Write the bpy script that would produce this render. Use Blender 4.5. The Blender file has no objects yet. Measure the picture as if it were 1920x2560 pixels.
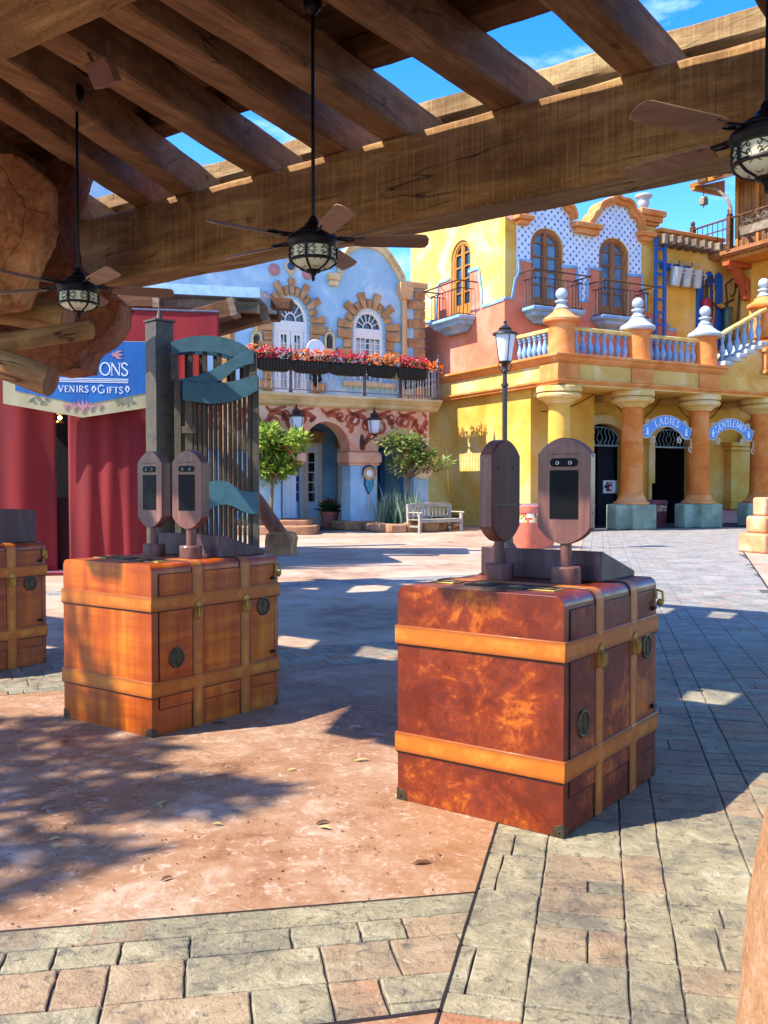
import bpy, bmesh, math, random
from mathutils import Vector, Matrix
from mathutils.geometry import tessellate_polygon
random.seed(7)
S = bpy.context.scene
COL = S.collection
R = math.radians
# ------------------------------------------------------------------ camera
F, PITCH, EYE = 2340.0, -0.027, 1.55
cd = bpy.data.cameras.new('camera'); cam = bpy.data.objects.new('camera', cd); COL.objects.link(cam)
cam.location = (0, 0, EYE); cam.rotation_euler = (R(90) + PITCH, 0, 0)
cd.sensor_fit = 'HORIZONTAL'; cd.sensor_width = 36; cd.lens = F / 1920 * 36
cd.clip_start = 0.05; cd.clip_end = 1000
S.camera = cam
# ------------------------------------------------------------------ light
SUN_EL = R(49); SDIR = Vector((-.92, -.39)).normalized()
W = bpy.data.worlds.new('World'); S.world = W; W.use_nodes = True
wt = W.node_tree; wt.nodes.clear()
wo = wt.nodes.new('ShaderNodeOutputWorld'); bg = wt.nodes.new('ShaderNodeBackground')
sky = wt.nodes.new('ShaderNodeTexSky'); sky.sky_type = 'NISHITA'; sky.sun_disc = False
sky.sun_elevation = SUN_EL; sky.sun_rotation = math.atan2(SDIR.x, SDIR.y) % (2 * math.pi)
sky.air_density = 1.0; sky.dust_density = 0.3; sky.ozone_density = 3.0
hs = wt.nodes.new('ShaderNodeHueSaturation'); hs.inputs['Saturation'].default_value = 1.42; hs.inputs['Value'].default_value = .62; hs.inputs['Hue'].default_value = .515
tc = wt.nodes.new('ShaderNodeTexCoord'); mp = wt.nodes.new('ShaderNodeMapping'); mp.inputs['Scale'].default_value = (2.2, 2.2, 7.0)
cn = wt.nodes.new('ShaderNodeTexNoise'); cn.inputs['Scale'].default_value = 2.1; cn.inputs['Detail'].default_value = 7; cn.inputs['Roughness'].default_value = .62
cr = wt.nodes.new('ShaderNodeValToRGB'); cr.color_ramp.elements[0].position = .56; cr.color_ramp.elements[1].position = .78
cr.color_ramp.elements[0].color = (0, 0, 0, 1); cr.color_ramp.elements[1].color = (.2, .2, .2, 1)
mx = wt.nodes.new('ShaderNodeMix'); mx.data_type = 'RGBA'; mx.inputs['B'].default_value = (7, 7.6, 8.4, 1)
L = wt.links.new
L(sky.outputs['Color'], hs.inputs['Color']); L(tc.outputs['Generated'], mp.inputs['Vector']); L(mp.outputs['Vector'], cn.inputs['Vector'])
L(cn.outputs['Fac'], cr.inputs['Fac']); L(cr.outputs['Color'], mx.inputs['Factor']); L(hs.outputs['Color'], mx.inputs['A'])
L(mx.outputs['Result'], bg.inputs['Color']); L(bg.outputs['Background'], wo.inputs['Surface'])
bg.inputs['Strength'].default_value = 0.15
sl = bpy.data.lights.new('sun', 'SUN'); sl.energy = 2.1; sl.angle = R(.5); sl.color = (1, .94, .85)
so = bpy.data.objects.new('sun', sl); COL.objects.link(so)
so.rotation_euler = Vector((-SDIR.x * math.cos(SUN_EL), -SDIR.y * math.cos(SUN_EL), -math.sin(SUN_EL))).to_track_quat('-Z', 'Y').to_euler()
S.view_settings.view_transform = 'Standard'; S.view_settings.look = 'None'; S.view_settings.gamma = 1
S.view_settings.exposure = 2.4
# ------------------------------------------------------------------ measuring helpers
_c, _s = math.cos(PITCH), math.sin(PITCH)
def ray(u, v):
    a, b = (u - 960) / F, (1280 - v) / F
    return Vector((a, _c - b * _s, _s + b * _c))
def G(u, v, z=0.0):
    r = ray(u, v); return Vector((0, 0, EYE)) + r * ((z - EYE) / r.z)
class Fr:
    """a building's own frame: x along its front, y into depth, z up"""
    def __init__(s, o, ang):
        s.o = Vector((o[0], o[1], 0)); s.a = ang
        s.ax = Vector((math.cos(ang), math.sin(ang), 0)); s.ay = Vector((-s.ax.y, s.ax.x, 0))
    def loc(s, p):
        d = p - s.o; return (d.dot(s.ax), d.dot(s.ay), p.z)
    def world(s, x, y, z=0): return s.o + s.ax * x + s.ay * y + Vector((0, 0, z))
    def Y(s, u, v, y=0):
        r = ray(u, v); t = (s.o.dot(s.ay) + y) / r.dot(s.ay); return s.loc(Vector((0, 0, EYE)) + r * t)
    def X(s, u, v, x=0):
        r = ray(u, v); t = (s.o.dot(s.ax) + x) / r.dot(s.ax); return s.loc(Vector((0, 0, EYE)) + r * t)
    def xz(s, u, v, y=0):
        q = s.Y(u, v, y); return (q[0], q[2])
    def yz(s, u, v, x=0):
        q = s.X(u, v, x); return (q[1], q[2])
    def Z(s, u, v, z=0): return s.loc(G(u, v, z))
# ------------------------------------------------------------------ objects
def tag(o, label=None, cat=None, group=None, kind=None):
    if label: o['label'] = label
    if cat: o['category'] = cat
    if group: o['group'] = group
    if kind: o['kind'] = kind
    return o
def thing(name, label, cat, loc=(0, 0, 0), rz=0, group=None):
    o = bpy.data.objects.new(name, None); COL.objects.link(o)
    o.location = loc; o.rotation_euler = (0, 0, rz); o.empty_display_size = .2
    return tag(o, label, cat, group)
def copy_tree(o, parent=None):
    c = o.copy(); COL.objects.link(c)
    if parent is not None: c.parent = parent
    for ch in list(o.children): copy_tree(ch, c)
    return c
class MB:
    """collects shapes into ONE mesh object"""
    def __init__(s): s.v = []; s.f = []; s.m = Matrix.Identity(4)
    def add(s, vs, fs):
        n = len(s.v)
        for p in vs: s.v.append(tuple(s.m @ Vector(p)))
        for f in fs: s.f.append([n + i for i in f])
        return s
    def box(s, x0, x1, y0, y1, z0, z1):
        return s.add([(x0,y0,z0),(x1,y0,z0),(x1,y1,z0),(x0,y1,z0),(x0,y0,z1),(x1,y0,z1),(x1,y1,z1),(x0,y1,z1)],
                     [(0,3,2,1),(4,5,6,7),(0,1,5,4),(1,2,6,5),(2,3,7,6),(3,0,4,7)])
    def ext(s, poly, y0, y1, holes=(), axis='y'):
        """polygon (a,b) extruded; axis y: (x,z), axis x: (y,z), axis z: (x,y)"""
        def P(a, b, t): return (a, t, b) if axis == 'y' else (t, a, b) if axis == 'x' else (a, b, t)
        loops = [list(poly)] + [list(h) for h in holes]
        flat = [p for l in loops for p in l]
        tris = tessellate_polygon([[Vector((a, b, 0)) for a, b in l] for l in loops])
        n = len(flat)
        fs = [list(t) for t in tris] + [[n + i for i in t][::-1] for t in tris]
        k = 0
        for l in loops:
            m = len(l)
            for i in range(m):
                a, b = k + i, k + (i + 1) % m; fs.append([a, b, n + b, n + a])
            k += m
        return s.add([P(a, b, y0) for a, b in flat] + [P(a, b, y1) for a, b in flat], fs)
    def tube(s, pts, r, n=8, cap=True):
        pts = [Vector(p) for p in pts]; rs = r if isinstance(r, (list, tuple)) else [r] * len(pts)
        vs = []; fs = []; up = None
        for i, p in enumerate(pts):
            d = (pts[min(i + 1, len(pts) - 1)] - pts[max(i - 1, 0)]).normalized()
            if up is None: up = d.orthogonal().normalized()
            else:
                up = (up - d * up.dot(d)); up = up.normalized() if up.length > 1e-6 else d.orthogonal().normalized()
            w = d.cross(up)
            for k in range(n):
                a = 2 * math.pi * k / n; vs.append(p + (up * math.cos(a) + w * math.sin(a)) * rs[i])
        for i in range(len(pts) - 1):
            for k in range(n):
                a, b = i * n + k, i * n + (k + 1) % n; fs.append([a, b, b + n, a + n])
        if cap: fs.append(list(range(n))[::-1]); fs.append([(len(pts) - 1) * n + k for k in range(n)])
        return s.add(vs, fs)
    def lathe(s, prof, c=(0, 0, 0), n=24, a0=0):
        vs = []; fs = []
        for r, z in prof:
            for k in range(n):
                a = a0 + 2 * math.pi * k / n; vs.append((c[0] + r * math.cos(a), c[1] + r * math.sin(a), c[2] + z))
        for i in range(len(prof) - 1):
            for k in range(n):
                a, b = i * n + k, i * n + (k + 1) % n; fs.append([a, b, b + n, a + n])
        fs.append(list(range(n))[::-1]); fs.append([(len(prof) - 1) * n + k for k in range(n)])
        return s.add(vs, fs)
    def ball(s, c, r, n=14, sz=1.0):
        return s.lathe([(max(1e-3, r * math.sin(math.pi * i / n)), -r * sz * math.cos(math.pi * i / n)) for i in range(n + 1)], c, n + 4)
    def ribbon(s, pts, w, y0, y1):
        """flat stroke in the x-z plane"""
        n = len(pts); ws = w if isinstance(w, (list, tuple)) else [w] * n
        lft = []; rgt = []
        for i, (x, z) in enumerate(pts):
            a = pts[max(0, i - 1)]; b = pts[min(n - 1, i + 1)]
            dx, dz = b[0] - a[0], b[1] - a[1]; l = math.hypot(dx, dz) or 1
            lft.append((x - dz / l * ws[i] / 2, z + dx / l * ws[i] / 2)); rgt.append((x + dz / l * ws[i] / 2, z - dx / l * ws[i] / 2))
        vs = [(x, y0, z) for x, z in lft] + [(x, y0, z) for x, z in rgt] + [(x, y1, z) for x, z in lft] + [(x, y1, z) for x, z in rgt]
        fs = []
        for i in range(n - 1):
            fs += [[i, n + i, n + i + 1, i + 1], [2*n + i, 2*n + i + 1, 3*n + i + 1, 3*n + i], [i, i + 1, 2*n + i + 1, 2*n + i], [n + i, 3*n + i, 3*n + i + 1, n + i + 1]]
        fs += [[0, 2*n, 3*n, n], [n - 1, 2*n - 1, 4*n - 1, 3*n - 1]]
        return s.add(vs, fs)
    def build(s, name, mat, parent=None, bevel=0, smooth=30, seg=2):
        me = bpy.data.meshes.new(name); me.from_pydata(s.v, [], s.f)
        bm = bmesh.new(); bm.from_mesh(me); bmesh.ops.recalc_face_normals(bm, faces=bm.faces); bm.to_mesh(me); bm.free()
        me.materials.append(mat)
        if smooth:
            me.polygons.foreach_set('use_smooth', [True] * len(me.polygons)); me.set_sharp_from_angle(angle=R(smooth))
        o = bpy.data.objects.new(name, me); COL.objects.link(o)
        if parent is not None: o.parent = parent
        if bevel:
            b = o.modifiers.new('bevel', 'BEVEL'); b.width = bevel; b.segments = seg; b.limit_method = 'ANGLE'; b.angle_limit = R(40); b.harden_normals = False
        return o
def arc(cx, cz, r, a0, a1, n=12, rz=None):
    rz = r if rz is None else rz
    return [(cx + r * math.cos(R(a0 + (a1 - a0) * i / n)), cz + rz * math.sin(R(a0 + (a1 - a0) * i / n))) for i in range(n + 1)]
def arch(x0, x1, z0, zs, zt, n=16):
    """arched opening, anticlockwise: sill z0, springing zs, crown zt"""
    return [(x0, z0), (x1, z0)] + arc((x0 + x1) / 2, zs, (x1 - x0) / 2, 0, 180, n, zt - zs)
def spiral(cx, cz, r0, r1, a0, turns, n=26):
    return [(cx + (r0 + (r1 - r0) * i / n) * math.cos(a0 + turns * 2 * math.pi * i / n), cz + (r0 + (r1 - r0) * i / n) * math.sin(a0 + turns * 2 * math.pi * i / n)) for i in range(n + 1)]
def curve(pts, n=8):
    """smooth path (Catmull-Rom) through tuples"""
    P = [Vector(p) for p in pts]; out = []
    for i in range(len(P) - 1):
        a = P[max(0, i - 1)]; b = P[i]; c = P[i + 1]; d = P[min(len(P) - 1, i + 2)]
        for k in range(n):
            t = k / n
            out.append(tuple(.5 * ((2 * b) + (c - a) * t + (2 * a - 5 * b + 4 * c - d) * t * t + (3 * b - a - 3 * c + d) * t ** 3)))
    out.append(tuple(P[-1])); return out
# ------------------------------------------------------------------ materials
def hexc(h, k=1.0):
    h = h.lstrip('#'); c = [int(h[i:i + 2], 16) / 255 for i in (0, 2, 4)]
    return tuple((x / 12.92 if x <= .04045 else ((x + .055) / 1.055) ** 2.4) * k for x in c) + (1,)
class Mt:
    def __init__(s, name, rough=.7, metal=0.0, spec=.5, coat=0):
        s.mat = bpy.data.materials.new(name); s.mat.use_nodes = True; s.t = s.mat.node_tree
        s.b = s.t.nodes['Principled BSDF']; s.b.inputs['Roughness'].default_value = rough
        s.b.inputs['Metallic'].default_value = metal; s.b.inputs['Specular IOR Level'].default_value = spec
        if coat: s.b.inputs['Coat Weight'].default_value = coat; s.b.inputs['Coat Roughness'].default_value = .12
    def n(s, t, **kw):
        nd = s.t.nodes.new('ShaderNode' + t)
        for k, v in kw.items():
            if k.startswith('_'): setattr(nd, k[1:], v)
            else:
                i = nd.inputs[int(k[1:])] if (k[0] == 'i' and k[1:].isdigit()) else nd.inputs[k.replace('_', ' ')]
                s.put(i, v)
        return nd
    def put(s, i, v):
        if isinstance(v, bpy.types.NodeSocket): s.t.links.new(v, i)
        else: i.default_value = v
    def co(s, scale=(1, 1, 1), rot=(0, 0, 0), loc=(0, 0, 0)):
        c = s.n('TexCoord').outputs['Object']
        return s.n('Mapping', Vector=c, Scale=scale, Rotation=rot, Location=loc).outputs[0]
    def noise(s, sc, det=4, ro=.55, vec=None, dist=0.0):
        return s.n('TexNoise', Vector=vec or s.co(), Scale=sc, Detail=det, Roughness=ro, Distortion=dist).outputs['Fac']
    def math(s, op, a, b=0.0, c=0.0):
        return s.n('Math', _operation=op, i0=a, i1=b, i2=c).outputs[0]
    def ramp(s, f, st, interp='LINEAR'):
        r = s.n('ValToRGB', Fac=f); cr = r.color_ramp; cr.interpolation = interp
        while len(cr.elements) < len(st): cr.elements.new(.5)
        for e, (p, c) in zip(cr.elements, st): e.position = p; e.color = c if len(c) == 4 else tuple(c) + (1,)
        return r.outputs['Color']
    def mix(s, f, a, b, mode='MIX'):
        m = s.n('Mix', _data_type='RGBA', _blend_type=mode); s.put(m.inputs['Factor'], f); s.put(m.inputs['A'], a); s.put(m.inputs['B'], b)
        return m.outputs['Result']
    def gray(s, f, p0, p1, v0=0.0, v1=1.0):
        return s.n('MapRange', Value=f, i1=p0, i2=p1, i3=v0, i4=v1).outputs[0]
    def bump(s, h, st=.3, d=.02):
        bn = s.n('Bump', Height=h, Strength=st, Distance=d); s.t.links.new(bn.outputs[0], s.b.inputs['Normal'])
    def col(s, c): s.put(s.b.inputs['Base Color'], c); return s
    def rough(s, c): s.put(s.b.inputs['Roughness'], c)
MATS = {}
def stucco(name, c1, c2, c3, sc=.9, bump=.35, rough=.85, k=1.0):
    m = Mt(name, rough, spec=.2); a = m.noise(sc, 5, .6, dist=.4); b = m.noise(sc * 6, 4, .6); c = m.noise(70, 3, .6)
    base = m.ramp(a, [(.34, hexc(c2, k)), (.5, hexc(c1, k)), (.66, hexc(c3, k))])
    base = m.mix(m.gray(b, .35, .8, 0, .35), base, hexc(c2, k))
    m.col(base); m.bump(m.math('ADD', c, m.math('MULTIPLY', b, 2.0)), bump, .01)
    MATS[name] = m.mat; return m.mat
def plain(name, c, rough=.5, metal=0.0, var=.15, spec=.5, k=1.0, bump=0, sc=8, coat=0):
    m = Mt(name, rough, metal, spec, coat); a = m.noise(sc, 5, .6)
    h = hexc(c, k); d = tuple(x * (1 - var * 1.6) for x in h[:3]) + (1,); l = tuple(min(1, x * (1 + var)) for x in h[:3]) + (1,)
    m.col(m.ramp(a, [(.3, d), (.5, h), (.7, l)]))
    m.rough(m.gray(m.noise(sc * 3, 3), .3, .7, rough * .85, min(1, rough * 1.15)))
    if bump: m.bump(m.noise(sc * 5, 4), bump, .005)
    MATS[name] = m.mat; return m.mat
def wood(name, c1, c2, c3, axis='x', rough=.75, gsc=9, scratch=0.0, k=1.0, coat=0, cracks=0.0, bump=.35):
    """grain along one axis"""
    m = Mt(name, rough, spec=.25, coat=coat)
    al = {'x': (.12, 1, 1), 'y': (1, .12, 1), 'z': (1, 1, .12)}[axis]
    v = m.co(al); g = m.noise(gsc, 6, .65, v, .6); big = m.noise(1.7, 4, .55, m.co((.5, .5, .5)))
    fine = m.noise(gsc * 9, 4, .6, v)
    c = m.ramp(m.math('ADD', m.math('MULTIPLY', g, .6), m.math('MULTIPLY', big, .4)), [(.36, hexc(c2, k)), (.5, hexc(c1, k)), (.62, hexc(c3, k))])
    c = m.mix(m.gray(fine, .35, .75, 0, .6), c, hexc(c2, k)); c = m.mix(m.gray(m.noise(3.5, 6, .7, m.co((.5, .5, .5)), 1.0), .56, .74, 0, .5), c, hexc(c3, k * 1.1))
    if scratch:
        sv = {'x': (22, 22, .5), 'y': (22, 22, .5), 'z': (.4, .4, 20)}[axis]
        st = m.noise(2.0, 3, .7, m.co(sv)); c = m.mix(m.gray(st, .52, .72, 0, scratch), c, hexc(c3, k)); c = m.mix(m.gray(st, .45, .28, 0, scratch), c, hexc(c2, k * .8))
    h = m.math('ADD', g, m.math('MULTIPLY', fine, .5))
    if cracks:
        cv = {'x': (.16, 1.6, 1.6), 'y': (1.6, .16, 1.6), 'z': (1.6, 1.6, .16)}[axis]
        w = m.n('TexVoronoi', _feature='DISTANCE_TO_EDGE', Vector=m.n('VectorMath', _operation='ADD', i0=m.co(cv), i1=m.n('VectorMath', _operation='SCALE', i0=m.n('TexNoise', Vector=m.co(cv), Scale=2.5, Detail=4).outputs['Color'], Scale=.5).outputs[0]).outputs[0], Scale=1.3).outputs[0]
        ck = m.math('MULTIPLY', m.gray(w, .0, .011, cracks, 0), m.gray(m.noise(1.3, 2), .45, .6)); c = m.mix(ck, c, hexc('#150b06'))
        kv = {'x': (.45, 1, 1), 'y': (1, .45, 1), 'z': (1, 1, .45)}[axis]
        kd = m.n('TexVoronoi', Vector=m.co(kv), Scale=2.1).outputs[0]; kn = m.math('MULTIPLY', m.gray(m.math('ADD', kd, m.math('MULTIPLY', m.noise(9, 3), .08)), .07, .13, .85, 0), 1.0)
        c = m.mix(kn, c, hexc('#2a160b')); h = m.math('SUBTRACT', h, m.math('MULTIPLY', m.math('MAXIMUM', ck, m.math('MULTIPLY', kn, .4)), 1.5))
    m.col(c); m.bump(h, bump, .01); MATS[name] = m.mat; return m.mat
# ------------------------------------------------------------------ cut-out letters (drawn strokes with serifs)
def _sf(x, z, w=.11): return ([(x - w, z), (x + w, z)], .4)
_o = lambda cx, rx, n=22: [(cx + rx * math.cos(R(90 + 360 * i / n)), .5 + .5 * math.sin(R(90 + 360 * i / n))) for i in range(n + 1)]
GL = {
 'O': (.95, [(_o(.43, .38), .85)]),
 'N': (.92, [([(.12, 0), (.12, 1)], .5), ([(.12, 1), (.72, 0)], 1), ([(.72, 0), (.72, 1)], .5), _sf(.12, .02), _sf(.08, .98), _sf(.72, .98)]),
 'S': (.68, [(curve([(.52, .8), (.42, .96), (.27, 1), (.12, .9), (.1, .74), (.22, .6), (.4, .46), (.52, .32), (.5, .12), (.34, 0), (.18, .02), (.06, .2)], 4), .85)]),
 'V': (.86, [([(.06, 1), (.41, 0)], 1), ([(.41, 0), (.76, 1)], .55), _sf(.06, .98), _sf(.76, .98)]),
 'E': (.66, [([(.14, 0), (.14, 1)], 1), ([(.1, .97), (.54, .97)], .5), ([(.14, .52), (.44, .52)], .5), ([(.1, .03), (.56, .03)], .5), ([(.54, 1), (.54, .84)], .4), ([(.56, 0), (.56, .18)], .4)]),
 'I': (.40, [([(.2, 0), (.2, 1)], 1), _sf(.2, .98), _sf(.2, .02)]),
 'R': (.80, [([(.14, 0), (.14, 1)], 1), ([(.1, .98)] + arc(.38, .75, .22, 90, -90, 10, .23) + [(.14, .52)], .7), ([(.36, .52), (.72, .0)], 1), _sf(.14, .02)]),
 'G': (.95, [([(.43 + .38 * math.cos(R(a)), .5 + .5 * math.sin(R(a))) for a in range(48, 330, 16)] + [(.78, .22)], .85), ([(.76, .08), (.76, .42)], .8), ([(.6, .42), (.86, .42)], .45)]),
 'F': (.64, [([(.14, 0), (.14, 1)], 1), ([(.1, .97), (.54, .97)], .5), ([(.14, .52), (.44, .52)], .5), ([(.54, 1), (.54, .84)], .4), _sf(.14, .02)]),
 'T': (.74, [([(.36, 0), (.36, 1)], 1), ([(.04, .97), (.68, .97)], .5), ([(.05, 1), (.05, .83)], .4), ([(.67, 1), (.67, .83)], .4), _sf(.36, .02)]),
 'L': (.66, [([(.14, 0), (.14, 1)], 1), ([(.1, .03), (.58, .03)], .5), ([(.58, 0), (.58, .2)], .4), _sf(.14, .98)]),
 'A': (.84, [([(.08, 0), (.41, 1)], .55), ([(.41, 1), (.74, 0)], 1), ([(.2, .36), (.62, .36)], .4), _sf(.08, .02), _sf(.74, .02)]),
 'D': (.90, [([(.14, 0), (.14, 1)], 1), ([(.1, .98)] + arc(.36, .5, .42, 90, -90, 14, .48) + [(.1, .02)], .75)]),
 'M': (1.06, [([(.12, 0), (.14, 1)], .5), ([(.14, 1), (.5, .05)], 1), ([(.5, .05), (.86, 1)], .5), ([(.86, 1), (.9, 0)], 1), _sf(.12, .02), _sf(.9, .02)]),
}
def glyph(mb, c, h, w, mp_, y0, y1):
    for pts, k in GL[c][1]: mb.ribbon([mp_(x * h, z * h) for x, z in pts], w * h * k, y0, y1)
def word(mb, txt, x, z, h, y0, y1, w=.14, small=.8, sp=1.0):
    for i, c in enumerate(txt):
        hh = h if (c.isupper()) else h * small; C = c.upper(); glyph(mb, C, hh, w * (1 if hh == h else 1.1), lambda px, pz: (x + px, z + pz), y0, y1); x += GL[C][0] * hh * sp
    return x
stucco('yellow_plaster', '#d6a448', '#c68e34', '#dab874', .55)
stucco('yellow_pale', '#cfac64', '#c09448', '#d8c298', .8)
stucco('coral_plaster', '#cd785a', '#c26a4c', '#d58f76', .7)
stucco('orange_plaster', '#ce8446', '#c07236', '#d69a66', 1.2)
stucco('column_plaster', '#c8742e', '#b86228', '#d28c50', .9)
stucco('blue_plaster', '#9abcd0', '#84acc8', '#c4d4da', .75)
stucco('blue_deep_plaster', '#6f9fc0', '#5f90b4', '#8db4cc', .9)
stucco('peach_plaster', '#d7a482', '#cf8a62', '#dfbda2', .9)
stucco('cream_plaster', '#cbb387', '#b89a68', '#d8c6a0', 1.0)
stucco('trim_blue', '#7f9fbc', '#6c8fb0', '#9ab4c8', 2.0, .2)
stucco('white_cap', '#a8b2ba', '#929fa8', '#bcc4c8', 2.5, .2)
stucco('rail_cream', '#d2b56a', '#bd9a50', '#dcc88e', 2.0)
stucco('green_stone', '#808e78', '#6c7c68', '#98a690', 1.4, .5)
stucco('tan_stone', '#ae8258', '#946840', '#c0986e', 2.2, .8)
stucco('brown_stone', '#8f6a48', '#7a553a', '#a8825a', 2.5, .9)
stucco('step_stone', '#a87c58', '#94664a', '#b8906c', 2.0, .5)
stucco('peach_rock', '#d0966a', '#c27e52', '#dcb090', 2.0, .5)
stucco('dark_floor', '#4b4a4c', '#3c3b3f', '#5c5a58', 2.0, .5)
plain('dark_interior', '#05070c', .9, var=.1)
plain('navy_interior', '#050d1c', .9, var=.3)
plain('white_paint', '#d5d2cc', .5, var=.05, bump=.1)
plain('white_blue_paint', '#c3d2e0', .5, var=.05, bump=.1)
plain('cream_paint', '#cdbfae', .5, var=.07, bump=.1)
plain('iron', '#1a1614', .5, .6, .3, bump=.2, sc=20)
plain('brown_iron', '#4a3630', .5, .5, .25, bump=.15, sc=20)
plain('lamp_iron', '#3b3631', .45, .5, .25, bump=.15, sc=20)
plain('pale_iron', '#7d97a0', .5, .2, .15)
plain('silver_rail', '#8c8a90', .35, .8, .2, sc=14)
plain('purple_post', '#5c4c55', .45, .3, .2)
plain('blue_board', '#0f4f96', .5, 0, .2, bump=.15, sc=14)
plain('zinc', '#a9b0b6', .4, .35, .15, sc=14)
plain('brass', '#a8843c', .4, .55, .3, sc=24, bump=.2)
plain('dark_brass', '#4d4230', .5, .7, .35, sc=28, bump=.3)
plain('red_paint', '#a0181c', .4, 0, .2)
plain('green_paint', '#26443a', .4, 0, .25)
plain('curtain_white', '#b9bfc4', .9, var=.1)
plain('blind_blue', '#4a6884', .85, var=.15)
plain('sign_blue', '#3f7fc4', .45, var=.1, sc=14)
plain('sign_white', '#dfe3e6', .5, var=.03)
plain('medallion_red', '#b07878', .6, var=.2, sc=14, bump=.3)
plain('terracotta_pot', '#9a5a48', .75, var=.25, bump=.3, sc=12)
plain('coral_bin', '#c46a54', .55, var=.1)
plain('plum_bin', '#7d3c44', .5, var=.1)
plain('metal_lid', '#9aa0a6', .3, .8, .1)
plain('black_wicker', '#17130f', .7, var=.3, bump=.3, sc=30)
plain('roof_grey', '#8aa6b8', .4, .3, .12)
plain('teal_metal', '#2f5660', .55, .15, .18, bump=.15, sc=6)
plain('teal_dark', '#174a58', .5, .15, .2, sc=6)
plain('bronze_bar', '#3b3227', .6, .3, .3, bump=.25, sc=14)
plain('bronze_post', '#4a4234', .6, .2, .25, bump=.25, sc=10)
plain('fan_black', '#141013', .42, .6, .3, sc=30)
plain('screen_glass', '#070708', .55, 0, .05, spec=.12)
plain('lens_glass', '#20262b', .05, .3, .05)
plain('lens_ring', '#8e8e90', .25, .9, .1)
plain('screw', '#7a6a60', .35, .8, .1)
plain('dark_line', '#160a06', .8, var=.2)
plain('copper_box', '#8a5f50', .6, .1, .15)
plain('cord_brown', '#5a3415', .7, var=.2)
plain('leaf_dry', '#b8a468', .7, var=.4, sc=3)
plain('leaf_brown', '#5f3a20', .8, var=.4, sc=3)
plain('extinguisher_red', '#7d1420', .4, var=.15)
plain('shield_navy', '#17375c', .5, var=.2, sc=12)
plain('shield_teal', '#2b8fa8', .5, var=.15, sc=12)
plain('tan_trim', '#c49a6a', .6, var=.15, sc=12)
plain('rope', '#c8bda4', .85, var=.2, sc=30)
plain('fresco_red', '#a84c2c', .85, var=.22, sc=3)
plain('gold', '#d8a030', .5, .2, .2)
wood('beam_wood', '#916a3c', '#684626', '#ba945c', 'x', .78, 7, .55, cracks=.9)
wood('rafter_wood', '#885e3a', '#624024', '#a87c52', 'y', .78, 8, .3, cracks=.8)
wood('purlin_wood', '#8f6c3e', '#5f4322', '#b09460', 'x', .8, 9, .45, cracks=.8)
wood('plank_wood', '#724a2c', '#4c2c18', '#8c623c', 'x', .8, 8, .2)
wood('log_wood', '#94693f', '#6c4626', '#b08a58', 'x', .8, 7, 0, cracks=.9)
wood('grey_timber', '#7d6b56', '#54432f', '#a09078', 'x', .8, 8, .3, cracks=.6)
wood('brown_timber', '#5e3a20', '#3e2412', '#7d5432', 'x', .75, 8, .2, cracks=.6)
wood('window_wood', '#96603a', '#7a4826', '#b0784c', 'z', .55, 14)
wood('window_gold', '#b5762c', '#955c20', '#c88c44', 'z', .55, 14)
wood('bench_wood', '#a89e8e', '#82786a', '#bab2a4', 'x', .75, 14, k=.95)
wood('house_planks', '#8a5c34', '#5a3818', '#a87848', 'z', .75, 12, .3)
wood('brace_wood', '#a8532c', '#8a3c1c', '#bd6a40', 'z', .7, 10, .1)
wood('anchor_wood', '#7d4e36', '#5f3726', '#9a6a4c', 'z', .8, 10, .1, cracks=.4)
wood('blade_wood', '#8a664e', '#70503c', '#a07c64', 'x', .5, 10)
wood('scanner_wood', '#6e463c', '#52332c', '#8f665a', 'z', .45, 11, 0, coat=.15, bump=.06)
wood('scanner_dark', '#561e0c', '#3c1206', '#6e2c16', 'z', .55, 10, 0, bump=.06)
wood('ledge_wood', '#4c3436', '#3a2628', '#6a5052', 'z', .5, 11, 0, coat=.1, bump=.08)
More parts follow.
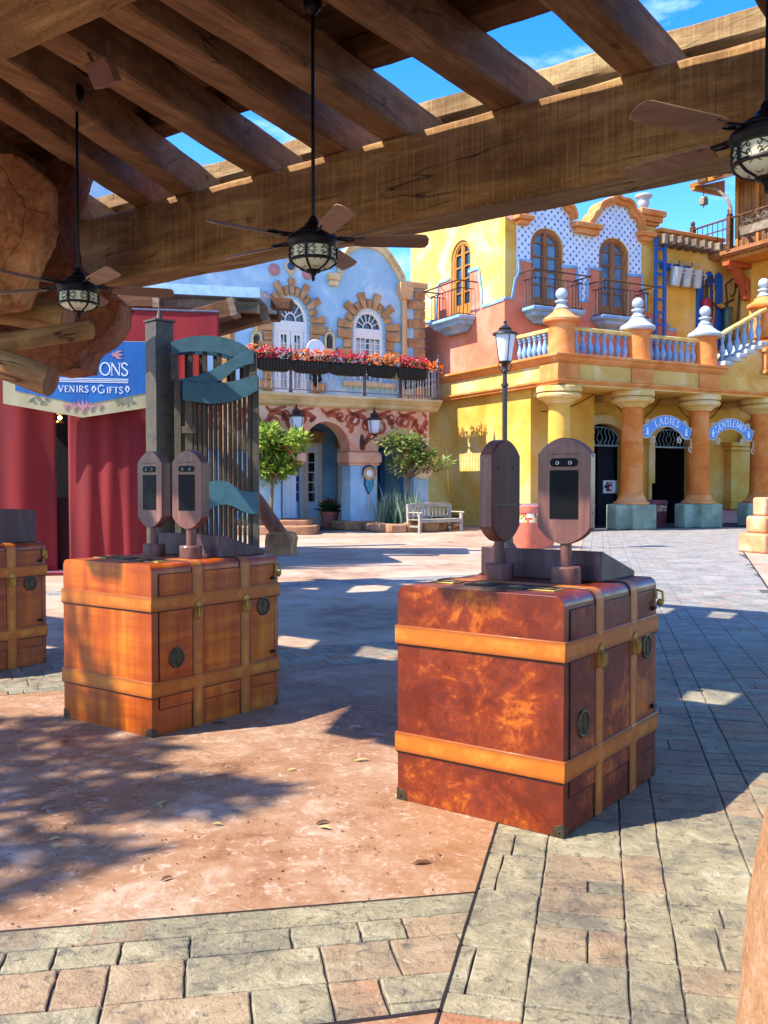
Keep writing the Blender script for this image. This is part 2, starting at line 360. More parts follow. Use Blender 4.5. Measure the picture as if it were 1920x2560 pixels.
def trunk_mat(name, base, dark, light, style):
    m = Mt(name, .42, spec=.32, coat=.12); m.b.inputs['Coat Roughness'].default_value = .18
    if style == 'mottle':
        a = m.noise(3.6, 7, .72, dist=.9); b = m.noise(15, 6, .72, dist=.8); c = m.noise(1.5, 2)
        f = m.math('ADD', m.math('MULTIPLY', a, .62), m.math('MULTIPLY', b, .38))
        f = m.math('ADD', f, m.math('MULTIPLY', m.math('SUBTRACT', c, .5), .28))
        colr = m.ramp(f, [(.43, hexc(dark)), (.53, hexc(base)), (.64, hexc(light))])
    else:
        a = m.noise(2.0, 4, .6, m.co((5, 5, .4))); b = m.noise(2.0, 4, .6, m.co((.6, .6, 7))); c = m.noise(1.4, 3)
        f = m.math('ADD', m.math('MULTIPLY', a, .4), m.math('ADD', m.math('MULTIPLY', b, .35), m.math('MULTIPLY', c, .25)))
        colr = m.ramp(f, [(.4, hexc(dark)), (.5, hexc(base)), (.62, hexc(light))])
    sx = m.n('SeparateXYZ', Vector=m.co()); front = m.math('LESS_THAN', sx.outputs[1], .004)
    exx = m.math('DIVIDE', m.math('ABSOLUTE', m.math('ADD', sx.outputs[0], .4455)), .4455); eyy = m.math('DIVIDE', m.math('ABSOLUTE', m.math('SUBTRACT', sx.outputs[1], .58)), .58)
    ed = m.math('ADD', m.math('MULTIPLY', exx, front), m.math('MULTIPLY', eyy, m.math('SUBTRACT', 1.0, front)))
    ez = m.n('MapRange', Value=m.math('PINGPONG', m.math('ADD', sx.outputs[2], .2415), .2655), i1=.03, i2=.10, i3=.35, i4=0.0).outputs[0]
    ed = m.gray(m.math('ADD', m.math('ADD', ed, ez), m.math('MULTIPLY', m.math('SUBTRACT', m.noise(5, 5, .65), .5), .9)), .68, 1.1, 0, .75)
    colr = m.mix(ed, colr, hexc(dark))           # hand burnished darker towards the edges of each panel
    scr = m.math('MULTIPLY', m.gray(m.noise(3, 4, .7, m.co((2, 2, 45))), .66, .72, 0, .5), m.gray(sx.outputs[2], .16, .05))
    colr = m.mix(scr, colr, hexc('#b08a70'))
    sp = m.noise(55, 3, .7); colr = m.mix(m.gray(sp, .6, .8, 0, .3), colr, hexc(dark))
    m.col(colr); m.rough(m.gray(m.noise(6, 4), .3, .7, .26, .48)); m.bump(m.noise(30, 4), .05, .003); MATS[name] = m.mat
trunk_mat('leather_red', '#782c0c', '#5a1c09', '#ba6012', 'mottle')
trunk_mat('leather_orange', '#a44904', '#883402', '#c06c0c', 'plaid')
trunk_mat('leather_brown', '#8c3c0c', '#6c2606', '#a85614', 'plaid')
def strap_mat(name, c1, c2, c3):
    """airbrushed strap leather: paler along the middle of every strap, stained dark at its edges"""
    m = Mt(name, .46, spec=.3, coat=.08); a = m.noise(4, 5, .65, dist=.3); b = m.noise(18, 4); sx = m.n('SeparateXYZ', Vector=m.co())
    dist = lambda o, c, w: m.math('MULTIPLY', m.math('ABSOLUTE', m.math('SUBTRACT', o, c)), 1 / w)
    d = m.math('MINIMUM', m.math('MINIMUM', dist(sx.outputs[2], .2915, .0485), dist(sx.outputs[2], .8215, .0465)), m.math('MINIMUM', dist(sx.outputs[1], .3775, .0475), dist(sx.outputs[1], .8075, .0475)))
    e = m.gray(m.math('ADD', d, m.math('MULTIPLY', m.math('SUBTRACT', a, .5), 1.2)), .45, 1.05, 0, .85)
    c = m.mix(m.gray(b, .4, .8, 0, .25), m.ramp(a, [(.36, hexc(c1)), (.5, hexc(c1)), (.66, hexc(c3))]), hexc(c2))
    m.col(m.mix(e, c, hexc(c2))); m.bump(m.noise(40, 3), .06, .003); MATS[name] = m.mat
strap_mat('strap_tan', '#ae5e14', '#74320c', '#c87e28'); strap_mat('strap_orange', '#a85a10', '#7e3a08', '#c07c28')
def rockmat(name, c1, c2, c3, sc=1.0):
    m = Mt(name, .85, spec=.2); a = m.noise(1.3 * sc, 6, .62, dist=.5); b = m.noise(7 * sc, 6, .7, dist=.6); w = m.n('TexVoronoi', Vector=m.co(), Scale=9 * sc).outputs[0]
    c = m.ramp(m.math('ADD', m.math('MULTIPLY', a, .5), m.math('MULTIPLY', b, .5)), [(.38, hexc(c2)), (.5, hexc(c1)), (.63, hexc(c3))])
    wv = m.n('VectorMath', _operation='ADD', i0=m.co(), i1=m.n('VectorMath', _operation='SCALE', i0=m.n('TexNoise', Vector=m.co(), Scale=1.6 * sc, Detail=5).outputs['Color'], Scale=.7).outputs[0]).outputs[0]
    ck = m.math('MULTIPLY', m.gray(m.n('TexVoronoi', _feature='DISTANCE_TO_EDGE', Vector=wv, Scale=.9 * sc).outputs[0], 0, .022, 1, 0), .3 if sc < 2 else .0)
    c = m.mix(ck, c, hexc('#2a150c')); pit = m.gray(m.noise(26 * sc, 4, .7), .58, .7, 0, .45); c = m.mix(pit, c, hexc(c2))
    m.col(c); m.bump(m.math('ADD', m.math('MULTIPLY', ck, -2.0), m.math('MULTIPLY', b, 1.4)) if sc < 2 else m.math('ADD', m.math('MULTIPLY', b, 1.2), m.math('ADD', m.noise(30 * sc, 5, .7), m.math('MULTIPLY', w, .3))), .7, .03); MATS[name] = m.mat
rockmat('rock_brown', '#a06a42', '#744428', '#bc8c60'); rockmat('rock_dark', '#7e4a32', '#5a2f20', '#98603f'); rockmat('rock_orange', '#bc8a5e', '#a06e48', '#d0a684', 7)
def cloth(name, c1, c2, rough=.7):
    m = Mt(name, rough, spec=.25); m.b.inputs['Sheen Weight'].default_value = .25; a = m.noise(1.2, 4, .5, m.co((2, 2, .35)))
    m.col(m.ramp(a, [(.35, hexc(c2)), (.6, hexc(c1))])); m.bump(m.noise(160, 2), .08, .002); MATS[name] = m.mat
cloth('red_cloth', '#7e1418', '#640c10'); cloth('red_cloth_bright', '#9c2422', '#88181c'); cloth('plum_cloth', '#4a1a24', '#36101a'); cloth('banner_blue', '#246cae', '#1a5c9e'); cloth('banner_cream', '#b9b088', '#a39a70')
def tile_mat():
    m = Mt('blue_dot_tile', .35, spec=.4); sx = m.n('SeparateXYZ', Vector=m.co()); k = 3.55
    p = m.math('MULTIPLY', m.math('ADD', sx.outputs[0], sx.outputs[2]), k * .94); q = m.math('MULTIPLY', m.math('SUBTRACT', sx.outputs[0], sx.outputs[2]), k * .94)
    fp, fq = m.math('ABSOLUTE', m.math('SUBTRACT', m.math('FRACT', p), .5)), m.math('ABSOLUTE', m.math('SUBTRACT', m.math('FRACT', q), .5))
    line = m.math('MINIMUM', fp, fq); dot = m.math('MAXIMUM', fp, fq)
    cell = m.n('CombineXYZ', X=m.math('FLOOR', p), Y=m.math('FLOOR', q)).outputs[0]
    rnd = m.n('TexWhiteNoise', _noise_dimensions='3D', Vector=cell).outputs['Value']
    dotc = m.ramp(rnd, [(.1, hexc('#16336e')), (.45, hexc('#33629a')), (.8, hexc('#5a86ac')), (1, hexc('#7d8e8a'))])
    c = m.mix(m.gray(m.noise(3, 3), .3, .7, 0, 1), hexc('#c4d0e0'), hexc('#d9dfe8'))
    c = m.mix(m.gray(line, .03, .06, .35, 0), c, hexc('#7488a0')); c = m.mix(m.math('LESS_THAN', dot, .19), c, dotc)
    m.col(c); MATS['blue_dot_tile'] = m.mat
tile_mat()
def mosaic_mat():
    m = Mt('mosaic', .3, spec=.5); sx = m.n('SeparateXYZ', Vector=m.co()); k = 18.0
    at = m.math('MULTIPLY', m.math('ARCTAN2', sx.outputs[1], sx.outputs[0]), .55 * k); z = m.math('MULTIPLY', sx.outputs[2], k)
    fl = m.n('CombineXYZ', X=m.math('FLOOR', at), Y=m.math('FLOOR', z)).outputs[0]
    r = m.n('TexWhiteNoise', _noise_dimensions='2D', Vector=fl).outputs['Value']
    c = m.ramp(r, [(0, hexc('#c9a13c')), (.25, hexc('#d8cdb8')), (.5, hexc('#b0441c')), (.7, hexc('#d8b45c')), (.85, hexc('#8f2c18'))], 'CONSTANT')
    e = m.math('MINIMUM', m.math('FRACT', at), m.math('FRACT', z)); m.col(m.mix(m.math('LESS_THAN', e, .12), c, hexc('#b09a88'))); MATS['mosaic'] = m.mat
mosaic_mat()
def glass_mat(name, c, rough=.08):
    m = Mt(name, rough, spec=.8); a = m.noise(1.5, 3); h = hexc(c); m.col(m.ramp(a, [(.35, tuple(x * .6 for x in h[:3]) + (1,)), (.65, h)])); MATS[name] = m.mat
glass_mat('pane_dark', '#2a3a48'); glass_mat('pane_blue', '#5f7f98', .2); glass_mat('pane_brown', '#2c1c18')
def frost(name, c, tr=.5):
    m = Mt(name, .5, spec=.4); m.col(hexc(c)); m.b.inputs['Transmission Weight'].default_value = tr; MATS[name] = m.mat
frost('frosted_glass', '#e8ebee', .35); frost('alabaster', '#d9cfae', .15)
def leafmat(name, cs, tr=.25):
    m = Mt(name, .5, spec=.35); r = m.n('NewGeometry').outputs['Random Per Island']
    n = len(cs); m.col(m.ramp(r, [(i / max(1, n - 1), hexc(c)) for i, c in enumerate(cs)]))
    tl = m.n('BsdfTranslucent'); s2 = m.ramp(r, [(i / max(1, n - 1), hexc(c, 1.2)) for i, c in enumerate(cs)]); m.put(tl.inputs['Color'], s2)
    ms = m.n('MixShader', i0=tr); m.t.links.new(m.b.outputs[0], ms.inputs[1]); m.t.links.new(tl.outputs[0], ms.inputs[2])
    m.t.links.new(ms.outputs[0], m.t.nodes['Material Output'].inputs['Surface']); MATS[name] = m.mat
leafmat('leaf_green', ['#4c7026', '#86a23c', '#6a8c30', '#a4b652', '#b4ae58'], .4); leafmat('leaf_olive', ['#4a6a2c', '#6f8a3c', '#87984c', '#a09a54', '#5f7f34'])
leafmat('leaf_dark', ['#16301c', '#27492a', '#1f3d24', '#3a5c2c']); leafmat('leaf_blade', ['#6f8a68', '#93a888', '#56755a', '#a8b496'])
leafmat('petal_red', ['#b00c1c', '#c81c2c', '#980a18', '#d03040'], .15); leafmat('petal_orange', ['#d85a08', '#e87c14', '#c84a06', '#ea9424'], .15)
leafmat('bird_flower', ['#e07020', '#d04020'])
m = Mt('bark', .85, spec=.2); m.col(m.ramp(m.noise(8, 5, .6, m.co((1, 1, .3))), [(.3, hexc('#4a3c2c')), (.7, hexc('#7d6a52'))])); m.bump(m.noise(30), .4, .01); MATS['bark'] = m.mat
# paving ---------------------------------------------------------------
def ground_mats():
    m = Mt('terracotta_concrete', .62, spec=.3); a = m.noise(.9, 6, .62, dist=.6); b = m.noise(4.5, 6, .7, dist=.8); c = m.noise(24, 5, .7); w = m.noise(.35, 3)
    f = m.math('ADD', m.math('MULTIPLY', a, .5), m.math('ADD', m.math('MULTIPLY', b, .35), m.math('MULTIPLY', c, .15)))
    col = m.ramp(f, [(.39, hexc('#664632')), (.46, hexc('#8c6648')), (.53, hexc('#9a7a5e')), (.61, hexc('#b29a84'))])
    col = m.mix(m.gray(w, .42, .66, 0, .5), col, hexc('#966840'))
    pit = m.gray(m.noise(38, 5, .75), .66, .74, 0, .6); col = m.mix(pit, col, hexc('#5f4034'))
    pale = m.gray(m.noise(13, 6, .75, dist=1.2), .55, .68, 0, .7); col = m.mix(pale, col, hexc('#cdb09a')); dk = m.gray(m.noise(2.6, 6, .7, dist=1.0), .57, .72, 0, .5); col = m.mix(dk, col, hexc('#8a5f48'))
    m.col(col); m.rough(m.gray(b, .3, .7, .5, .75))
    m.bump(m.math('ADD', m.math('MULTIPLY', b, .8), m.math('ADD', m.math('MULTIPLY', c, .5), m.math('MULTIPLY', pit, -.5))), .55, .02); MATS['terracotta_concrete'] = m.mat
    m = Mt('court_concrete', .75, spec=.2); a = m.noise(.5, 6, .62, dist=.6); b = m.noise(3, 6, .7, dist=.8)
    m.col(m.ramp(m.math('ADD', m.math('MULTIPLY', a, .6), m.math('MULTIPLY', b, .4)), [(.38, hexc('#886a56')), (.48, hexc('#a88c72')), (.58, hexc('#b49e86'))])); m.bump(b, .4, .02); MATS['court_concrete'] = m.mat
    m = Mt('stone_paver', .68, spec=.3); r = m.n('NewGeometry').outputs['Random Per Island']
    r2 = m.math('FRACT', m.math('MULTIPLY', r, 17.31)); r3 = m.math('FRACT', m.math('MULTIPLY', r, 7.77))
    a = m.noise(2.2, 6, .65, dist=.7); b = m.noise(9, 6, .72, dist=.8); c = m.noise(42, 5, .7)
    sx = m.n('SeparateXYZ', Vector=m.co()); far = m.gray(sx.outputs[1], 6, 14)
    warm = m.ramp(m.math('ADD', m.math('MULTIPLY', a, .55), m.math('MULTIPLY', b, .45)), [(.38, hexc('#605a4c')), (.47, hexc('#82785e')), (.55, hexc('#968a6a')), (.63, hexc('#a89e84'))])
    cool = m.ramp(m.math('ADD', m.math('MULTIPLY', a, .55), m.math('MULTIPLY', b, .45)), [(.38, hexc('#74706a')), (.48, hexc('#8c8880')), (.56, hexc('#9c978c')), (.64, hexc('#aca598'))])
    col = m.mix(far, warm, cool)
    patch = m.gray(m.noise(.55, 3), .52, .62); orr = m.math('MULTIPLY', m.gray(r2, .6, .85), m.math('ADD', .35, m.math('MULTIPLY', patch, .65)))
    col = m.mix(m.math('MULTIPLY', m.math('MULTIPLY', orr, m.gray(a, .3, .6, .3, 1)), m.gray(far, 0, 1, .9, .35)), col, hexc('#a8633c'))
    col = m.mix(m.gray(r3, .2, 1, 0, .28), col, hexc('#6a6656'))
    spots = m.gray(m.noise(20, 5, .75, dist=.8), .57, .68, 0, .7); col = m.mix(spots, col, hexc('#4c483c'))
    pale = m.gray(m.noise(26, 5, .7, dist=1.2), .6, .74, 0, .5); col = m.mix(pale, col, hexc('#c8bea4'))
    dark = m.gray(m.noise(5, 4, .6), .62, .74, 0, .65); col = m.mix(dark, col, hexc('#47464a'))
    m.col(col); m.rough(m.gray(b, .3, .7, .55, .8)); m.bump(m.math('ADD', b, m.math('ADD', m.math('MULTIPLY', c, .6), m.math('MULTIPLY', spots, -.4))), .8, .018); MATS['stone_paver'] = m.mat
    m = Mt('grout', .8, spec=.2); m.col(m.ramp(m.noise(20), [(.3, hexc('#454341')), (.7, hexc('#625d56'))])); MATS['grout'] = m.mat
    m = Mt('grey_paving', .8, spec=.2); m.col(m.ramp(m.noise(.6, 6), [(.3, hexc('#77776f')), (.7, hexc('#95928a'))])); MATS['grey_paving'] = m.mat
ground_mats()
M = MATS
# ================================================================== GROUND
def v2(p): return Vector((p.x, p.y, 0))
PA = v2(G(1190, 2232)); PD = (v2(G(1238, 2066)) - v2(G(1092, 2540))).normalized(); PN = Vector((-PD.y, PD.x, 0))
def cross2(d, w): return d.x * w.y - d.y * w.x
def lineof(u0, v0, u1, v1):
    a, b = v2(G(u0, v0)), v2(G(u1, v1)); return a, (b - a).normalized()
L1 = lineof(0, 2330, 1185, 2232); B1n = lineof(60, 1735, 850, 1666); B1f = lineof(60, 1662, 850, 1613)
B2n = lineof(700, 1468, 1100, 1452); B2f = lineof(700, 1456, 1100, 1440); L4 = lineof(880, 2556, 1095, 2528)
def meet(l, m):
    (a, d), (b, e) = l, m; t = cross2(e, b - a) / cross2(e, d) if abs(cross2(e, d)) > 1e-9 else 0
    return a + d * t
PL = (PA, PD)
def beyond(l, p): return cross2(l[1], p - l[0]) > 0
def leftp(p): return cross2(PD, p - PA) > 0
def region(p):
    if not leftp(p): return 'pave'
    if not beyond(L4, p): return 'T'
    if not beyond(L1, p): return 'S'
    if not beyond(B1n, p): return 'T'
    if not beyond(B1f, p): return 'B1'
    if not beyond(B2n, p): return 'T'
    if not beyond(B2f, p): return 'B2'
    return 'T'
T3 = [v2(G(1856, 1376)), v2(G(1940, 1500)), Vector((14, 16, 0)), Vector((16, 22.5, 0))]
def in_t3(p):
    return all(cross2(T3[(i + 1) % 4] - T3[i], p - T3[i]) > 0 for i in range(4))
mb = MB(); mb.box(-150, 150, -60, 260, -.3, -.03); tag(mb.build('ground', M['grey_paving']), kind='structure')
mb = MB(); mb.add([(-30, -6, -.011), (40, -6, -.011), (40, 60, -.011), (-30, 60, -.011)], [(0, 1, 2, 3)]); tag(mb.build('paving_bed', M['grout']), kind='structure')
rg = random.Random(3)
def clip(poly, a, d, keep_left):
    """part of a convex outline on one side of the line through a along d"""
    out = []; n = len(poly)
    for i in range(n):
        p, q = poly[i], poly[(i + 1) % n]; f, g = cross2(d, p - a), cross2(d, q - a)
        if not keep_left: f, g = -f, -g
        if f >= 0: out.append(p)
        if (f > 0 > g) or (f < 0 < g): out.append(p + (q - p) * (f / (f - g)))
    return out
def tiles(mb, o, d, a0, a1, c0, c1, cuts, ymax=36, wid=(.16, .27, .31, .34, .34), lens=(.11, .16, .2, .24, .3, .36)):
    n = Vector((-d.y, d.x, 0)); c = c0; g, ga = .0026, .0034
    while c < c1:
        w = rg.choice(wid); a = a0 + rg.random() * .4
        while a < a1:
            l = rg.choice(lens); parts = [(a, a + l, c, c + w)]
            if rg.random() < .18 and l > .25: k = a + l * rg.uniform(.35, .65); parts = [(a, k, c, c + w), (k, a + l, c, c + w)]
            elif rg.random() < .16 and w > .24: k = c + w * rg.uniform(.4, .6); parts = [(a, a + l, c, k), (a, a + l, k, c + w)]
            a += l
            for p0, p1, q0, q1 in parts:
                m = o + d * ((p0 + p1) / 2) + n * ((q0 + q1) / 2)
                if not (-3 < m.y < ymax) or abs(m.x) > 1.4 + .5 * max(0, m.y) or in_t3(m): continue
                near = m.y < 9; k = 4 if near else 1; out = []
                cs = [(p0 + ga, q0 + g), (p1 - ga, q0 + g), (p1 - ga, q1 - g), (p0 + ga, q1 - g)]
                for i in range(4):
                    s, e = cs[i], cs[(i + 1) % 4]
                    for j in range(k):
                        t = j / k; jt = .003 if near else .002
                        out.append(o + d * (s[0] + (e[0] - s[0]) * t + rg.uniform(-jt, jt)) + n * (s[1] + (e[1] - s[1]) * t + rg.uniform(-jt, jt)))
                for (ca, cdr, left) in cuts: out = clip(out, ca, cdr, left) if len(out) > 2 else out
                if len(out) < 3: continue
                N = len(out); ce = sum(out, Vector((0, 0, 0))) / N; h = rg.uniform(-.0012, .0008); vs = []
                if max((p - ce).length for p in out) < .03: continue
                for sc, z in ((0, -.0085), (.002, -.0025 + h), (.007, h)):
                    for p in out:
                        v = ce - p; q = p + v.normalized() * min(sc, v.length * .4); vs.append((q.x, q.y, z))
                mb.add(vs, [[i, (i + 1) % N, N + (i + 1) % N, N + i] for i in range(N)] + [[N + i, N + (i + 1) % N, 2 * N + (i + 1) % N, 2 * N + i] for i in range(N)] + [[2 * N + i for i in range(N)]])
        c += w
mb = MB()
lf_p = (PA, PD, True)
tiles(mb, PA, PD, -6, 40, -16, .2, [(PA, PD, False)])
sc_ = [lf_p, (L1[0], L1[1], False), (L4[0], L4[1], True)]
tiles(mb, L1[0], L1[1], -6, 6, -.14, 0, sc_, wid=(.14,), lens=(.24, .3, .42))
tiles(mb, L1[0], L1[1], -6, 6, -3, -.14, sc_, wid=(.15, .24, .3), lens=(.16, .24, .34, .44))
tiles(mb, B1n[0], B1n[1], -12, 9, -.2, 1.6, [lf_p, (B1n[0], B1n[1], True), (B1f[0], B1f[1], False)])
tiles(mb, B2n[0], B2n[1], -20, 12, -.2, 2.5, [lf_p, (B2n[0], B2n[1], True), (B2f[0], B2f[1], False)])
tag(mb.build('paving', M['stone_paver'], smooth=0), kind='structure')
def sheet(name, pts, z, mat):
    mb = MB(); mb.ext([(p.x, p.y) for p in pts], -.010, z, axis='z'); tag(mb.build(name, M[mat], smooth=0), kind='structure')
far = lambda l, t: l[0] + l[1] * t
sheet('concrete_patch', [far(L1, -8), meet(L1, PL), meet(B1n, PL), far(B1n, -12)], .002, 'terracotta_concrete')
sheet('concrete_court', [far(B1f, -14), meet(B1f, PL), meet(B2n, PL), far(B2n, -22)], .002, 'court_concrete')
sheet('concrete_court', [far(B2f, -22), meet(B2f, PL), PA + PD * 38, Vector((-32, 42, 0))], .002, 'court_concrete')
sheet('concrete_patch', T3, .002, 'court_concrete')
sheet('concrete_patch', [Vector((-3, .4, 0)), PA - PD * 2.2, meet(L4, PL), far(L4, -4)], .002, 'terracotta_concrete')
mb = MB()
def joint(a, b, w=.007, z=.0035):
    d = (b - a).normalized(); n = Vector((-d.y, d.x, 0)) * w / 2; k = max(2, int((b - a).length / .08)); lft = []; rgt = []
    for i in range(k + 1):
        p = a + (b - a) * (i / k); j = rg.uniform(-.003, .003); lft.append((p.x + n.x * (1 + j * 90) , p.y + n.y * (1 + j * 90), z)); rgt.append((p.x - n.x, p.y - n.y, z))
    N = k + 1; mb.add(lft + rgt, [[i, N + i, N + i + 1, i + 1] for i in range(k)])
joint(far(L1, -8), meet(L1, PL)); joint(PA - PD * 2.2, PA + PD * 30, .009); joint(far(B1n, -12), meet(B1n, PL)); joint(far(B1f, -12), meet(B1f, PL))
joint(far(L4, -4), meet(L4, PL), .02); joint(T3[0], T3[1], .03)
tag(mb.build('paving_joints', M['dark_line'], smooth=0), kind='structure')
mb = MB(); joint(v2(G(440, 1860)), v2(G(1000, 2010)), .006); joint(meet(B1f, PL), v2(G(640, 1400)), .012); joint(v2(G(640, 1400)), v2(G(560, 1345)), .012); joint(v2(G(740, 1465)), v2(G(870, 1385)), .012)
tag(mb.build('control_joints', M['step_stone'], smooth=0), kind='structure')
# dry leaves and twigs lying about
def leaf(u, v, ln, ang, mat, label):
    p = G(u, v); mb = MB(); w = ln * .16
    pts = [(-ln / 2, 0, .004), (-ln * .2, w, .012), (ln * .2, w * .8, .014), (ln / 2, 0, .006), (ln * .2, -w * .7, .012), (-ln * .2, -w, .010)]
    mb.add(pts + [(x, y, z + .0025) for x, y, z in pts], [[5, 4, 3, 2, 1, 0], [6, 7, 8, 9, 10, 11]] + [[i, (i + 1) % 6, 6 + (i + 1) % 6, 6 + i] for i in range(6)])
    o = mb.build('fallen_leaf', M[mat]); o.location = (p.x, p.y, .002); o.rotation_euler = (0, 0, ang); tag(o, label, 'leaf', 'dry leaves lying on the concrete')
leaf(405, 2012, .085, .9, 'leaf_dry', 'yellow curved leaf lying in front of the orange trunk on the leaf-shadowed concrete')
leaf(400, 2020, .05, 2.2, 'leaf_dry', 'short yellow leaf touching the curved yellow leaf')
leaf(138, 2102, .05, .2, 'leaf_dry', 'pale yellow leaf on the concrete near the left edge')
leaf(145, 2121, .045, .5, 'leaf_dry', 'small cream leaf just in front of the pale yellow leaf')
leaf(543, 2065, .05, -.3, 'leaf_dry', 'pale cream leaf alone in the middle of the terracotta concrete')
leaf(806, 2061, .07, .5, 'leaf_brown', 'brown crumpled leaf halfway to the red trunk')
leaf(812, 2074, .07, -.5, 'leaf_dry', 'yellowish leaf just in front of the brown crumpled leaf')
leaf(416, 2202, .05, .7, 'leaf_brown', 'reddish brown leaf nearest to the paver band')
leaf(905, 1904, .09, .1, 'leaf_dry', 'long pale leaf left of the red trunk base')
leaf(730, 1929, .05, .2, 'leaf_dry', 'little yellow leaf between the two trunks')
leaf(160, 1860, .06, .3, 'leaf_brown', 'rust brown leaf below the orange trunk left corner')
leaf(545, 1812, .09, .1, 'leaf_brown', 'brown dry leaf beside the right foot of the orange trunk')
leaf(1055, 2162, .08, .1, 'leaf_brown', 'thin dark twig-like leaf near the paver corner')
leaf(80, 1698, .06, .2, 'leaf_dry', 'cream leaf on the pavers behind the orange trunk')
mb = MB(); rr = random.Random(11)
for i in range(150):
    p = G(rr.uniform(0, 1100), rr.uniform(1800, 2330))
    if region(v2(p)) != 'T': continue
    a = rr.uniform(0, 6.3); l = rr.uniform(.003, .008); c, s_ = math.cos(a), math.sin(a)
    mb.tube([(p.x - c * l, p.y - s_ * l, .005), (p.x, p.y, .008), (p.x + c * l, p.y + s_ * l, .005)], rr.uniform(.0012, .0026), 4)
tag(mb.build('leaf_litter', M['leaf_brown']), 'dark specks of leaf litter scattered on the terracotta concrete', 'litter', kind='stuff')
# ================================================================== PERGOLA
from mathutils import noise as mn
PG = Fr((0, 0), -.63)
pergola = thing('pergola', 'massive brown timber pergola of heavy beams and rafters roofing the entrance', 'pergola', (0, 0, 0), -.63)
def beam(name, parent, mat, axis, a0, a1, b0, b1, z0, z1, wob=.012, seed=0, r=.022, shear=0.0):
    """hewn timber: rounded section, edges wandering along the length; axis x or y"""
    n = max(6, int((a1 - a0) / .18)); hb, hz = (b1 - b0) / 2, (z1 - z0) / 2; cb, cz = (b0 + b1) / 2, (z0 + z1) / 2
    sec = [(-hb + r, -hz), (0, -hz), (hb - r, -hz), (hb, -hz + r), (hb, 0), (hb, hz - r), (hb - r, hz), (0, hz), (-hb + r, hz), (-hb, hz - r), (-hb, 0), (-hb, -hz + r)]
    vs = []; fs = []; k = len(sec)
    for i in range(n + 1):
        a = a0 + (a1 - a0) * i / n
        for j, (x, z) in enumerate(sec):
            q = Vector((a * 1.7 + seed * 13.1, j * .9, seed * 3.3)); e = wob * (mn.noise(q) + .5 * mn.noise(q * 3.1))
            px, pz = cb + x * (1 + e * .8 / hb), cz + z * (1 + e / hz); vs.append((a, px, pz) if axis == 'x' else (px + shear * (a - 7.2), a, pz))
    for i in range(n):
        for j in range(k):
            p, q = i * k + j, i * k + (j + 1) % k; fs.append([p, q, q + k, p + k])
    fs += [list(range(k))[::-1], [n * k + j for j in range(k)]]
    mb = MB(); mb.add(vs, fs); return mb.build(name, M[mat], parent, smooth=28)
beam('main_beam', pergola, 'beam_wood', 'x', -10.3, 4.5, 7.2, 7.66, 4.02, 4.82, .012, 1)
beam('main_beam', pergola, 'beam_wood', 'x', -9.5, 4.5, 2.68, 3.18, 4.03, 4.82, .012, 2)
for k, (s1, sh) in enumerate(((3.27, 0), (2.09, 0), (.91, 0), (-.27, 0), (-1.45, 0), (-2.63, 0), (-3.80, 0), (-4.99, -.10), (-5.71, -.165), (-6.70, -.26), (-7.88, -.42), (-8.58, -.47), (-9.8, -.52), (-11.0, -.55))):
    beam('rafter', pergola, 'rafter_wood', 'y', .9, 8.25, s1 - .31, s1, 4.825, 5.19, .009, 10 + k, shear=sh)
beam('purlin', pergola, 'purlin_wood', 'x', -12.5, 5.5, 7.9, 8.12, 5.194, 5.41, .014, 40)
for i, q in enumerate((6.38, 5.3, 4.3, 3.32, 2.3, 1.5)):
    beam('purlin', pergola, 'plank_wood', 'x', -12.5, 5.5, q, q + .28, 5.194, 5.40, .01, 50 + i)
for q0, q1 in ((1.5, 2.6), (3.3, 6.68)):
    n = round((q1 - q0) / .26); w = (q1 - q0) / n
    mb = MB()
    for i in range(n): mb.box(-12.6, 5.6, q0 + w * i, q0 + w * (i + 1) - .002, 5.412 + .004 * (i % 2), 5.45)
    mb.build('roof_planks', M['plank_wood'], pergola, smooth=0)
# ---- floodlight box on the rafters
q = PG.Z(258, 182, 4.62)
t = thing('floodlight_box', 'small square copper coloured box on a conduit arm under the rafters', 'light fitting', PG.world(*q), -.63)
mb = MB(); mb.box(-.09, .09, -.07, .07, -.09, .09); b = mb.build('housing', M['copper_box'], t, .008); b.rotation_euler = (R(25), R(-14), R(20))
mb = MB(); mb.tube([(-.08, .0, .05), (-.30, .05, .30), (-.34, .06, .36)], .014); mb.tube([(0, 0, .05), (0, .05, .24)], .02); mb.build('conduit', M['copper_box'], t)
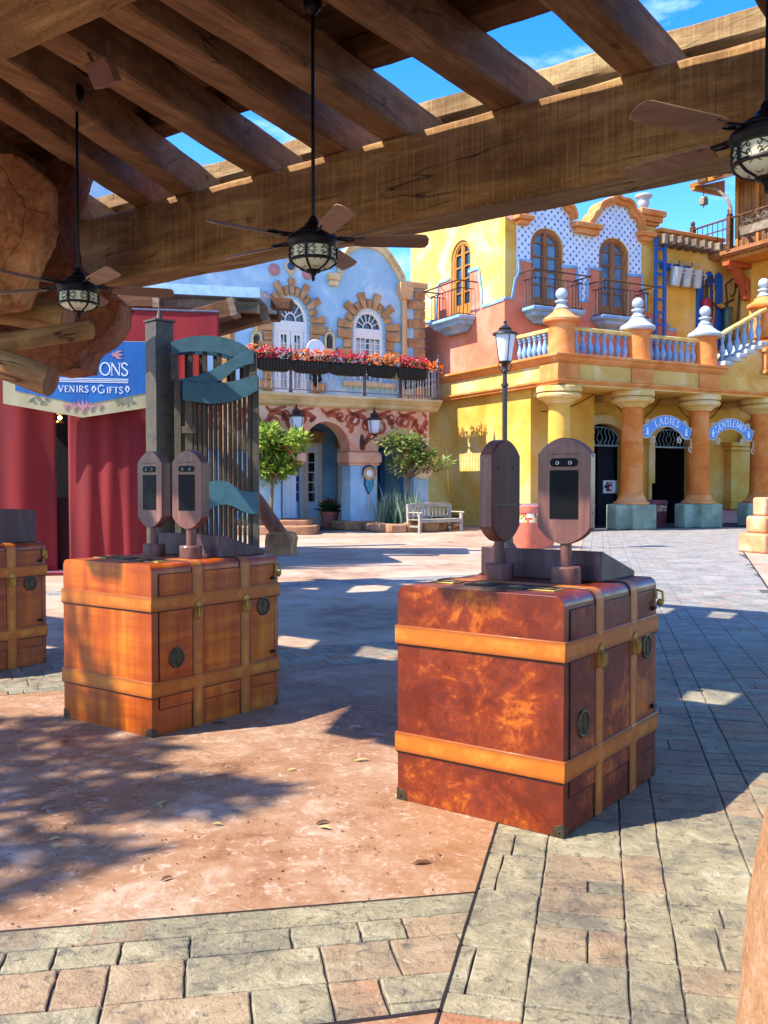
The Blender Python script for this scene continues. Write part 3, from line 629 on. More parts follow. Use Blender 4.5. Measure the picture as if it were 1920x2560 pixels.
# ---- ceiling fans
def make_fan(label, loc, top, az, pitch=-24):
    t = thing('ceiling_fan', label, 'ceiling fan', loc, 0, 'lantern ceiling fans hanging from the pergola')
    H = top - loc[2]
    mb = MB(); mb.tube([(0, 0, .08), (0, 0, H)], .0135, 10); mb.build('rod', M['fan_black'], t)
    mb = MB(); mb.lathe([(.02, H + .06), (.062, H + .055), (.068, H), (.062, H - .05), (.04, H - .085), (.018, H - .1)]); mb.build('canopy', M['fan_black'], t)
    mb = MB(); mb.lathe([(.018, .185), (.032, .165), (.038, .145), (.06, .125), (.075, .105), (.10, .085), (.112, .082), (.118, .07), (.14, .055), (.152, .052), (.155, .04), (.17, .035), (.182, .02), (.185, .0), (.178, -.012), (.172, -.03), (.17, -.035)], n=36); mb.build('housing', M['fan_black'], t)
    g = MB(); g.lathe([(.160, -.032), (.162, -.125), (.156, -.14), (.12, -.172), (.06, -.196), (.02, -.2)], n=36); g.build('lantern_shade', M['alabaster'], t)
    mb = MB()
    for z, r in ((-.036, .171), (-.132, .169)):
        mb.lathe([(r - .012, z - .010), (r, z - .010), (r + .003, z), (r, z + .010), (r - .012, z + .010)], n=36)
    mb.lathe([(.02, -.19), (.055, -.192), (.06, -.2), (.05, -.212), (.03, -.216), (.018, -.23), (.010, -.245), (.014, -.255), (.008, -.272), (.002, -.276)], n=20)
    def on(a, z, r=.169): return (r * math.cos(a), r * math.sin(a), z)
    for k in range(6):
        a = k * math.pi / 3 + .3
        mb.tube([on(a, -.03, .170), on(a, -.13, .170), on(a, -.142, .162), on(a, -.172, .125), on(a, -.196, .062)], .0085, 6)
        for sgn in (-1, 1):
            for up in (-1, 1):
                c = a + math.pi / 6; sp = spiral(.17, up * .0, .026, .006, 0, 0)
                pts = []
                for i in range(17):
                    th = i / 16 * 2.2 * math.pi; rr_ = .017 * (1 - .65 * i / 16)
                    dx = sgn * (.026 + rr_ * math.cos(th + math.pi)); dz = up * (.016 + rr_ * math.sin(th)); pts.append(on(c + dx / .169, -.084 + dz, .171))
                far_ = [on(c + sgn * (.075 - .012 * i) / .169, -.084 + up * (.004 + .0075 * i), .171) for i in range(5)]
                mb.tube(far_ + pts[5:], .0032, 5)
                mb.tube([on(c + sgn * (.075 - .0) / .169, -.084 + up * .002, .171), on(c + sgn * .083 / .169, -.084 + up * .02, .171), on(c + sgn * .074 / .169, -.084 + up * .032, .171), on(c + sgn * .066 / .169, -.084 + up * .026, .171)], .003, 5)
            hp = []
            for i in range(15):
                th = i / 14; aa = c + sgn * (.055 * math.sin(th * math.pi * .95) + .004) / .15; zz = -.188 + .045 * th; rr_ = .085 + (.155 - .085) * th - .004; hp.append((rr_ * math.cos(aa), rr_ * math.sin(aa), zz))
            mb.tube(hp, .0035, 5)
    mb.build('scrollwork', M['iron'], t)
    for k in range(5):
        a = az + k * 2 * math.pi / 5
        b = MB(); b.m = Matrix.Rotation(a, 4, 'Z') @ Matrix.Translation((0, 0, .012)) @ Matrix.Rotation(R(pitch), 4, 'X')
        o = [(.29, -.05), (.36, -.062), (.76, -.072), (.80, -.066), (.822, -.03), (.822, .03), (.80, .066), (.76, .072), (.36, .062), (.29, .05)]
        b.ext(o, -.004, .004, axis='z'); bl = b.build('blade', M['blade_wood'], t, .002)
        b = MB(); b.m = Matrix.Rotation(a, 4, 'Z') @ Matrix.Translation((0, 0, .018))
        b.tube([(.15, 0, 0), (.19, .03, .01), (.24, .035, .004), (.30, .02, .004)], .008, 6); b.tube([(.15, 0, 0), (.19, -.03, .01), (.24, -.035, .004), (.30, -.02, .004)], .008, 6)
        b.ext([(.25, -.03), (.36, -.045), (.38, 0), (.36, .045), (.25, .03)], .002, .010, axis='z'); b.tube([(.22 + .02 * math.cos(i * .6), .02 * math.sin(i * .6), .012) for i in range(11)], .006, 5)
        b.build('blade_bracket', M['fan_black'], bl)
    return t
def fan_at(u, v, Y):
    r = ray(u, v); return tuple(Vector((0, 0, EYE)) + r * (Y / r.y))
make_fan('black lantern ceiling fan hanging in front of the blue building gable', fan_at(783, 606, 6.7), 4.98, .02)
make_fan('black lantern ceiling fan farthest away, above the rock ledge with logs', fan_at(196, 722, 8.26), 4.98, .35)
make_fan('black lantern ceiling fan nearest to the camera, cut off at the right edge', fan_at(1918, 345, 4.75), 4.98, 3.55, 20)
# ================================================================== TRUNK KIOSKS
KW, KD, KH = .891, 1.141, 1.065
def kprof(g, r=.045):
    return [(-KW - g, .0), (g, .0), (g, KH - r)] + arc(-r, KH - r, r + g, 0, 90, 6)[1:] + arc(-KW + r, KH - r, r + g, 90, 180, 6)
def scanner_outline(w, z0, z1, sh):
    h = w / 2; return [(-h, z0 + sh), ] + [(-h + w * i / 10, z0 + sh - sh * math.sin(math.pi * i / 10) ** .8) for i in range(1, 10)] + [(h, z0 + sh), (h, z1 - sh)] + [(h - w * i / 10, z1 - sh + sh * math.sin(math.pi * i / 10) ** .8) for i in range(1, 10)] + [(-h, z1 - sh)]
def make_kiosk(label, org, ang, leather, strap, yaws, ledge_h=.155, flat=False):
    t = thing('trunk_kiosk', label, 'kiosk', (org[0], org[1], .002), ang, 'trunk shaped entry kiosks in a row')
    mb = MB(); mb.ext(kprof(0), 0, KD); case = mb.build('case', M[leather], t, .006)
    mb = MB(); mb.ext([(.06, .165), (1.095, .165), (1.095, 1.0), (.06, 1.0)], .0005, .004, axis='x'); door = mb.build('door', M[leather], t, .002)
    mb = MB()                                  # door gap, piano hinge and lid line
    mb.box(.0002, .0035, .052, .0585, .16, 1.004); mb.box(.0002, .0026, .0585, 1.1, 1.0015, 1.006); mb.box(.0002, .0026, 1.0965, 1.101, .165, 1.001)
    mb.box(.0002, .0026, .0585, 1.0965, .159, .163)
    for i in range(40): mb.tube([(.004, .0555, .18 + i * .02), (.004, .0555, .196 + i * .02)], .0032, 6)
    mb.build('door_hinge', M['dark_line'], t, smooth=0)
    for y0, y1 in ((.33, .425), (.76, .855)):
        mb = MB(); mb.ext(kprof(.0065), y0, y1); mb.build('strap', M[strap], t, .003)
        mb = MB()
        for y in (y0 - .004, y1): mb.ext(kprof(.0045), y, y + .004)
        mb.build('strap_edge', M['dark_line'], t, smooth=0)
    for z0, z1 in ((.243, .34), (.775, .868)):
        mb = MB(); mb.box(-KW - .011, .011, -.011, KD + .011, z0, z1); mb.build('strap', M[strap], t, .004)
        mb = MB(); mb.box(-KW - .005, .005, -.005, KD + .005, z0 - .006, z0 - .0005); mb.build('strap_edge', M['dark_line'], t, smooth=0)
    for y in (.3725, .8075):                     # latches
        mb = MB(); mb.box(.0065, .0125, y - .026, y + .026, .712, .79); mb.ext([(y - .02, .70), (y + .02, .70), (y + .03, .72), (y + .024, .80), (y, .815), (y - .024, .80), (y - .03, .72)], .0115, .018, axis='x')
        mb.tube([(.02, y - .012, .78), (.036, y - .012, .765), (.036, y - .01, .715), (.022, y, .695), (.036, y + .01, .715), (.036, y + .012, .765), (.02, y + .012, .78)], .005, 6); mb.box(.018, .03, y - .008, y + .008, .72, .775); mb.build('latch', M['brass'], t, .002)
    for y, z in ((.195, .47), (.985, .715)):     # round vents
        mb = MB(); ring = [(.0045, 0)] ; n = 28; vs = []; fs = []
        for rr_, xx in ((.066, .004), (.064, .011), (.056, .013), (.051, .010), (.051, .006)):
            for k in range(n): a = 2 * math.pi * k / n; vs.append((xx, y + rr_ * math.cos(a), z + rr_ * math.sin(a)))
        for i in range(4):
            for k in range(n): fs.append([i * n + k, i * n + (k + 1) % n, (i + 1) * n + (k + 1) % n, (i + 1) * n + k])
        fs.append([4 * n + k for k in range(n)]); mb.add(vs, fs); v = mb.build('vent', M['dark_brass'], t)
        mb = MB(); mb.box(.006, .0095, y - .003, y + .003, z - .047, z + .047)
        for i in range(-5, 6):
            w = math.sqrt(max(0, .049 ** 2 - (i * .0085) ** 2)); mb.box(.006, .008, y - w, y + w, z + i * .0085 - .0022, z + i * .0085 + .0022)
        mb.build('grille', M['dark_brass'], v, smooth=0)
    for z in (.385, .905):
        mb = MB(); mb.box(.004, .016, 1.06, 1.09, z - .012, z + .012); mb.tube([(.016, 1.052, z), (.016, 1.098, z)], .007); mb.build('hinge', M['iron'], t, .002)
    mb = MB(); mb.box(.001, .012, KD - .04, KD - .012, .95, 1.0); mb.tube([(.012, KD - .03, 1.0), (.04, KD - .02, .99), (.046, KD - .02, .94), (.03, KD - .022, .915), (.012, KD - .03, .93)], .007, 6); mb.ball((.03, KD - .022, .935), .018); mb.build('handle', M['brass'], t)
    for x in (-KW, 0):                           # brass corner guards
        sg = 1 if x < 0 else -1; mb = MB()
        mb.ext([(x - sg * .003, 0), (x + sg * .055, 0), (x + sg * .052, .03), (x + sg * .036, .05), (x + sg * .012, .058), (x - sg * .003, .058)], -.004, .0006)
        if x == 0: mb.ext([(-.003, 0), (.045, 0), (.042, .03), (.03, .046), (-.003, .052)], -.0006, .004, axis='x')
        mb.ball((x + sg * .02, -.005, .024), .006); mb.build('corner_guard', M['dark_brass'], t, .001)
    mb = MB(); mb.ext([(KD - .045, 0), (KD, 0), (KD, .052), (KD - .03, .044)], -.0006, .004, axis='x'); mb.build('corner_guard', M['dark_brass'], t, .001)
    for i, (x, y) in enumerate(((-.755, .245), (-.56, .25), (-.355, .215), (-.195, .215))):   # touch plates on the lid
        mb = MB(); mb.box(x - .068, x + .068, y - .055, y + .055, KH, KH + .006); pl = mb.build('touch_plate', M['dark_brass' if i in (1, 2) else 'brass'], t, .002)
        mb = MB(); mb.box(x - .054, x + .054, y - .042, y + .042, KH + .0062, KH + .0072); mb.build('inlay', M['dark_line' if i in (0, 3) else 'dark_brass'], pl, smooth=0)
        mb = MB()
        if i in (0, 3): mb.ext([(x - .045, y), (x - .005, y + .03), (x - .005, y + .012), (x + .045, y + .012), (x + .045, y - .012), (x - .005, y - .012), (x - .005, y - .03)] if i == 0 else [(x + .045, y), (x + .005, y - .03), (x + .005, y - .012), (x - .045, y - .012), (x - .045, y + .012), (x + .005, y + .012), (x + .005, y + .03)], KH + .0074, KH + .0095, axis='z')
        else: mb.lathe([(.034, KH + .0074), (.034, KH + .0095), (.02, KH + .010)], (x, y, 0), 20)
        mb.build('relief', M['brass'], pl, .001)
    mb = MB()
    if flat: mb.ext([(.69, KH + .001), (1.12, KH + .001), (1.12, KH + ledge_h - .02), (.69, KH + ledge_h)], -.80, -.10, axis='x')
    else: mb.ext([(.69, KH + .001), (1.14, KH + .001), (1.14, KH + .03), (.71, KH + ledge_h), (.69, KH + ledge_h)], -.82, -.12, axis='x')
    mb.build('ledge', M['ledge_wood'], t, .006)
    for (x, y, yaw, back) in yaws:
        mb = MB(); mb.lathe([(.074, KH), (.076, KH + .01), (.075, KH + .078), (.07, KH + .086), (.03, KH + .087)], (x, y, 0), 28); mb.build('scanner_base', M['scanner_wood'], t)
        mb = MB(); mb.tube([(x, y, KH + .08), (x, y, KH + .24)], .029, 20); mb.build('scanner_pole', M['scanner_wood'], t)
        T = Matrix.Translation((x, y, 0)) @ Matrix.Rotation(yaw, 4, 'Z')
        mb = MB(); mb.m = T; mb.ext(scanner_outline(.272, 1.262, 1.792, .082), -.036, .036); hd = mb.build('scanner', M['scanner_wood'], t, .005)
        mb = MB(); mb.m = T; mb.box(-.074, .074, -.0385, -.0368, 1.388, 1.630); mb.build('screen', M['screen_glass'], hd, smooth=0)
        mb = MB(); mb.m = T; mb.ext(arc(-.052, 1.668, .021, 90, 270, 8) + arc(.052, 1.668, .021, -90, 90, 8), -.0392, -.0368); mb.build('camera_bar', M['screen_glass'], hd, .0008)
        for xx in (-.033, .033):
            mb = MB(); mb.m = T @ Matrix.Translation((xx, -.0395, 1.666)) @ Matrix.Rotation(R(90), 4, 'X'); mb.lathe([(.0105, -.001), (.0105, .003), (.008, .0045)], n=16); mb.build('lens_ring', M['lens_ring'], hd)
            mb = MB(); mb.m = T; mb.ball((xx, -.0435, 1.666), .0066, 8); mb.build('lens', M['lens_glass'], hd)
        mb = MB(); mb.m = T; mb.box(-.075, .075, -.0375, -.0362, 1.7085, 1.7115)
        mb.build('slot', M['dark_line'], hd, smooth=0)
        mb = MB(); mb.m = T
        bz = scanner_outline(.266, 1.266, 1.788, .08)
        mb.ext(bz, .0362, .0405); bp_ = mb.build('back_panel', M['scanner_dark'], hd, .003)
        mb = MB(); mb.m = T; mb.box(-.137, .137, .0405, .0445, 1.452, 1.459); mb.box(-.06, .06, .0405, .0415, 1.713, 1.716); mb.build('back_bar', M['ledge_wood'], hd, .001)
        mb = MB(); mb.m = T
        for xx in (-.07, .07): mb.ball((xx, .042, 1.645), .0075, 8)
        for sx in (-.1362, .1362):
            for zz in (1.42, 1.70): mb.ball((sx, .0, zz), .005, 8)
        mb.build('screw', M['screw'], hd)
    return t
make_kiosk('dark red mottled leather trunk kiosk on the right, nearest to the camera', (.789, 4.08), -.628, 'leather_red', 'strap_tan', [(-.615, .53, -1.63, True), (-.25, .55, .09, False)])
make_kiosk('orange leather trunk kiosk in the middle with both scanners facing forward', (-1.428, 5.728), -.63, 'leather_orange', 'strap_orange', [(-.60, .53, -.06, False), (-.24, .54, .06, False)])
make_kiosk('brown trunk kiosk cut off at the left edge, farthest back', (-3.642, 7.278), -.63, 'leather_brown', 'strap_orange', [], .30, True)
# ================================================================== BLUE BUILDING
TH = R(28); BF = Fr((-.89, 33.2), TH)
blue = thing('blue_building', 'pale blue stucco building with flower balcony, stone window surrounds and painted arches', 'building', (BF.o.x, BF.o.y, 0), TH)
BX0, BX1 = -9.0, 2.95
def bx(u, v, y=0): return BF.xz(u, v, y)
# lower arcade wall
a1l, a1t = bx(757, 1129, .1), bx(812, 1054, .1); a1r = bx(876, 1129, .1); zs = bx(897, 1129, .1)[1]
a2l, a2r, a2t = bx(946, 1129, .1), bx(1034, 1129, .1), bx(988, 1084, .1)
def archtop(l, r_, t): return [(l, zs)] + arc((l + r_) / 2, zs, (r_ - l) / 2, 180, 0, 20, t - zs)[1:-1] + [(r_, zs)]
mb = MB(); mb.ext([(BX0, zs)] + archtop(a1l[0], a1r[0], a1t[1]) + archtop(a2l[0], a2r[0], a2t[1]) + [(BX1, zs), (BX1, 4.32), (BX0, 4.32)], .1, .95); mb.build('arcade_wall', M['peach_plaster'], blue, .02)
def pier(x0, x1, y0, y1, zt, mat, b=.05): mb = MB(); mb.box(x0, x1, y0, y1, 0, zt); return mb.build('pier', M[mat], blue, b, seg=3)
pier(BX0, bx(704, 1200, .1)[0], .12, .93, zs - .02, 'blue_plaster'); pier(a1r[0] + .02, a2l[0] - .02, .12, .93, zs - .02, 'blue_plaster'); pier(a2r[0] + .02, BX1, .12, .93, zs - .02, 'blue_plaster')
for x0, x1 in ((a1l[0] - 1.4, a1l[0]), (a1r[0], a2l[0]), (a2r[0], BX1)):
    z0, z1 = bx(897, 1157, 0)[1], bx(897, 1129, 0)[1]
    mb = MB(); mb.box(x0 - .1, x1 + .1, 0.0, 1.03, z0, z1 - .003); mb.box(x0 - .05, x1 + .05, .05, .98, z0 - .09, z0 + .01); mb.build('pier_capital', M['peach_plaster'], blue, .05, seg=3)
mb = MB(); mb.box(a1r[0] - .3, a2l[0] + .12, -.12, 1.1, 0, bx(897, 1303, -.1)[1]); mb.build('pier_base', M['tan_stone'], blue, .06)
# porch interior
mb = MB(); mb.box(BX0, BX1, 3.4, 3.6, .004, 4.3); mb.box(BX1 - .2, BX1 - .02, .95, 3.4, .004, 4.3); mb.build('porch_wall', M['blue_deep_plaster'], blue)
mb = MB(); mb.box(BX0, BX1, .96, 3.4, 4.15, 4.3); mb.build('porch_ceiling', M['plank_wood'], blue)
mb = MB(); mb.box(BX0, BX1 - .2, .2, 3.4, .004, .02); mb.build('porch_floor', M['dark_floor'], blue)
def panel_door(x0, x1, z0, z1, y, mat, panes=(5, 1), glassfrac=(.30, .92), knob=None, gl='pane_brown', pane_w=None):
    mb = MB(); g0 = z0 + (z1 - z0) * glassfrac[0]; g1 = z0 + (z1 - z0) * glassfrac[1]; w = x1 - x0; s = .2 * w if pane_w is None else (w - pane_w) / 2; n = panes[0]; m_ = panes[1]
    holes = []; ph = (g1 - g0) / n; pw = (w - 2 * s) / m_
    for i in range(n):
        for j in range(m_):
            a, b = x0 + s + pw * j + .015, x0 + s + pw * (j + 1) - .015; c, d = g0 + ph * i + .02, g0 + ph * (i + 1) - .02; holes.append([(a, c), (b, c), (b, d), (a, d)])
    mb.ext([(x0, z0), (x1, z0), (x1, z1), (x0, z1)], y - .03, y + .03, holes)
    mb.box(x0 + .7 * s, x1 - .7 * s, y - .042, y - .0305, z0 + .12, g0 - .12)
    d = mb.build('door', M[mat], blue, .006)
    gb = MB(); gb.box(x0 + s * .8, x1 - s * .8, y + .005, y + .015, g0, g1); gb.build('pane', M[gl], d)
    fr = MB(); t_ = .13
    fr.box(x0 - t_, x0 - .004, y - .08, y + .04, z0, z1 + t_); fr.box(x1 + .004, x1 + t_, y - .08, y + .04, z0, z1 + t_); fr.box(x0 - .003, x1 + .003, y - .08, y + .04, z1 + .004, z1 + t_); fr.build('frame', M['cream_paint'], d, .01)
    if knob:
        kb = MB(); kb.ball((knob, y - .07, z0 + (z1 - z0) * .55), .045, 8); kb.tube([(knob, y - .05, z0 + (z1 - z0) * .50), (knob, y - .09, z0 + (z1 - z0) * .48), (knob, y - .05, z0 + (z1 - z0) * .40)], .018, 6); kb.build('handle', M['iron'], d)
    return d
yb = 3.35
dA0, dA1 = bx(768, 1150, yb)[0], bx(788, 1150, yb)[0]; zt = bx(778, 1115, yb)[1]
panel_door(dA0 - .12, dA1 + .12, .03, zt, yb, 'white_blue_paint', pane_w=.3)
dB0 = bx(852, 1150, yb)[0]; panel_door(dB0, dB0 + .95, .03, bx(858, 1128, yb)[1], yb, 'cream_paint', knob=dB0 + .12, pane_w=.4)
panel_door(bx(748, 1150, yb)[0] - .35, bx(752, 1150, yb)[0] + .1, .03, zt, yb, 'white_blue_paint', pane_w=.22)
def lintel(xa, xb, z0, z1, y):
    n = 4; w = (xb - xa) / n
    for i in range(n):
        dz = .05 * (1 - abs(i - 1.5) / 1.5); mb = MB(); mb.ext([(xa + w * i + .01, z0), (xa + w * (i + 1) - .01, z0), (xa + w * (i + 1) + .02 * (i - 1), z1 + dz), (xa + w * i + .02 * (i - 2), z1 + dz)], y - .22, y); mb.build('lintel_stone', M['tan_stone'], blue, .02)
l0, l1 = bx(760, 1107, yb), bx(802, 1080, yb); lintel(l0[0] - .1, l1[0] + .05, l0[1], l1[1], yb + .04)
l0, l1 = bx(842, 1121, yb), bx(900, 1099, yb); lintel(l0[0], l1[0], l0[1], l1[1], yb + .04)
# open white shutter door at the left with a blue pole
s0, s1 = bx(706, 1165, 1.3), bx(740, 1301, 1.3)
mb = MB(); mb.box(s0[0], s1[0], 1.27, 1.33, .3, s0[1]); 
for i in range(2):
    for k in range(3): mb.box(s0[0] + .09 + i * (s1[0] - s0[0] - .1) / 2, s0[0] + (i + 1) * (s1[0] - s0[0] - .08) / 2, 1.255, 1.2695, .45 + k * .85, 1.15 + k * .85)
mb.build('shutter_door', M['white_blue_paint'], blue, .01)
mb = MB(); mb.tube([(s1[0] + .07, 1.2, .05), (s1[0] + .07, 1.2, s0[1] + .35)], .035); mb.build('door_pole', M['blue_board'], blue)
# yellow room and blue window frame seen through the second arch
mb = MB(); mb.box(a2l[0] + .1, a2l[0] + 1.05, 3.30, 3.395, .9, 3.1); mb.build('window_panel', M['yellow_pale'], blue, .01)
mb = MB(); mb.box(a2l[0] + 1.12, a2l[0] + 1.35, 3.2, 3.39, .03, 3.4); mb.box(a2l[0] + 1.75, a2l[0] + 1.98, 3.2, 3.39, .03, 3.4); mb.build('door_frame', M['sign_blue'], blue, .01)
mb = MB(); mb.box(a2l[0] + 1.36, a2l[0] + 1.74, 3.3, 3.39, .03, 3.4); mb.build('doorway', M['pane_dark'], blue)
# painted frieze: scrolls
mb = MB(); fr_ = random.Random(5); y0, y1 = .094, .0995
z0f, z1f = 3.25, 4.3
def clear(x, z):
    for (l, r_, t) in ((a1l[0], a1r[0], a1t[1]), (a2l[0], a2r[0], a2t[1])):
        c, rx = (l + r_) / 2, (r_ - l) / 2 + .16; rz = t - zs + .16
        if z < zs + .02 or (abs(x - c) < rx and ((x - c) / rx) ** 2 + ((z - zs) / rz) ** 2 < 1): return False
    return zs + .03 < z < 4.30 and BX0 < x < BX1 - .06
def stroke(pts, w):
    seg = []; ws = []
    n = len(pts)
    for i, (x, z) in enumerate(pts + [(1e9, 0)]):
        if x < 1e8 and clear(x, z): seg.append((x, z)); ws.append(w * (.35 + .65 * math.sin(math.pi * min(1, (i + .5) / n) ** .8)))
        else:
            if len(seg) > 2: mb.ribbon(seg, ws, y0, y1)
            seg = []; ws = []
x = -5.6; i = 0
while x < 2.9:
    up = i % 2 == 0
    stroke(curve([(x - .3, 3.0), (x + .05, 3.55), (x + .35, 4.05), (x + .75, 4.0), (x + .95, 3.6), (x + 1.3, 3.35)], 7), .19)
    stroke(spiral(x + .35, 3.72 if up else 3.9, .30, .05, R(200), 1.35 if up else -1.35), .12)
    stroke(spiral(x + .85, 4.02 if up else 3.75, .22, .04, R(20), -1.4), .10)
    stroke(curve([(x + .1, 4.28), (x + .3, 4.12), (x + .6, 4.22), (x + .85, 4.27)], 6), .14)
    stroke(curve([(x + .9, 3.2), (x + .75, 2.95), (x + .95, 2.75), (x + 1.25, 2.9), (x + 1.2, 3.2)], 6), .13)
    for k in range(2):
        a = fr_.uniform(.3, 1.2); cx, cz = x + .2 + .5 * k, 3.45 + .35 * k; stroke([(cx, cz), (cx + .1 * math.cos(a), cz + .1 * math.sin(a)), (cx + .22 * math.cos(a), cz + .22 * math.sin(a)), (cx + .3 * math.cos(a), cz + .3 * math.sin(a))], .17)
    x += 1.02; i += 1
mb.build('painted_scrollwork', M['fresco_red'], blue, smooth=0)
# cornice and balcony slab
mb = MB(); prof = [(.1, 4.30), (.0, 4.34), (-.08, 4.40), (-.11, 4.47), (-.2, 4.52), (-.26, 4.60), (-.33, 4.63), (-.33, 4.73), (3.0, 4.73), (3.0, 4.30)]
mb.ext(prof, BX0, BX1 + .32, axis='x'); mb.build('balcony_cornice', M['cream_plaster'], blue, .01)
# upper wall and gable
UY = 2.8
def ux(u, v): return BF.xz(u, v, UY)
W1 = dict(l=ux(686, 804)[0], r=ux(768, 804)[0], s=ux(725, 806)[1], t=ux(725, 745)[1], b=4.735)
W2 = dict(l=ux(884, 824)[0], r=ux(957, 824)[0], s=ux(920, 826)[1], t=ux(920, 777)[1], b=ux(920, 955)[1])
qr = ux(1059, 720)[0]; zpar = ux(1030, 716)[1]
gable = [ux(1004, 716), ux(1003, 700), ux(988, 672), ux(970, 645), ux(958, 630), ux(940, 618), ux(915, 612), ux(890, 614), ux(868, 628), ux(853, 652), ux(846, 690)]
wl = ux(830, 690)
out = [(-10, 4.73), (qr, 4.73), (qr, zpar)] + gable[:1] + gable[1:] + [(wl[0], ux(830, 640)[1]), (wl[0] - .6, ux(830, 560)[1]), (wl[0] - 1.5, 12.6), (wl[0] - 3, 13.0), (-10, 13.0)]
h1 = arch(W1['l'], W1['r'], W1['b'] + .001, W1['s'], W1['t'] + .0, 18); h2 = arch(W2['l'], W2['r'], W2['b'], W2['s'], W2['t'], 18)
mb = MB(); mb.ext(out, UY, UY + .3, [h1, h2]); mb.build('upper_wall', M['blue_plaster'], blue)
mb = MB(); mb.box(-10, qr - .05, UY + 5, UY + 5.2, 4.7, 8.9); mb.box(-10, qr - .05, UY + .31, UY + 5, 4.6, 4.7); mb.box(qr - .25, qr - .02, UY + .31, UY + 5, 4.73, zpar - .2); mb.build('rear_wall', M['blue_deep_plaster'], blue)
mb = MB(); g2 = [(x, z) for x, z in gable]; mb.ribbon(g2, .22, UY - .12, UY + .33); mb.ribbon([(x + (.06 if i < 6 else -.02), z + .09) for i, (x, z) in enumerate(g2)], .09, UY - .2, UY + .33); mb.build('gable_trim', M['cream_plaster'], blue, .02)
mb = MB(); p0 = ux(816, 690); p1 = ux(846, 697); mb.box(p0[0], p1[0], UY - .25, UY, p1[1] - .1, p0[1] + .1); mb.box(p0[0] + .06, p1[0] - .06, UY - .18, UY - .002, p1[1] - .3, p1[1] - .1); mb.build('corbel', M['cream_plaster'], blue, .04)
mb = MB(); mb.box(ux(1004, 716)[0] - .05, qr + .12, UY - .15, UY + .4, zpar - .08, zpar + .16); mb.build('parapet_cap', M['tan_trim'], blue, .03)
# quoins
z = 4.8; i = 0
while z < zpar - .3:
    w = .74 if i % 2 == 0 else .46; mb = MB(); mb.box(qr - w, qr + .05, UY - .07, UY - .002, z + .015, z + .365); mb.build('quoin', M['tan_stone'], blue, .04); z += .38; i += 1
# drainpipe with hopper
dx = ux(1007, 800)[0]; zh = ux(1007, 745)[1]
mb = MB(); mb.tube([(dx, UY - .12, 4.75), (dx, UY - .12, zh)], .11, 10); mb.build('drainpipe', M['tan_trim'], blue)
mb = MB(); mb.ext([(dx - .15, zh - .1), (dx + .15, zh - .1), (dx + .3, zh + .25), (dx + .3, zh + .55), (dx - .3, zh + .55), (dx - .3, zh + .25)], UY - .35, UY - .003); mb.build('drain_hopper', M['tan_trim'], blue, .02)
# windows
def surround(w, n, zb, extra=.0):
    cx = (w['l'] + w['r']) / 2; rx = (w['r'] - w['l']) / 2 + .10; rz = w['t'] - w['s'] + .10
    for k in range(n):
        a0, a1 = 180 - 180 * k / n, 180 - 180 * (k + 1) / n; big = k % 2 == 0; d = .62 if big else .36; g = 1.6
        p = [(cx + rx * math.cos(R(a)), w['s'] + rz * math.sin(R(a))) for a in (a0 - g, a1 + g)]; q = [(cx + (rx + d) * math.cos(R(a)), w['s'] + (rz + d) * math.sin(R(a))) for a in (a1 + g, a0 - g)]
        mb = MB(); mb.ext(p + q, UY - (.16 if big else .1), UY - .002); mb.build('arch_stone', M['tan_stone'], blue, .03)
    z = w['s'] - .03; i = 0
    while z > zb + .2:
        ww = .62 if i % 2 == 0 else .36; h = .36
        for sg in (-1, 1):
            xa = cx + sg * rx; xb = cx + sg * (rx + ww); mb = MB(); mb.box(min(xa, xb), max(xa, xb), UY - (.14 if i % 2 == 0 else .1), UY - .002, z - h + .02, z); mb.build('jamb_stone', M['tan_stone'], blue, .03)
        z -= h; i += 1
surround(W1, 13, 4.75); surround(W2, 11, W2['b'])
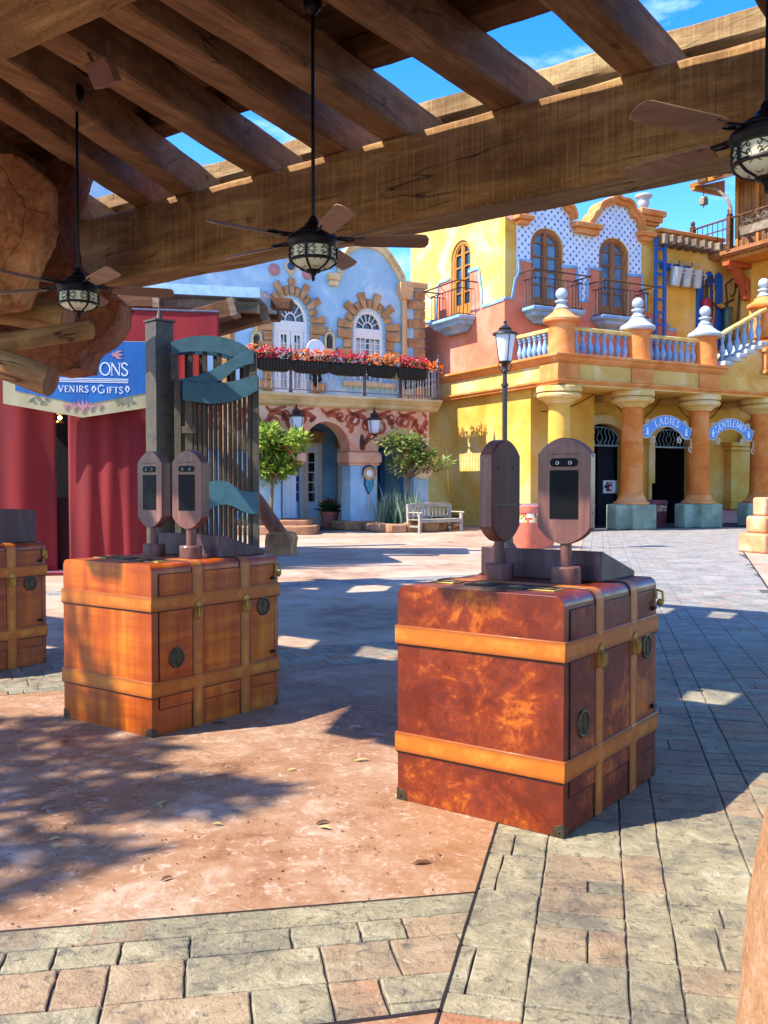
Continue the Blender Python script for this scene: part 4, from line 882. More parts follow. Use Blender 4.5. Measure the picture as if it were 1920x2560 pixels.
def fan_window(w, ndoor, zdoor, curtains):
    cx = (w['l'] + w['r']) / 2; rx = (w['r'] - w['l']) / 2; rz = w['t'] - w['s']; y = UY + .08
    fr2 = MB(); fr2.ext(arch(w['l'], w['r'], w['b'], w['s'], w['t'], 18), y - .06, y + .06, [arch(w['l'] + .12, w['r'] - .12, w['s'] + .06, w['s'] + .07, w['t'] - .12, 18), [(w['l'] + .12, w['b'] + .06), (w['r'] - .12, w['b'] + .06), (w['r'] - .12, w['s'] - .32), (w['l'] + .12, w['s'] - .32)]])
    f = fr2.build('window', M['white_paint'], blue, .012)
    mn_ = MB(); n = 7
    for k in range(1, n):
        a = R(180 * k / n); mn_.tube([(cx + .3 * rx * math.cos(a), y, w['s'] + .07 + .3 * rz * math.sin(a)), (cx + (rx - .1) * math.cos(a), y, w['s'] + .07 + (rz - .16) * math.sin(a))], .022, 6)
    mn_.tube([(cx + .32 * rx * math.cos(R(6 * i)), y, w['s'] + .07 + .32 * rz * math.sin(R(6 * i))) for i in range(31)], .028, 6)
    zt = w['s'] - .32; x0, x1 = w['l'] + .12, w['r'] - .12
    if ndoor == 2:
        for i in range(2):
            a, b = x0 + (x1 - x0) * i / 2 + .01, x0 + (x1 - x0) * (i + 1) / 2 - .01; hs_ = []
            nr = 6; hgt = (zt - .12 - (w['b'] + .5)) / nr
            for r_ in range(nr):
                for c in range(2):
                    wd = (b - a - .26) / 2; xa = a + .13 + c * wd; hs_.append([(xa + .015, w['b'] + .5 + hgt * r_ + .015), (xa + wd - .015, w['b'] + .5 + hgt * r_ + .015), (xa + wd - .015, w['b'] + .5 + hgt * (r_ + 1) - .015), (xa + .015, w['b'] + .5 + hgt * (r_ + 1) - .015)])
            d = MB(); d.ext([(a, w['b'] + .07), (b, w['b'] + .07), (b, zt), (a, zt)], y - .04, y + .04, hs_); d.build('door_leaf', M['white_paint'], f, .01)
    else:
        for k in range(1, 5): mn_.box(x0 + (x1 - x0) * k / 5 - .016, x0 + (x1 - x0) * k / 5 + .016, y - .02, y + .02, w['b'] + .06, zt)
        for k in range(1, 7): mn_.box(x0, x1, y - .019, y + .019, w['b'] + .06 + (zt - w['b']) * k / 7 - .016, w['b'] + .06 + (zt - w['b']) * k / 7 + .016)
    mn_.build('glazing_bars', M['white_paint'], f)
    gb = MB(); gb.ext(arch(w['l'] + .05, w['r'] - .05, w['b'] + .03, w['s'], w['t'] - .05, 18), y + .07, y + .08); gb.build('pane', M['pane_dark'], f)
    cb = MB(); xs = [x0 + (x1 - x0) * i / 30 for i in range(31)]
    for sg in (0, 1):
        pts = []
        for i in range(16): pts.append(x0 + (x1 - x0) * (.02 + .40 * i / 15) if sg == 0 else x1 - (x1 - x0) * (.02 + .40 * i / 15))
        vs = [(p, y + .055 + .012 * math.sin(i * 2.2), w['b'] + .1) for i, p in enumerate(pts)] + [(p, y + .055 + .012 * math.sin(i * 2.2), zt - .04 - (.5 * (i / 15) if ndoor == 2 else 0)) for i, p in enumerate(pts)]
        cb.add(vs, [[i, i + 1, 17 + i, 16 + i] for i in range(15)])
    cb.build('curtain', M['curtain_white'], f)
fan_window(W1, 2, 0, 1); fan_window(W2, 1, 0, 1)
mb = MB(); mb.box(W2['l'] - .5, W2['r'] + .5, UY - .22, UY - .002, W2['b'] - .2, W2['b'] - .02); mb.build('window_sill', M['cream_plaster'], blue, .03)
def medallion(u, v, r, mat, kite=False):
    x, z = ux(u, v); mb = MB()
    if kite: mb.ext([(x, z - .42)] + arc(x, z, .24, -20, 200, 14) , UY - .06, UY - .002); o = mb.build('medallion', M['cream_plaster'], blue, .02); k = MB(); k.m = Matrix.Translation((x, UY - .061, z)) @ Matrix.Rotation(R(90), 4, 'X'); k.lathe([(.15, 0), (.14, .03)], n=20); k.build('dark_disc', M['shield_navy'], o)
    else:
        mb.m = Matrix.Translation((x, UY - .003, z)) @ Matrix.Rotation(R(90), 4, 'X'); mb.lathe([(r, 0), (r, .05), (r * .86, .075), (r * .8, .05), (r * .5, .055), (r * .3, .09), (.02, .1)], n=24); mb.build('medallion', M[mat], blue)
medallion(685, 674, .22, 'medallion_red'); medallion(768, 685, .21, 'medallion_red'); medallion(726, 666, .25, '', True)
# chimney pots over the parapet
for u, v in ((1014, 692), (1036, 702), (1048, 714)):
    x, z = ux(u, v); mb = MB(); mb.lathe([(.12, zpar - .1), (.11, z - .05), (.14, z), (.1, z + .04)], (x, UY + .8, 0), 12); mb.build('chimney_pot', M['orange_plaster'], blue)
# niches / wall sconces beside the balcony door
for i, (u, lab) in enumerate(((639, 'ornate cream wall sconce left of the balcony door, beside the gate top'), (821, 'ornate cream wall sconce between the balcony door and the right window'))):
    x, z = ux(u, 850); t = thing('wall_sconce', lab, 'sconce', BF.world(x, UY - .02, z), TH, 'ornate sconces on the upper blue wall')
    mb = MB(); mb.ext(arch(-.2, .2, -.4, .1, .3, 10), -.12, .0, [arch(-.13, .13, -.33, .08, .22, 10)]); mb.ext([(-.25, -.45), (.25, -.45), (.2, -.4), (-.2, -.4)], -.16, 0); mb.lathe([(.02, .3), (.07, .36), (.04, .42), (.06, .46), (.01, .52)], (0, -.06, 0), 8)
    for sg in (-1, 1): mb.tube([(sg * (.12 + .05 * math.cos(a * .5)), -.06, .3 + .06 * math.sin(a * .5)) for a in range(12)], .025, 6)
    mb.build('frame', M['cream_plaster'], t, .01)
    mb = MB(); mb.lathe([(.04, -.33), (.09, -.28), (.09, .05), (.03, .16)], (0, -.05, 0), 10); mb.build('lantern', M['dark_brass'], t)
# hanging round sign with dark shield on the balcony
x, z = ux(776, 878); t = thing('hanging_sign', 'round white rimmed blue sign with dark shield hanging behind the orange planter', 'sign', BF.world(x, UY - .5, z), TH); t.scale = (.7, 1, .7)
mb = MB(); mb.tube([(.5 * math.cos(R(a)), 0, .5 * math.sin(R(a))) for a in range(0, 361, 12)], .035, 8); mb.build('rim', M['white_paint'], t)
mb = MB(); mb.m = Matrix.Rotation(R(90), 4, 'X'); mb.lathe([(.47, -.02), (.47, .02)], n=28); mb.build('disc', M['white_blue_paint'], t)
mb = MB(); mb.ext([(-.28, -1.0), (-.1, -1.02), (0, -.95), (.1, -1.02), (.28, -1.0), (.3, -1.4), (.38, -1.62), (.12, -1.75), (.05, -2.0), (-.1, -1.95), (-.14, -1.7), (-.36, -1.55), (-.3, -1.3)], -.03, .03); mb.tube([(0, 0, -.5), (0, 0, -1)], .02); mb.build('shield', M['iron'], t, .01)
mb = MB(); mb.tube([(0, .03, .5), (0, .48, .55)], .025); mb.build('bracket', M['iron'], t)
# balcony railing
rail = thing('balcony_railing', 'slim silver wrought iron balcony railing with turned newel posts carrying flower planters', 'railing', (BF.o.x, BF.o.y, 0), TH)
ZR0, ZR1 = 4.73, 4.73 + 1.08; PXS = [bx(647 - 74, 900)[0] - 0., bx(721, 900)[0], bx(905, 920)[0], BX1 + .2]
for x, y in [(p, -.2) for p in PXS] + [(BX1 + .2, 2.7)]:
    mb = MB(); mb.lathe([(.07, ZR0), (.075, ZR0 + .06), (.05, ZR0 + .1), (.055, ZR0 + .5), (.045, ZR0 + .56), (.055, ZR0 + .62), (.045, ZR0 + 1.15), (.07, ZR0 + 1.2), (.03, ZR0 + 1.27), (.075, ZR0 + 1.36), (.06, ZR0 + 1.45), (.02, ZR0 + 1.52), (.035, ZR0 + 1.58), (.005, ZR0 + 1.68)], (x, y, 0), 12); mb.build('newel_post', M['purple_post'], rail)
for z in (ZR0 + .12, ZR1):
    mb = MB(); mb.box(BX0, BX1 + .2, -.225, -.175, z - .015, z + .015); mb.box(BX1 + .175, BX1 + .225, -.174, 2.75, z - .015, z + .015); mb.build('rail', M['purple_post'], rail)
def baluster(x, y):
    mb = MB(); mb.lathe([(.015, ZR0 + .135), (.015, ZR0 + .5), (.03, ZR0 + .56), (.015, ZR0 + .62), (.015, ZR0 + .72), (.028, ZR0 + .78), (.015, ZR0 + .84), (.015, ZR1 - .015)], (x, y, 0), 6); mb.build('baluster', M['silver_rail'], rail)
x = -4.2
while x < BX1 + .1:
    if all(abs(x - p) > .1 for p in PXS): baluster(x, -.2)
    x += .21
for k in range(1, 13): baluster(BX1 + .2, -.2 + k * .21)
# planters of flowers
def flowers(mb, n, x0, x1, y0, y1, z0, z1, s, rnd, droop=0):
    for i in range(n):
        cx, cy, cz = rnd.uniform(x0, x1), rnd.uniform(y0, y1), rnd.uniform(z0, z1)
        for k in range(4):
            d = Vector((rnd.uniform(-1, 1), rnd.uniform(-1, 1), rnd.uniform(-.6, 1))).normalized(); e = d.orthogonal().normalized() * s * .5; p = Vector((cx, cy, cz)); q = p + d * s
            mb.add([p, p + d * s * .6 + e, q, p + d * s * .6 - e], [(0, 1, 2, 3)])
pr = random.Random(21)
PLN = [(612, 640, 'orange', 'orange flower planter half hidden behind the teal gate'), (641, 721, 'red', 'red flower planter leftmost of the fully visible ones, beside the gate'), (728, 818, 'orange', 'long orange flower planter in front of the blue balcony door'),
       (820, 909, 'red', 'red flower planter in the middle of the balcony, left of the right window'), (915, 984, 'orange', 'orange flower planter below the right window'), (990, 1062, 'red', 'red flower planter at the right end of the blue balcony')]
PLN = [(bx(a, 900, -.3)[0], bx(b, 900, -.3)[0], c, d, 0) for a, b, c, d in PLN] + [(.3, 1.45, 'orange', 'orange flower planter on the side rail of the blue balcony, nearer the front corner', 1), (1.6, 2.7, 'red', 'red flower planter on the side rail of the blue balcony, next to the wall', 1)]
for (xa, xb, colr, lab, side) in PLN:
    zr = 5.78
    t = thing('flower_planter', lab, 'planter', BF.world(BX1 + .42, (xa + xb) / 2, zr) if side else BF.world((xa + xb) / 2, -.42, zr), TH + (R(90) if side else 0), 'planters of flowers along the blue balcony rail')
    hw = (xb - xa) / 2; mb = MB(); N = 14; vs = []; fs = []
    for i in range(N + 1):
        tt = -1 + 2 * i / N; sc = (1 - abs(tt) ** 5 * .45)
        for k in range(9):
            a = math.pi + math.pi * k / 8; vs.append((tt * hw, .17 * math.cos(a) * sc, .40 * math.sin(a) * (.55 + .45 * sc) + .0))
    for i in range(N):
        for k in range(8): fs.append([i * 9 + k, i * 9 + k + 1, (i + 1) * 9 + k + 1, (i + 1) * 9 + k])
    fs += [list(range(9)), [N * 9 + k for k in range(9)][::-1]]; fs += [[i * 9, i * 9 + 8, (i + 1) * 9 + 8, (i + 1) * 9] for i in range(N)]; mb.add(vs, fs); mb.build('basket', M['black_wicker'], t)
    mb = MB()
    for i in range(int(hw * 2 / .11)):
        tt = -hw + .05 + i * .11; sc = 1 - abs(tt / hw) ** 5 * .45
        mb.tube([(tt, .175 * math.cos(math.pi + math.pi * k / 8) * sc, .41 * math.sin(math.pi + math.pi * k / 8) * (.55 + .45 * sc)) for k in range(9)], .014, 5)
    mb.tube([(-hw, -.17, 0), (hw, -.17, 0)], .022, 6); mb.tube([(-hw, .17, 0), (hw, .17, 0)], .022, 6); mb.build('ribs', M['iron'], t)
    mb = MB(); flowers(mb, int(hw * 70), -hw * 1.02, hw * 1.02, -.24, .2, -.03, .22, .10, pr); mb.build('leaves', M['leaf_dark'], t, smooth=0)
    mb = MB(); flowers(mb, int(hw * 150), -hw * 1.08, hw * 1.08, -.28, .2, .0, .36, .085, pr); flowers(mb, int(hw * 40), -hw * .9, hw * .9, -.2, .15, .3, .45, .08, pr); mb.build('blossoms', M['petal_' + colr], t, smooth=0)
# wall lanterns on the arcade
def wall_lantern(u, v, lab):
    x, z = bx(u, v, -.4); t = thing('wall_lantern', lab, 'lantern', BF.world(x, -.35, z), TH, 'white glass lanterns on the painted arcade'); t.scale = (.8, 1, .8)
    mb = MB(); mb.lathe([(.06, -.44), (.20, -.38), (.26, -.2), (.29, .1), (.29, .16)], n=20); mb.build('glass', M['frosted_glass'], t)
    mb = MB(); mb.lathe([(.33, .16), (.35, .18), (.34, .22), (.26, .28), (.16, .33), (.14, .38), (.2, .40), (.19, .44), (.1, .5), (.05, .54), (.03, .58), (.05, .62), (.03, .68), (.005, .75)], n=20); mb.lathe([(.005, -.62), (.03, -.58), (.02, -.54), (.05, -.50), (.09, -.46), (.07, -.43)], n=14)
    for k in range(4): a = k * math.pi / 2 + .4; mb.tube([(.30 * math.cos(a), .30 * math.sin(a), .17), (.30 * math.cos(a), .30 * math.sin(a), .05), (.27 * math.cos(a), .27 * math.sin(a), -.2), (.2 * math.cos(a), .2 * math.sin(a), -.4), (.06 * math.cos(a), .06 * math.sin(a), -.47)], .014, 5)
    mb.build('cage', M['brown_iron'], t)
    mb = MB(); sx = -.35; mb.tube([(0, 0, -.56), (-.05, .1, -.66), (-.18, .25, -.62), (-.30, .38, -.72), (-.34, .43, -.8)], .03, 8); mb.tube([(-.1, .15, -.64), (-.18, .22, -.78), (-.3, .36, -.86)], .022, 6); mb.ext([(-.44, -1.1), (-.3, -1.15), (-.24, -.8), (-.3, -.5), (-.36, -.42), (-.42, -.5), (-.46, -.8)], .40, .449); mb.build('bracket', M['brown_iron'], t)
wall_lantern(743, 1052, 'white glass wall lantern left of the big painted arch, above the leafy shrub'); wall_lantern(938, 1060, 'white glass wall lantern between the two painted arches')
# crest sign on the pillar
x, z = bx(921, 1190, .1); t = thing('crest_sign', 'blue crest shaped sign with round tan ring, rope and anchor hook on the blue pillar', 'sign', BF.world(x, .115, z), TH); t.scale = (.74, 1, .74)
mb = MB(); mb.ext([(-.36, .1), (-.3, .38), (-.12, .52), (0, .66), (.12, .52), (.3, .38), (.36, .1), (.22, -.1), (.26, -.42), (0, -.92), (-.26, -.42), (-.22, -.1)], -.06, 0); mb.build('crest', M['shield_navy'], t, .01)
mb = MB(); mb.ext([(-.15, -.14), (.15, -.14), (.19, -.42), (0, -.80), (-.19, -.42)], -.075, -.061); mb.build('lower_panel', M['shield_teal'], t)
mb = MB(); mb.m = Matrix.Translation((0, -.061, .12)) @ Matrix.Rotation(R(90), 4, 'X'); mb.lathe([(.31, 0), (.31, .03), (.25, .045), (.2, .03)], n=26); mb.build('ring', M['tan_trim'], t)
mb = MB(); mb.m = Matrix.Translation((0, -.085, .12)) @ Matrix.Rotation(R(90), 4, 'X'); mb.lathe([(.17, 0), (.16, .02), (.05, .03)], n=20); mb.build('dial', M['sign_white'], t)
mb = MB(); mb.ribbon([(-.08, -.3), (0, -.26), (.08, -.32)], .03, -.08, -.076); mb.ribbon([(-.07, -.44), (.02, -.4), (.08, -.45)], .03, -.08, -.076); mb.ribbon([(-.05, -.56), (0, -.5), (.05, -.57)], .03, -.08, -.076); mb.build('lettering', M['shield_navy'], t, smooth=0)
mb = MB(); mb.tube([(.42 * math.cos(R(a)), -.03, .16 + .52 * math.sin(R(a))) for a in range(-50, 231, 14)], .018, 6); mb.build('rope', M['rope'], t)
mb = MB(); mb.tube([(0, -.03, -.9), (0, -.03, -1.5)], .02, 6); mb.tube([(-.17, -.03, -1.35), (-.16, -.03, -1.48), (-.08, -.03, -1.56), (0, -.03, -1.5), (.08, -.03, -1.56), (.16, -.03, -1.48), (.17, -.03, -1.35)], .02, 6); mb.build('anchor_hook', M['rope'], t)
# oval plaque on the right pillar
x, z = bx(1056, 1177, .1); t = thing('oval_plaque', 'cream oval plaque with brown script on the right blue pillar', 'sign', BF.world(x, .1, z), TH)
mb = MB(); mb.ext([(.42 * math.cos(R(a)), .30 * math.sin(R(a))) for a in range(0, 360, 12)], -.05, .0); mb.build('board', M['cream_plaster'], t, .01)
mb = MB(); mb.ribbon(curve([(-.3, -.05), (-.22, .12), (-.15, -.1), (-.05, .1), (.02, -.08), (.1, .08), (.17, -.1), (.24, .1), (.3, -.02)], 5), .04, -.056, -.051); mb.build('script', M['brown_iron'], t, smooth=0)
# ================================================================== YELLOW BUILDING
YF = Fr((5.87, 31.63), TH)
yel = thing('yellow_building', 'yellow and coral stucco building with tiled gables, columned arcade and corner terrace', 'building', (YF.o.x, YF.o.y, 0), TH)
def yx(u, v, y=0): return YF.xz(u, v, y)
UYY = 3.1
def uw(u, v): return YF.xz(u, v, UYY)
def lf(u, v): return YF.yz(u, v, 0)          # (depth, height) on the left facade
CY = .6; CX = [YF.Y(u, 1000, CY)[0] for u in (1398, 1581, 1748, 1902)]
# --- left facade, lower wall
mb = MB(); mb.box(.28, .58, 1.9, 12, 0, 5.1); mb.box(.58, 3.2, 1.9, 2.2, 0, 4.98); mb.build('side_wall', M['yellow_plaster'], yel)
# --- arcade back wall with two arched doorways
BY = 3.0
D1 = [yx(1456, 1080, BY), yx(1557, 1085, BY), yx(1508, 1059, BY)]; D2 = [yx(1633, 1080, BY), yx(1725, 1090, BY), yx(1678, 1066, BY)]
holes = []
for (l, r_, t_) in (D1, D2): holes.append(arch(l[0], r_[0], .003, t_[1] - .62, t_[1], 18))
mb = MB(); mb.ext([(.59, .0), (15, .0), (15, 4.98), (.59, 4.98)], BY, BY + .3, holes); mb.build('arcade_wall', M['yellow_plaster'], yel)
for (l, r_, t_), nm in ((D1, 1), (D2, 2)):
    mb = MB(); mb.ext(arch(l[0] - .32, r_[0] + .32, .004, t_[1] - .62, t_[1] + .34, 18), BY - .12, BY - .003, [arch(l[0], r_[0], .005, t_[1] - .62, t_[1], 18)]); ar = mb.build('arch_surround', M['orange_plaster' if 0 else 'yellow_pale'], yel, .03)
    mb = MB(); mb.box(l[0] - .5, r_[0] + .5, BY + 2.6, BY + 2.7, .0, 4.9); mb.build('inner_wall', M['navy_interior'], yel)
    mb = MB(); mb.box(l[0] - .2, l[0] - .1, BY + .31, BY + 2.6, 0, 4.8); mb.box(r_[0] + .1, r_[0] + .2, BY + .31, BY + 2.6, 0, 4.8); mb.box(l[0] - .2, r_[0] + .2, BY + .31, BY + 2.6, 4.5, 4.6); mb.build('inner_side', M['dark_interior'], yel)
    gr = MB(); z0 = yx(1500, 1113, BY)[1]; cx = (l[0] + r_[0]) / 2; rx = (r_[0] - l[0]) / 2 - .06; y = BY + .18
    def top(x): return t_[1] - .62 + .50 * math.sqrt(max(0, 1 - ((x - cx) / (rx + .06)) ** 2))
    gr.box(l[0] + .002, r_[0] - .002, y - .02, y + .02, z0 - .03, z0 + .03)
    gr.tube([(cx + rx * math.cos(R(180 - 6 * i)), y, t_[1] - .62 + .5 * math.sin(R(180 - 6 * i))) for i in range(31)], .028, 6)
    n = 10
    for k in range(n):
        x = cx - rx * .92 + 2 * rx * .92 * k / (n - 1); zt_ = top(x)
        if zt_ - z0 > .15: gr.tube([(x + .05 * math.sin((z0 + (zt_ - z0) * i / 14 - z0) * 2 * math.pi / .42) * (1 if k < n / 2 else -1), y, z0 + (zt_ - z0) * i / 14) for i in range(15)], .018, 5)
    gr.build('transom_grille', M['pale_iron'], yel)
# pilaster on the back wall
pa, pb = yx(1812, 1150, BY)[0], yx(1876, 1150, BY)[0]; pz = yx(1840, 1107, BY)[1]
mb = MB(); mb.box(pa, pb, BY - .35, BY - .004, .9, pz - .35); mb.build('pilaster', M['yellow_plaster'], yel, .02)
mb = MB(); mb.box(pa - .1, pb + .1, BY - .45, BY - .005, pz - .347, pz - .18); mb.box(pa - .2, pb + .2, BY - .55, BY - .006, pz - .177, pz); mb.build('pilaster_cap', M['yellow_plaster'], yel, .03)
mb = MB(); mb.box(pa - .12, pb + .12, BY - .47, BY - .005, .6, .895); mb.build('pilaster_base', M['yellow_plaster'], yel, .03)
mb = MB(); mb.box(8.9, 15, BY - .2, BY - .007, .02, .595); mb.build('wall_base', M['medallion_red'], yel, .02)
cxx = yx(1890, 1060, BY)[0]; mb = MB(); mb.ribbon(arc(cxx + .9, pz, 1.9, 180, 60, 14, 1.15), .28, BY - .25, BY - .01); mb.build('blind_arch', M['yellow_pale'], yel, .02)
mb = MB(); mb.box(.3, 15, -.05, 3, 4.99, 5.03); mb.build('arcade_ceiling', M['yellow_plaster'], yel)
mb = MB(); mb.box(-.2, 15, .6, 3.3, .003, .012); mb.build('arcade_floor', M['dark_floor'], yel)
for k in range(4): mb = MB(); mb.box(CX[k] - .12, CX[k] + .12, 1.3, 3.0, 4.75, 4.985); mb.build('ceiling_beam', M['yellow_pale'], yel, .02)
# --- columns
for k, x in enumerate(CX):
    sh = MB(); sh.lathe([(.43, 1.24), (.40, 1.3), (.395, 1.6), (.385, 2.27), (.372, 2.28), (.385, 2.29), (.38, 3.08), (.367, 3.09), (.38, 3.10), (.37, 4.4)], (x, CY, 0), 32); c = sh.build('column', M['column_plaster' if k != 0 else 'yellow_plaster'], yel)
    mb = MB(); mb.lathe([(.62, .915), (.64, .95), (.63, 1.0), (.55, 1.03), (.53, 1.08), (.50, 1.12), (.46, 1.18), (.45, 1.238)], (x, CY, 0), 32); mb.build('column_base', M['orange_plaster'], c)
    mb = MB(); mb.lathe([(.42, 4.40), (.46, 4.42), (.47, 4.46), (.54, 4.49), (.57, 4.53), (.68, 4.56), (.76, 4.62), (.78, 4.68), (.74, 4.75), (.68, 4.78), (.72, 4.79), (.78, 4.80), (.785, 4.96), (.77, 4.985)], (x, CY, 0), 36); mb.build('capital', M['yellow_pale'], c)
    cross = [(-.45, -.6), (.66, -.6), (.66, .4), (.4, .4), (.4, .62), (-.5, .62), (-.5, .25), (-1.0, .25), (-1.0, -.32), (-.45, -.32)]
    mb = MB(); mb.ext([(x + a, CY + b) for a, b in cross], .004, .915, axis='z'); mb.build('column_plinth', M['green_stone'], c, .06, seg=3)
# --- entablature: mouldings run round the corner
def wrapped(name, mat, prof, x1, y1, bev=.01):
    """profile (out, z) swept along the left facade (x = -out) and the front (y = -out), mitred at the corner"""
    mb = MB(); n = len(prof); vs = [(-o, y1, z) for o, z in prof] + [(-o, -o, z) for o, z in prof] + [(x1, -o, z) for o, z in prof]; fs = []
    for s_ in range(2):
        for i in range(n): a, b = s_ * n + i, s_ * n + (i + 1) % n; fs.append([a, b, b + n, a + n])
    fs += [list(range(n)), [2 * n + i for i in range(n)][::-1]]; mb.add(vs, fs); return mb.build(name, M[mat], yel, bev)
wrapped('lower_moulding', 'orange_plaster', [(-.3, 5.03), (.02, 5.03), (.03, 5.10), (.09, 5.13), (.10, 5.2), (-.3, 5.2)], 16, 12)
wrapped('frieze', 'yellow_pale', [(-.3, 5.203), (.0, 5.203), (.0, 5.74), (-.3, 5.74)], 16, 12)
wrapped('upper_cornice', 'orange_plaster', [(-.3, 5.743), (.03, 5.743), (.07, 5.79), (.16, 5.84), (.2, 5.92), (.28, 5.95), (.28, 6.03), (-.3, 6.03)], yx(1809, 913)[0], 12)
for (a, b) in ((yx(1350, 920)[0], yx(1447, 920)[0]), (yx(1577, 930)[0], yx(1630, 930)[0]), (yx(1747, 940)[0], yx(1796, 940)[0])):
    a = max(a, -.07); mb = MB()
    if a <= -.05: mb.box(-.072, b, -.07, .3, 5.206, 5.738); mb.box(-.0715, .2, .3, .95, 5.206, 5.738)
    else: mb.box(a, b, -.07, .1, 5.206, 5.738)
    mb.build('frieze_block', M['orange_plaster'], yel, .012)
mb = MB(); mb.box(.301, 16, .301, 3.0, 5.75, 5.99); mb.box(.301, 3.0, 3.0, 12, 5.75, 5.98); mb.build('terrace_deck', M['orange_plaster'], yel)
# --- terrace piers
def terrace_pier(x, y, zb, white, label=None):
    mb = MB(); mb.lathe([(.50, zb), (.5, zb + .05), (.47, zb + .08), (.44, zb + 1.05), (.45, zb + 1.09), (.52, zb + 1.14)], (x, y, 0), 28); p = mb.build('terrace_pier', M['orange_plaster'], yel)
    mb = MB(); mb.lathe([(.50, zb + 1.143), (.62, zb + 1.20), (.64, zb + 1.27), (.60, zb + 1.33), (.45, zb + 1.42), (.33, zb + 1.52), (.25, zb + 1.62), (.2, zb + 1.64)], (x, y, 0), 28); mb.build('pier_cap', M['white_cap' if white else 'orange_plaster'], p)
    mb = MB(); mb.lathe([(.25, zb + 1.643), (.26, zb + 1.68), (.2, zb + 1.72), (.15, zb + 1.82), (.16, zb + 1.86), (.23, zb + 1.88), (.23, zb + 1.93), (.12, zb + 1.96), (.1, zb + 1.99)] + [(max(.002, .21 * math.sin(R(a))), zb + 2.16 - .21 * math.cos(R(a))) for a in range(30, 181, 15)], (x, y, 0), 24); mb.build('finial', M['white_cap'], p)
ZB = 6.03
for k in range(3): terrace_pier((.62, YF.Y(1594, 870, .62)[0], YF.Y(1762, 880, .62)[0])[k], .62, ZB, k > 0)
def balusters(pts, rail_from, rail_to, zb, zt, slope=None):
    for x, y, dz in pts:
        h = zt - zb; mb = MB(); f_ = lambda r, t: (r, zb + dz + h * t)
        mb.lathe([f_(.11, 0), f_(.11, .08), f_(.06, .1), f_(.075, .14), f_(.055, .17), f_(.09, .28), f_(.12, .38), f_(.105, .5), f_(.065, .64), f_(.05, .75), f_(.06, .8), f_(.085, .83), f_(.055, .86), f_(.10, .92), f_(.10, .999)], (x, y, 0), 12); mb.build('baluster', M['trim_blue'], yel)
RB, RT = ZB + .002, ZB + .93
TPX = [.62, YF.Y(1594, 870, .62)[0], YF.Y(1762, 880, .62)[0]]
for a, b in ((TPX[0], TPX[1]), (TPX[1], TPX[2])):
    xs = [a + .62 + (b - a - 1.24) * i / 7 for i in range(8)]; balusters([(x, .62, 0) for x in xs], 0, 0, RB, RT)
    mb = MB(); mb.box(a + .35, b - .35, .48, .76, RT + .001, RT + .14); mb.build('handrail', M['rail_cream'], yel, .03)
balusters([(.62, .62 + .6 + .3 * i, 0) for i in range(7)], 0, 0, RB, RT); mb = MB(); mb.box(.48, .76, 1.0, UYY - .01, RT + .001, RT + .14); mb.build('handrail', M['rail_cream'], yel, .03)
# --- stair with sloping balustrade at the right
p3, p4 = CX[2], CX[3]; s_a = yx(1784, 838, .5); s_b = yx(1896, 774, .5)
slp = (s_b[1] - s_a[1]) / (s_b[0] - s_a[0]); nst = 6; st0 = yx(1792, 908, .4); st1 = yx(1900, 850, .4); sw = (st1[0] - st0[0]) / nst; sh_ = (st1[1] - st0[1]) / nst
poly = [(p3 + .5, 5.74), (16, 5.74), (16, st1[1] - .05), (st1[0], st1[1] - .05)] + [q for i in range(nst - 1, -1, -1) for q in ((st0[0] + sw * i, st0[1] + sh_ * (i + 1) - .12), (st0[0] + sw * i, st0[1] + sh_ * i - .12))][:-1] + [(st0[0], 6.0), (p3 + .5, 6.0)]
mb = MB(); mb.ext(poly, .03, .55); mb.build('stair_wall', M['yellow_pale'], yel, .01)
for i in range(nst):
    mb = MB(); mb.box(st0[0] + sw * i - .06, st0[0] + sw * (i + 1), -.05, 1.6, st0[1] + sh_ * i - .118, st0[1] + sh_ * i + .03); mb.build('stair_tread', M['white_cap'], yel, .015)
bl = []
for i in range(nst):
    x = st0[0] + sw * (i + .45); bl.append((x, .3, 0)); zt_ = s_a[1] + slp * (x - s_a[0]) - .15; balusters([(x, .3, 0)], 0, 0, st0[1] + sh_ * i + .031, zt_)
mb = MB(); mb.ext([(s_a[0] - .1, s_a[1] - slp * .1 - .14), (s_b[0] + .1, s_b[1] + slp * .1 - .14), (s_b[0] + .1, s_b[1] + slp * .1), (s_a[0] - .1, s_a[1] - slp * .1)], .16, .44); mb.build('handrail', M['rail_cream'], yel, .03)
zq = yx(1905, 846, .6)[1]; terrace_pier(CX[3] + .12, .62, zq, False)
qx = yx(1907, 870, -.1); mb = MB(); mb.box(qx[0], qx[0] + 1.4, -.25, .029, qx[1] - .15, qx[1]); mb.box(qx[0] + .1, qx[0] + 1.4, -.17, .028, qx[1] - .85, qx[1] - .152); mb.box(qx[0] + .02, qx[0] + 1.4, -.22, .0275, qx[1] - .98, qx[1] - .853); mb.build('stair_pier', M['orange_plaster'], yel, .02)
# --- upper block: left facade (x = 0 plane) and front (y = UYY)
ZT = 12.6
WL = dict(a=lf(1128, 700)[0], b=lf(1176, 700)[0], t=lf(1150, 602)[1], bt=lf(1150, 782)[1])
la, lb = min(WL['a'], WL['b']), max(WL['a'], WL['b'])
wpo = [(UYY + .3, 6.0), (10.05, 6.0), (10.05, ZT - .2), (UYY + .3, ZT)]
mb = MB(); mb.ext(wpo, .0, .3, [arch(la, lb, WL['bt'] - .2, WL['t'] - .62, WL['t'], 16)], axis='x'); mb.build('upper_side_wall', M['yellow_pale'], yel)
mb = MB(); mb.box(.01, 9.5, 9.75, 10.04, 5.99, ZT - .3); mb.build('rear_wall', M['yellow_plaster'], yel)
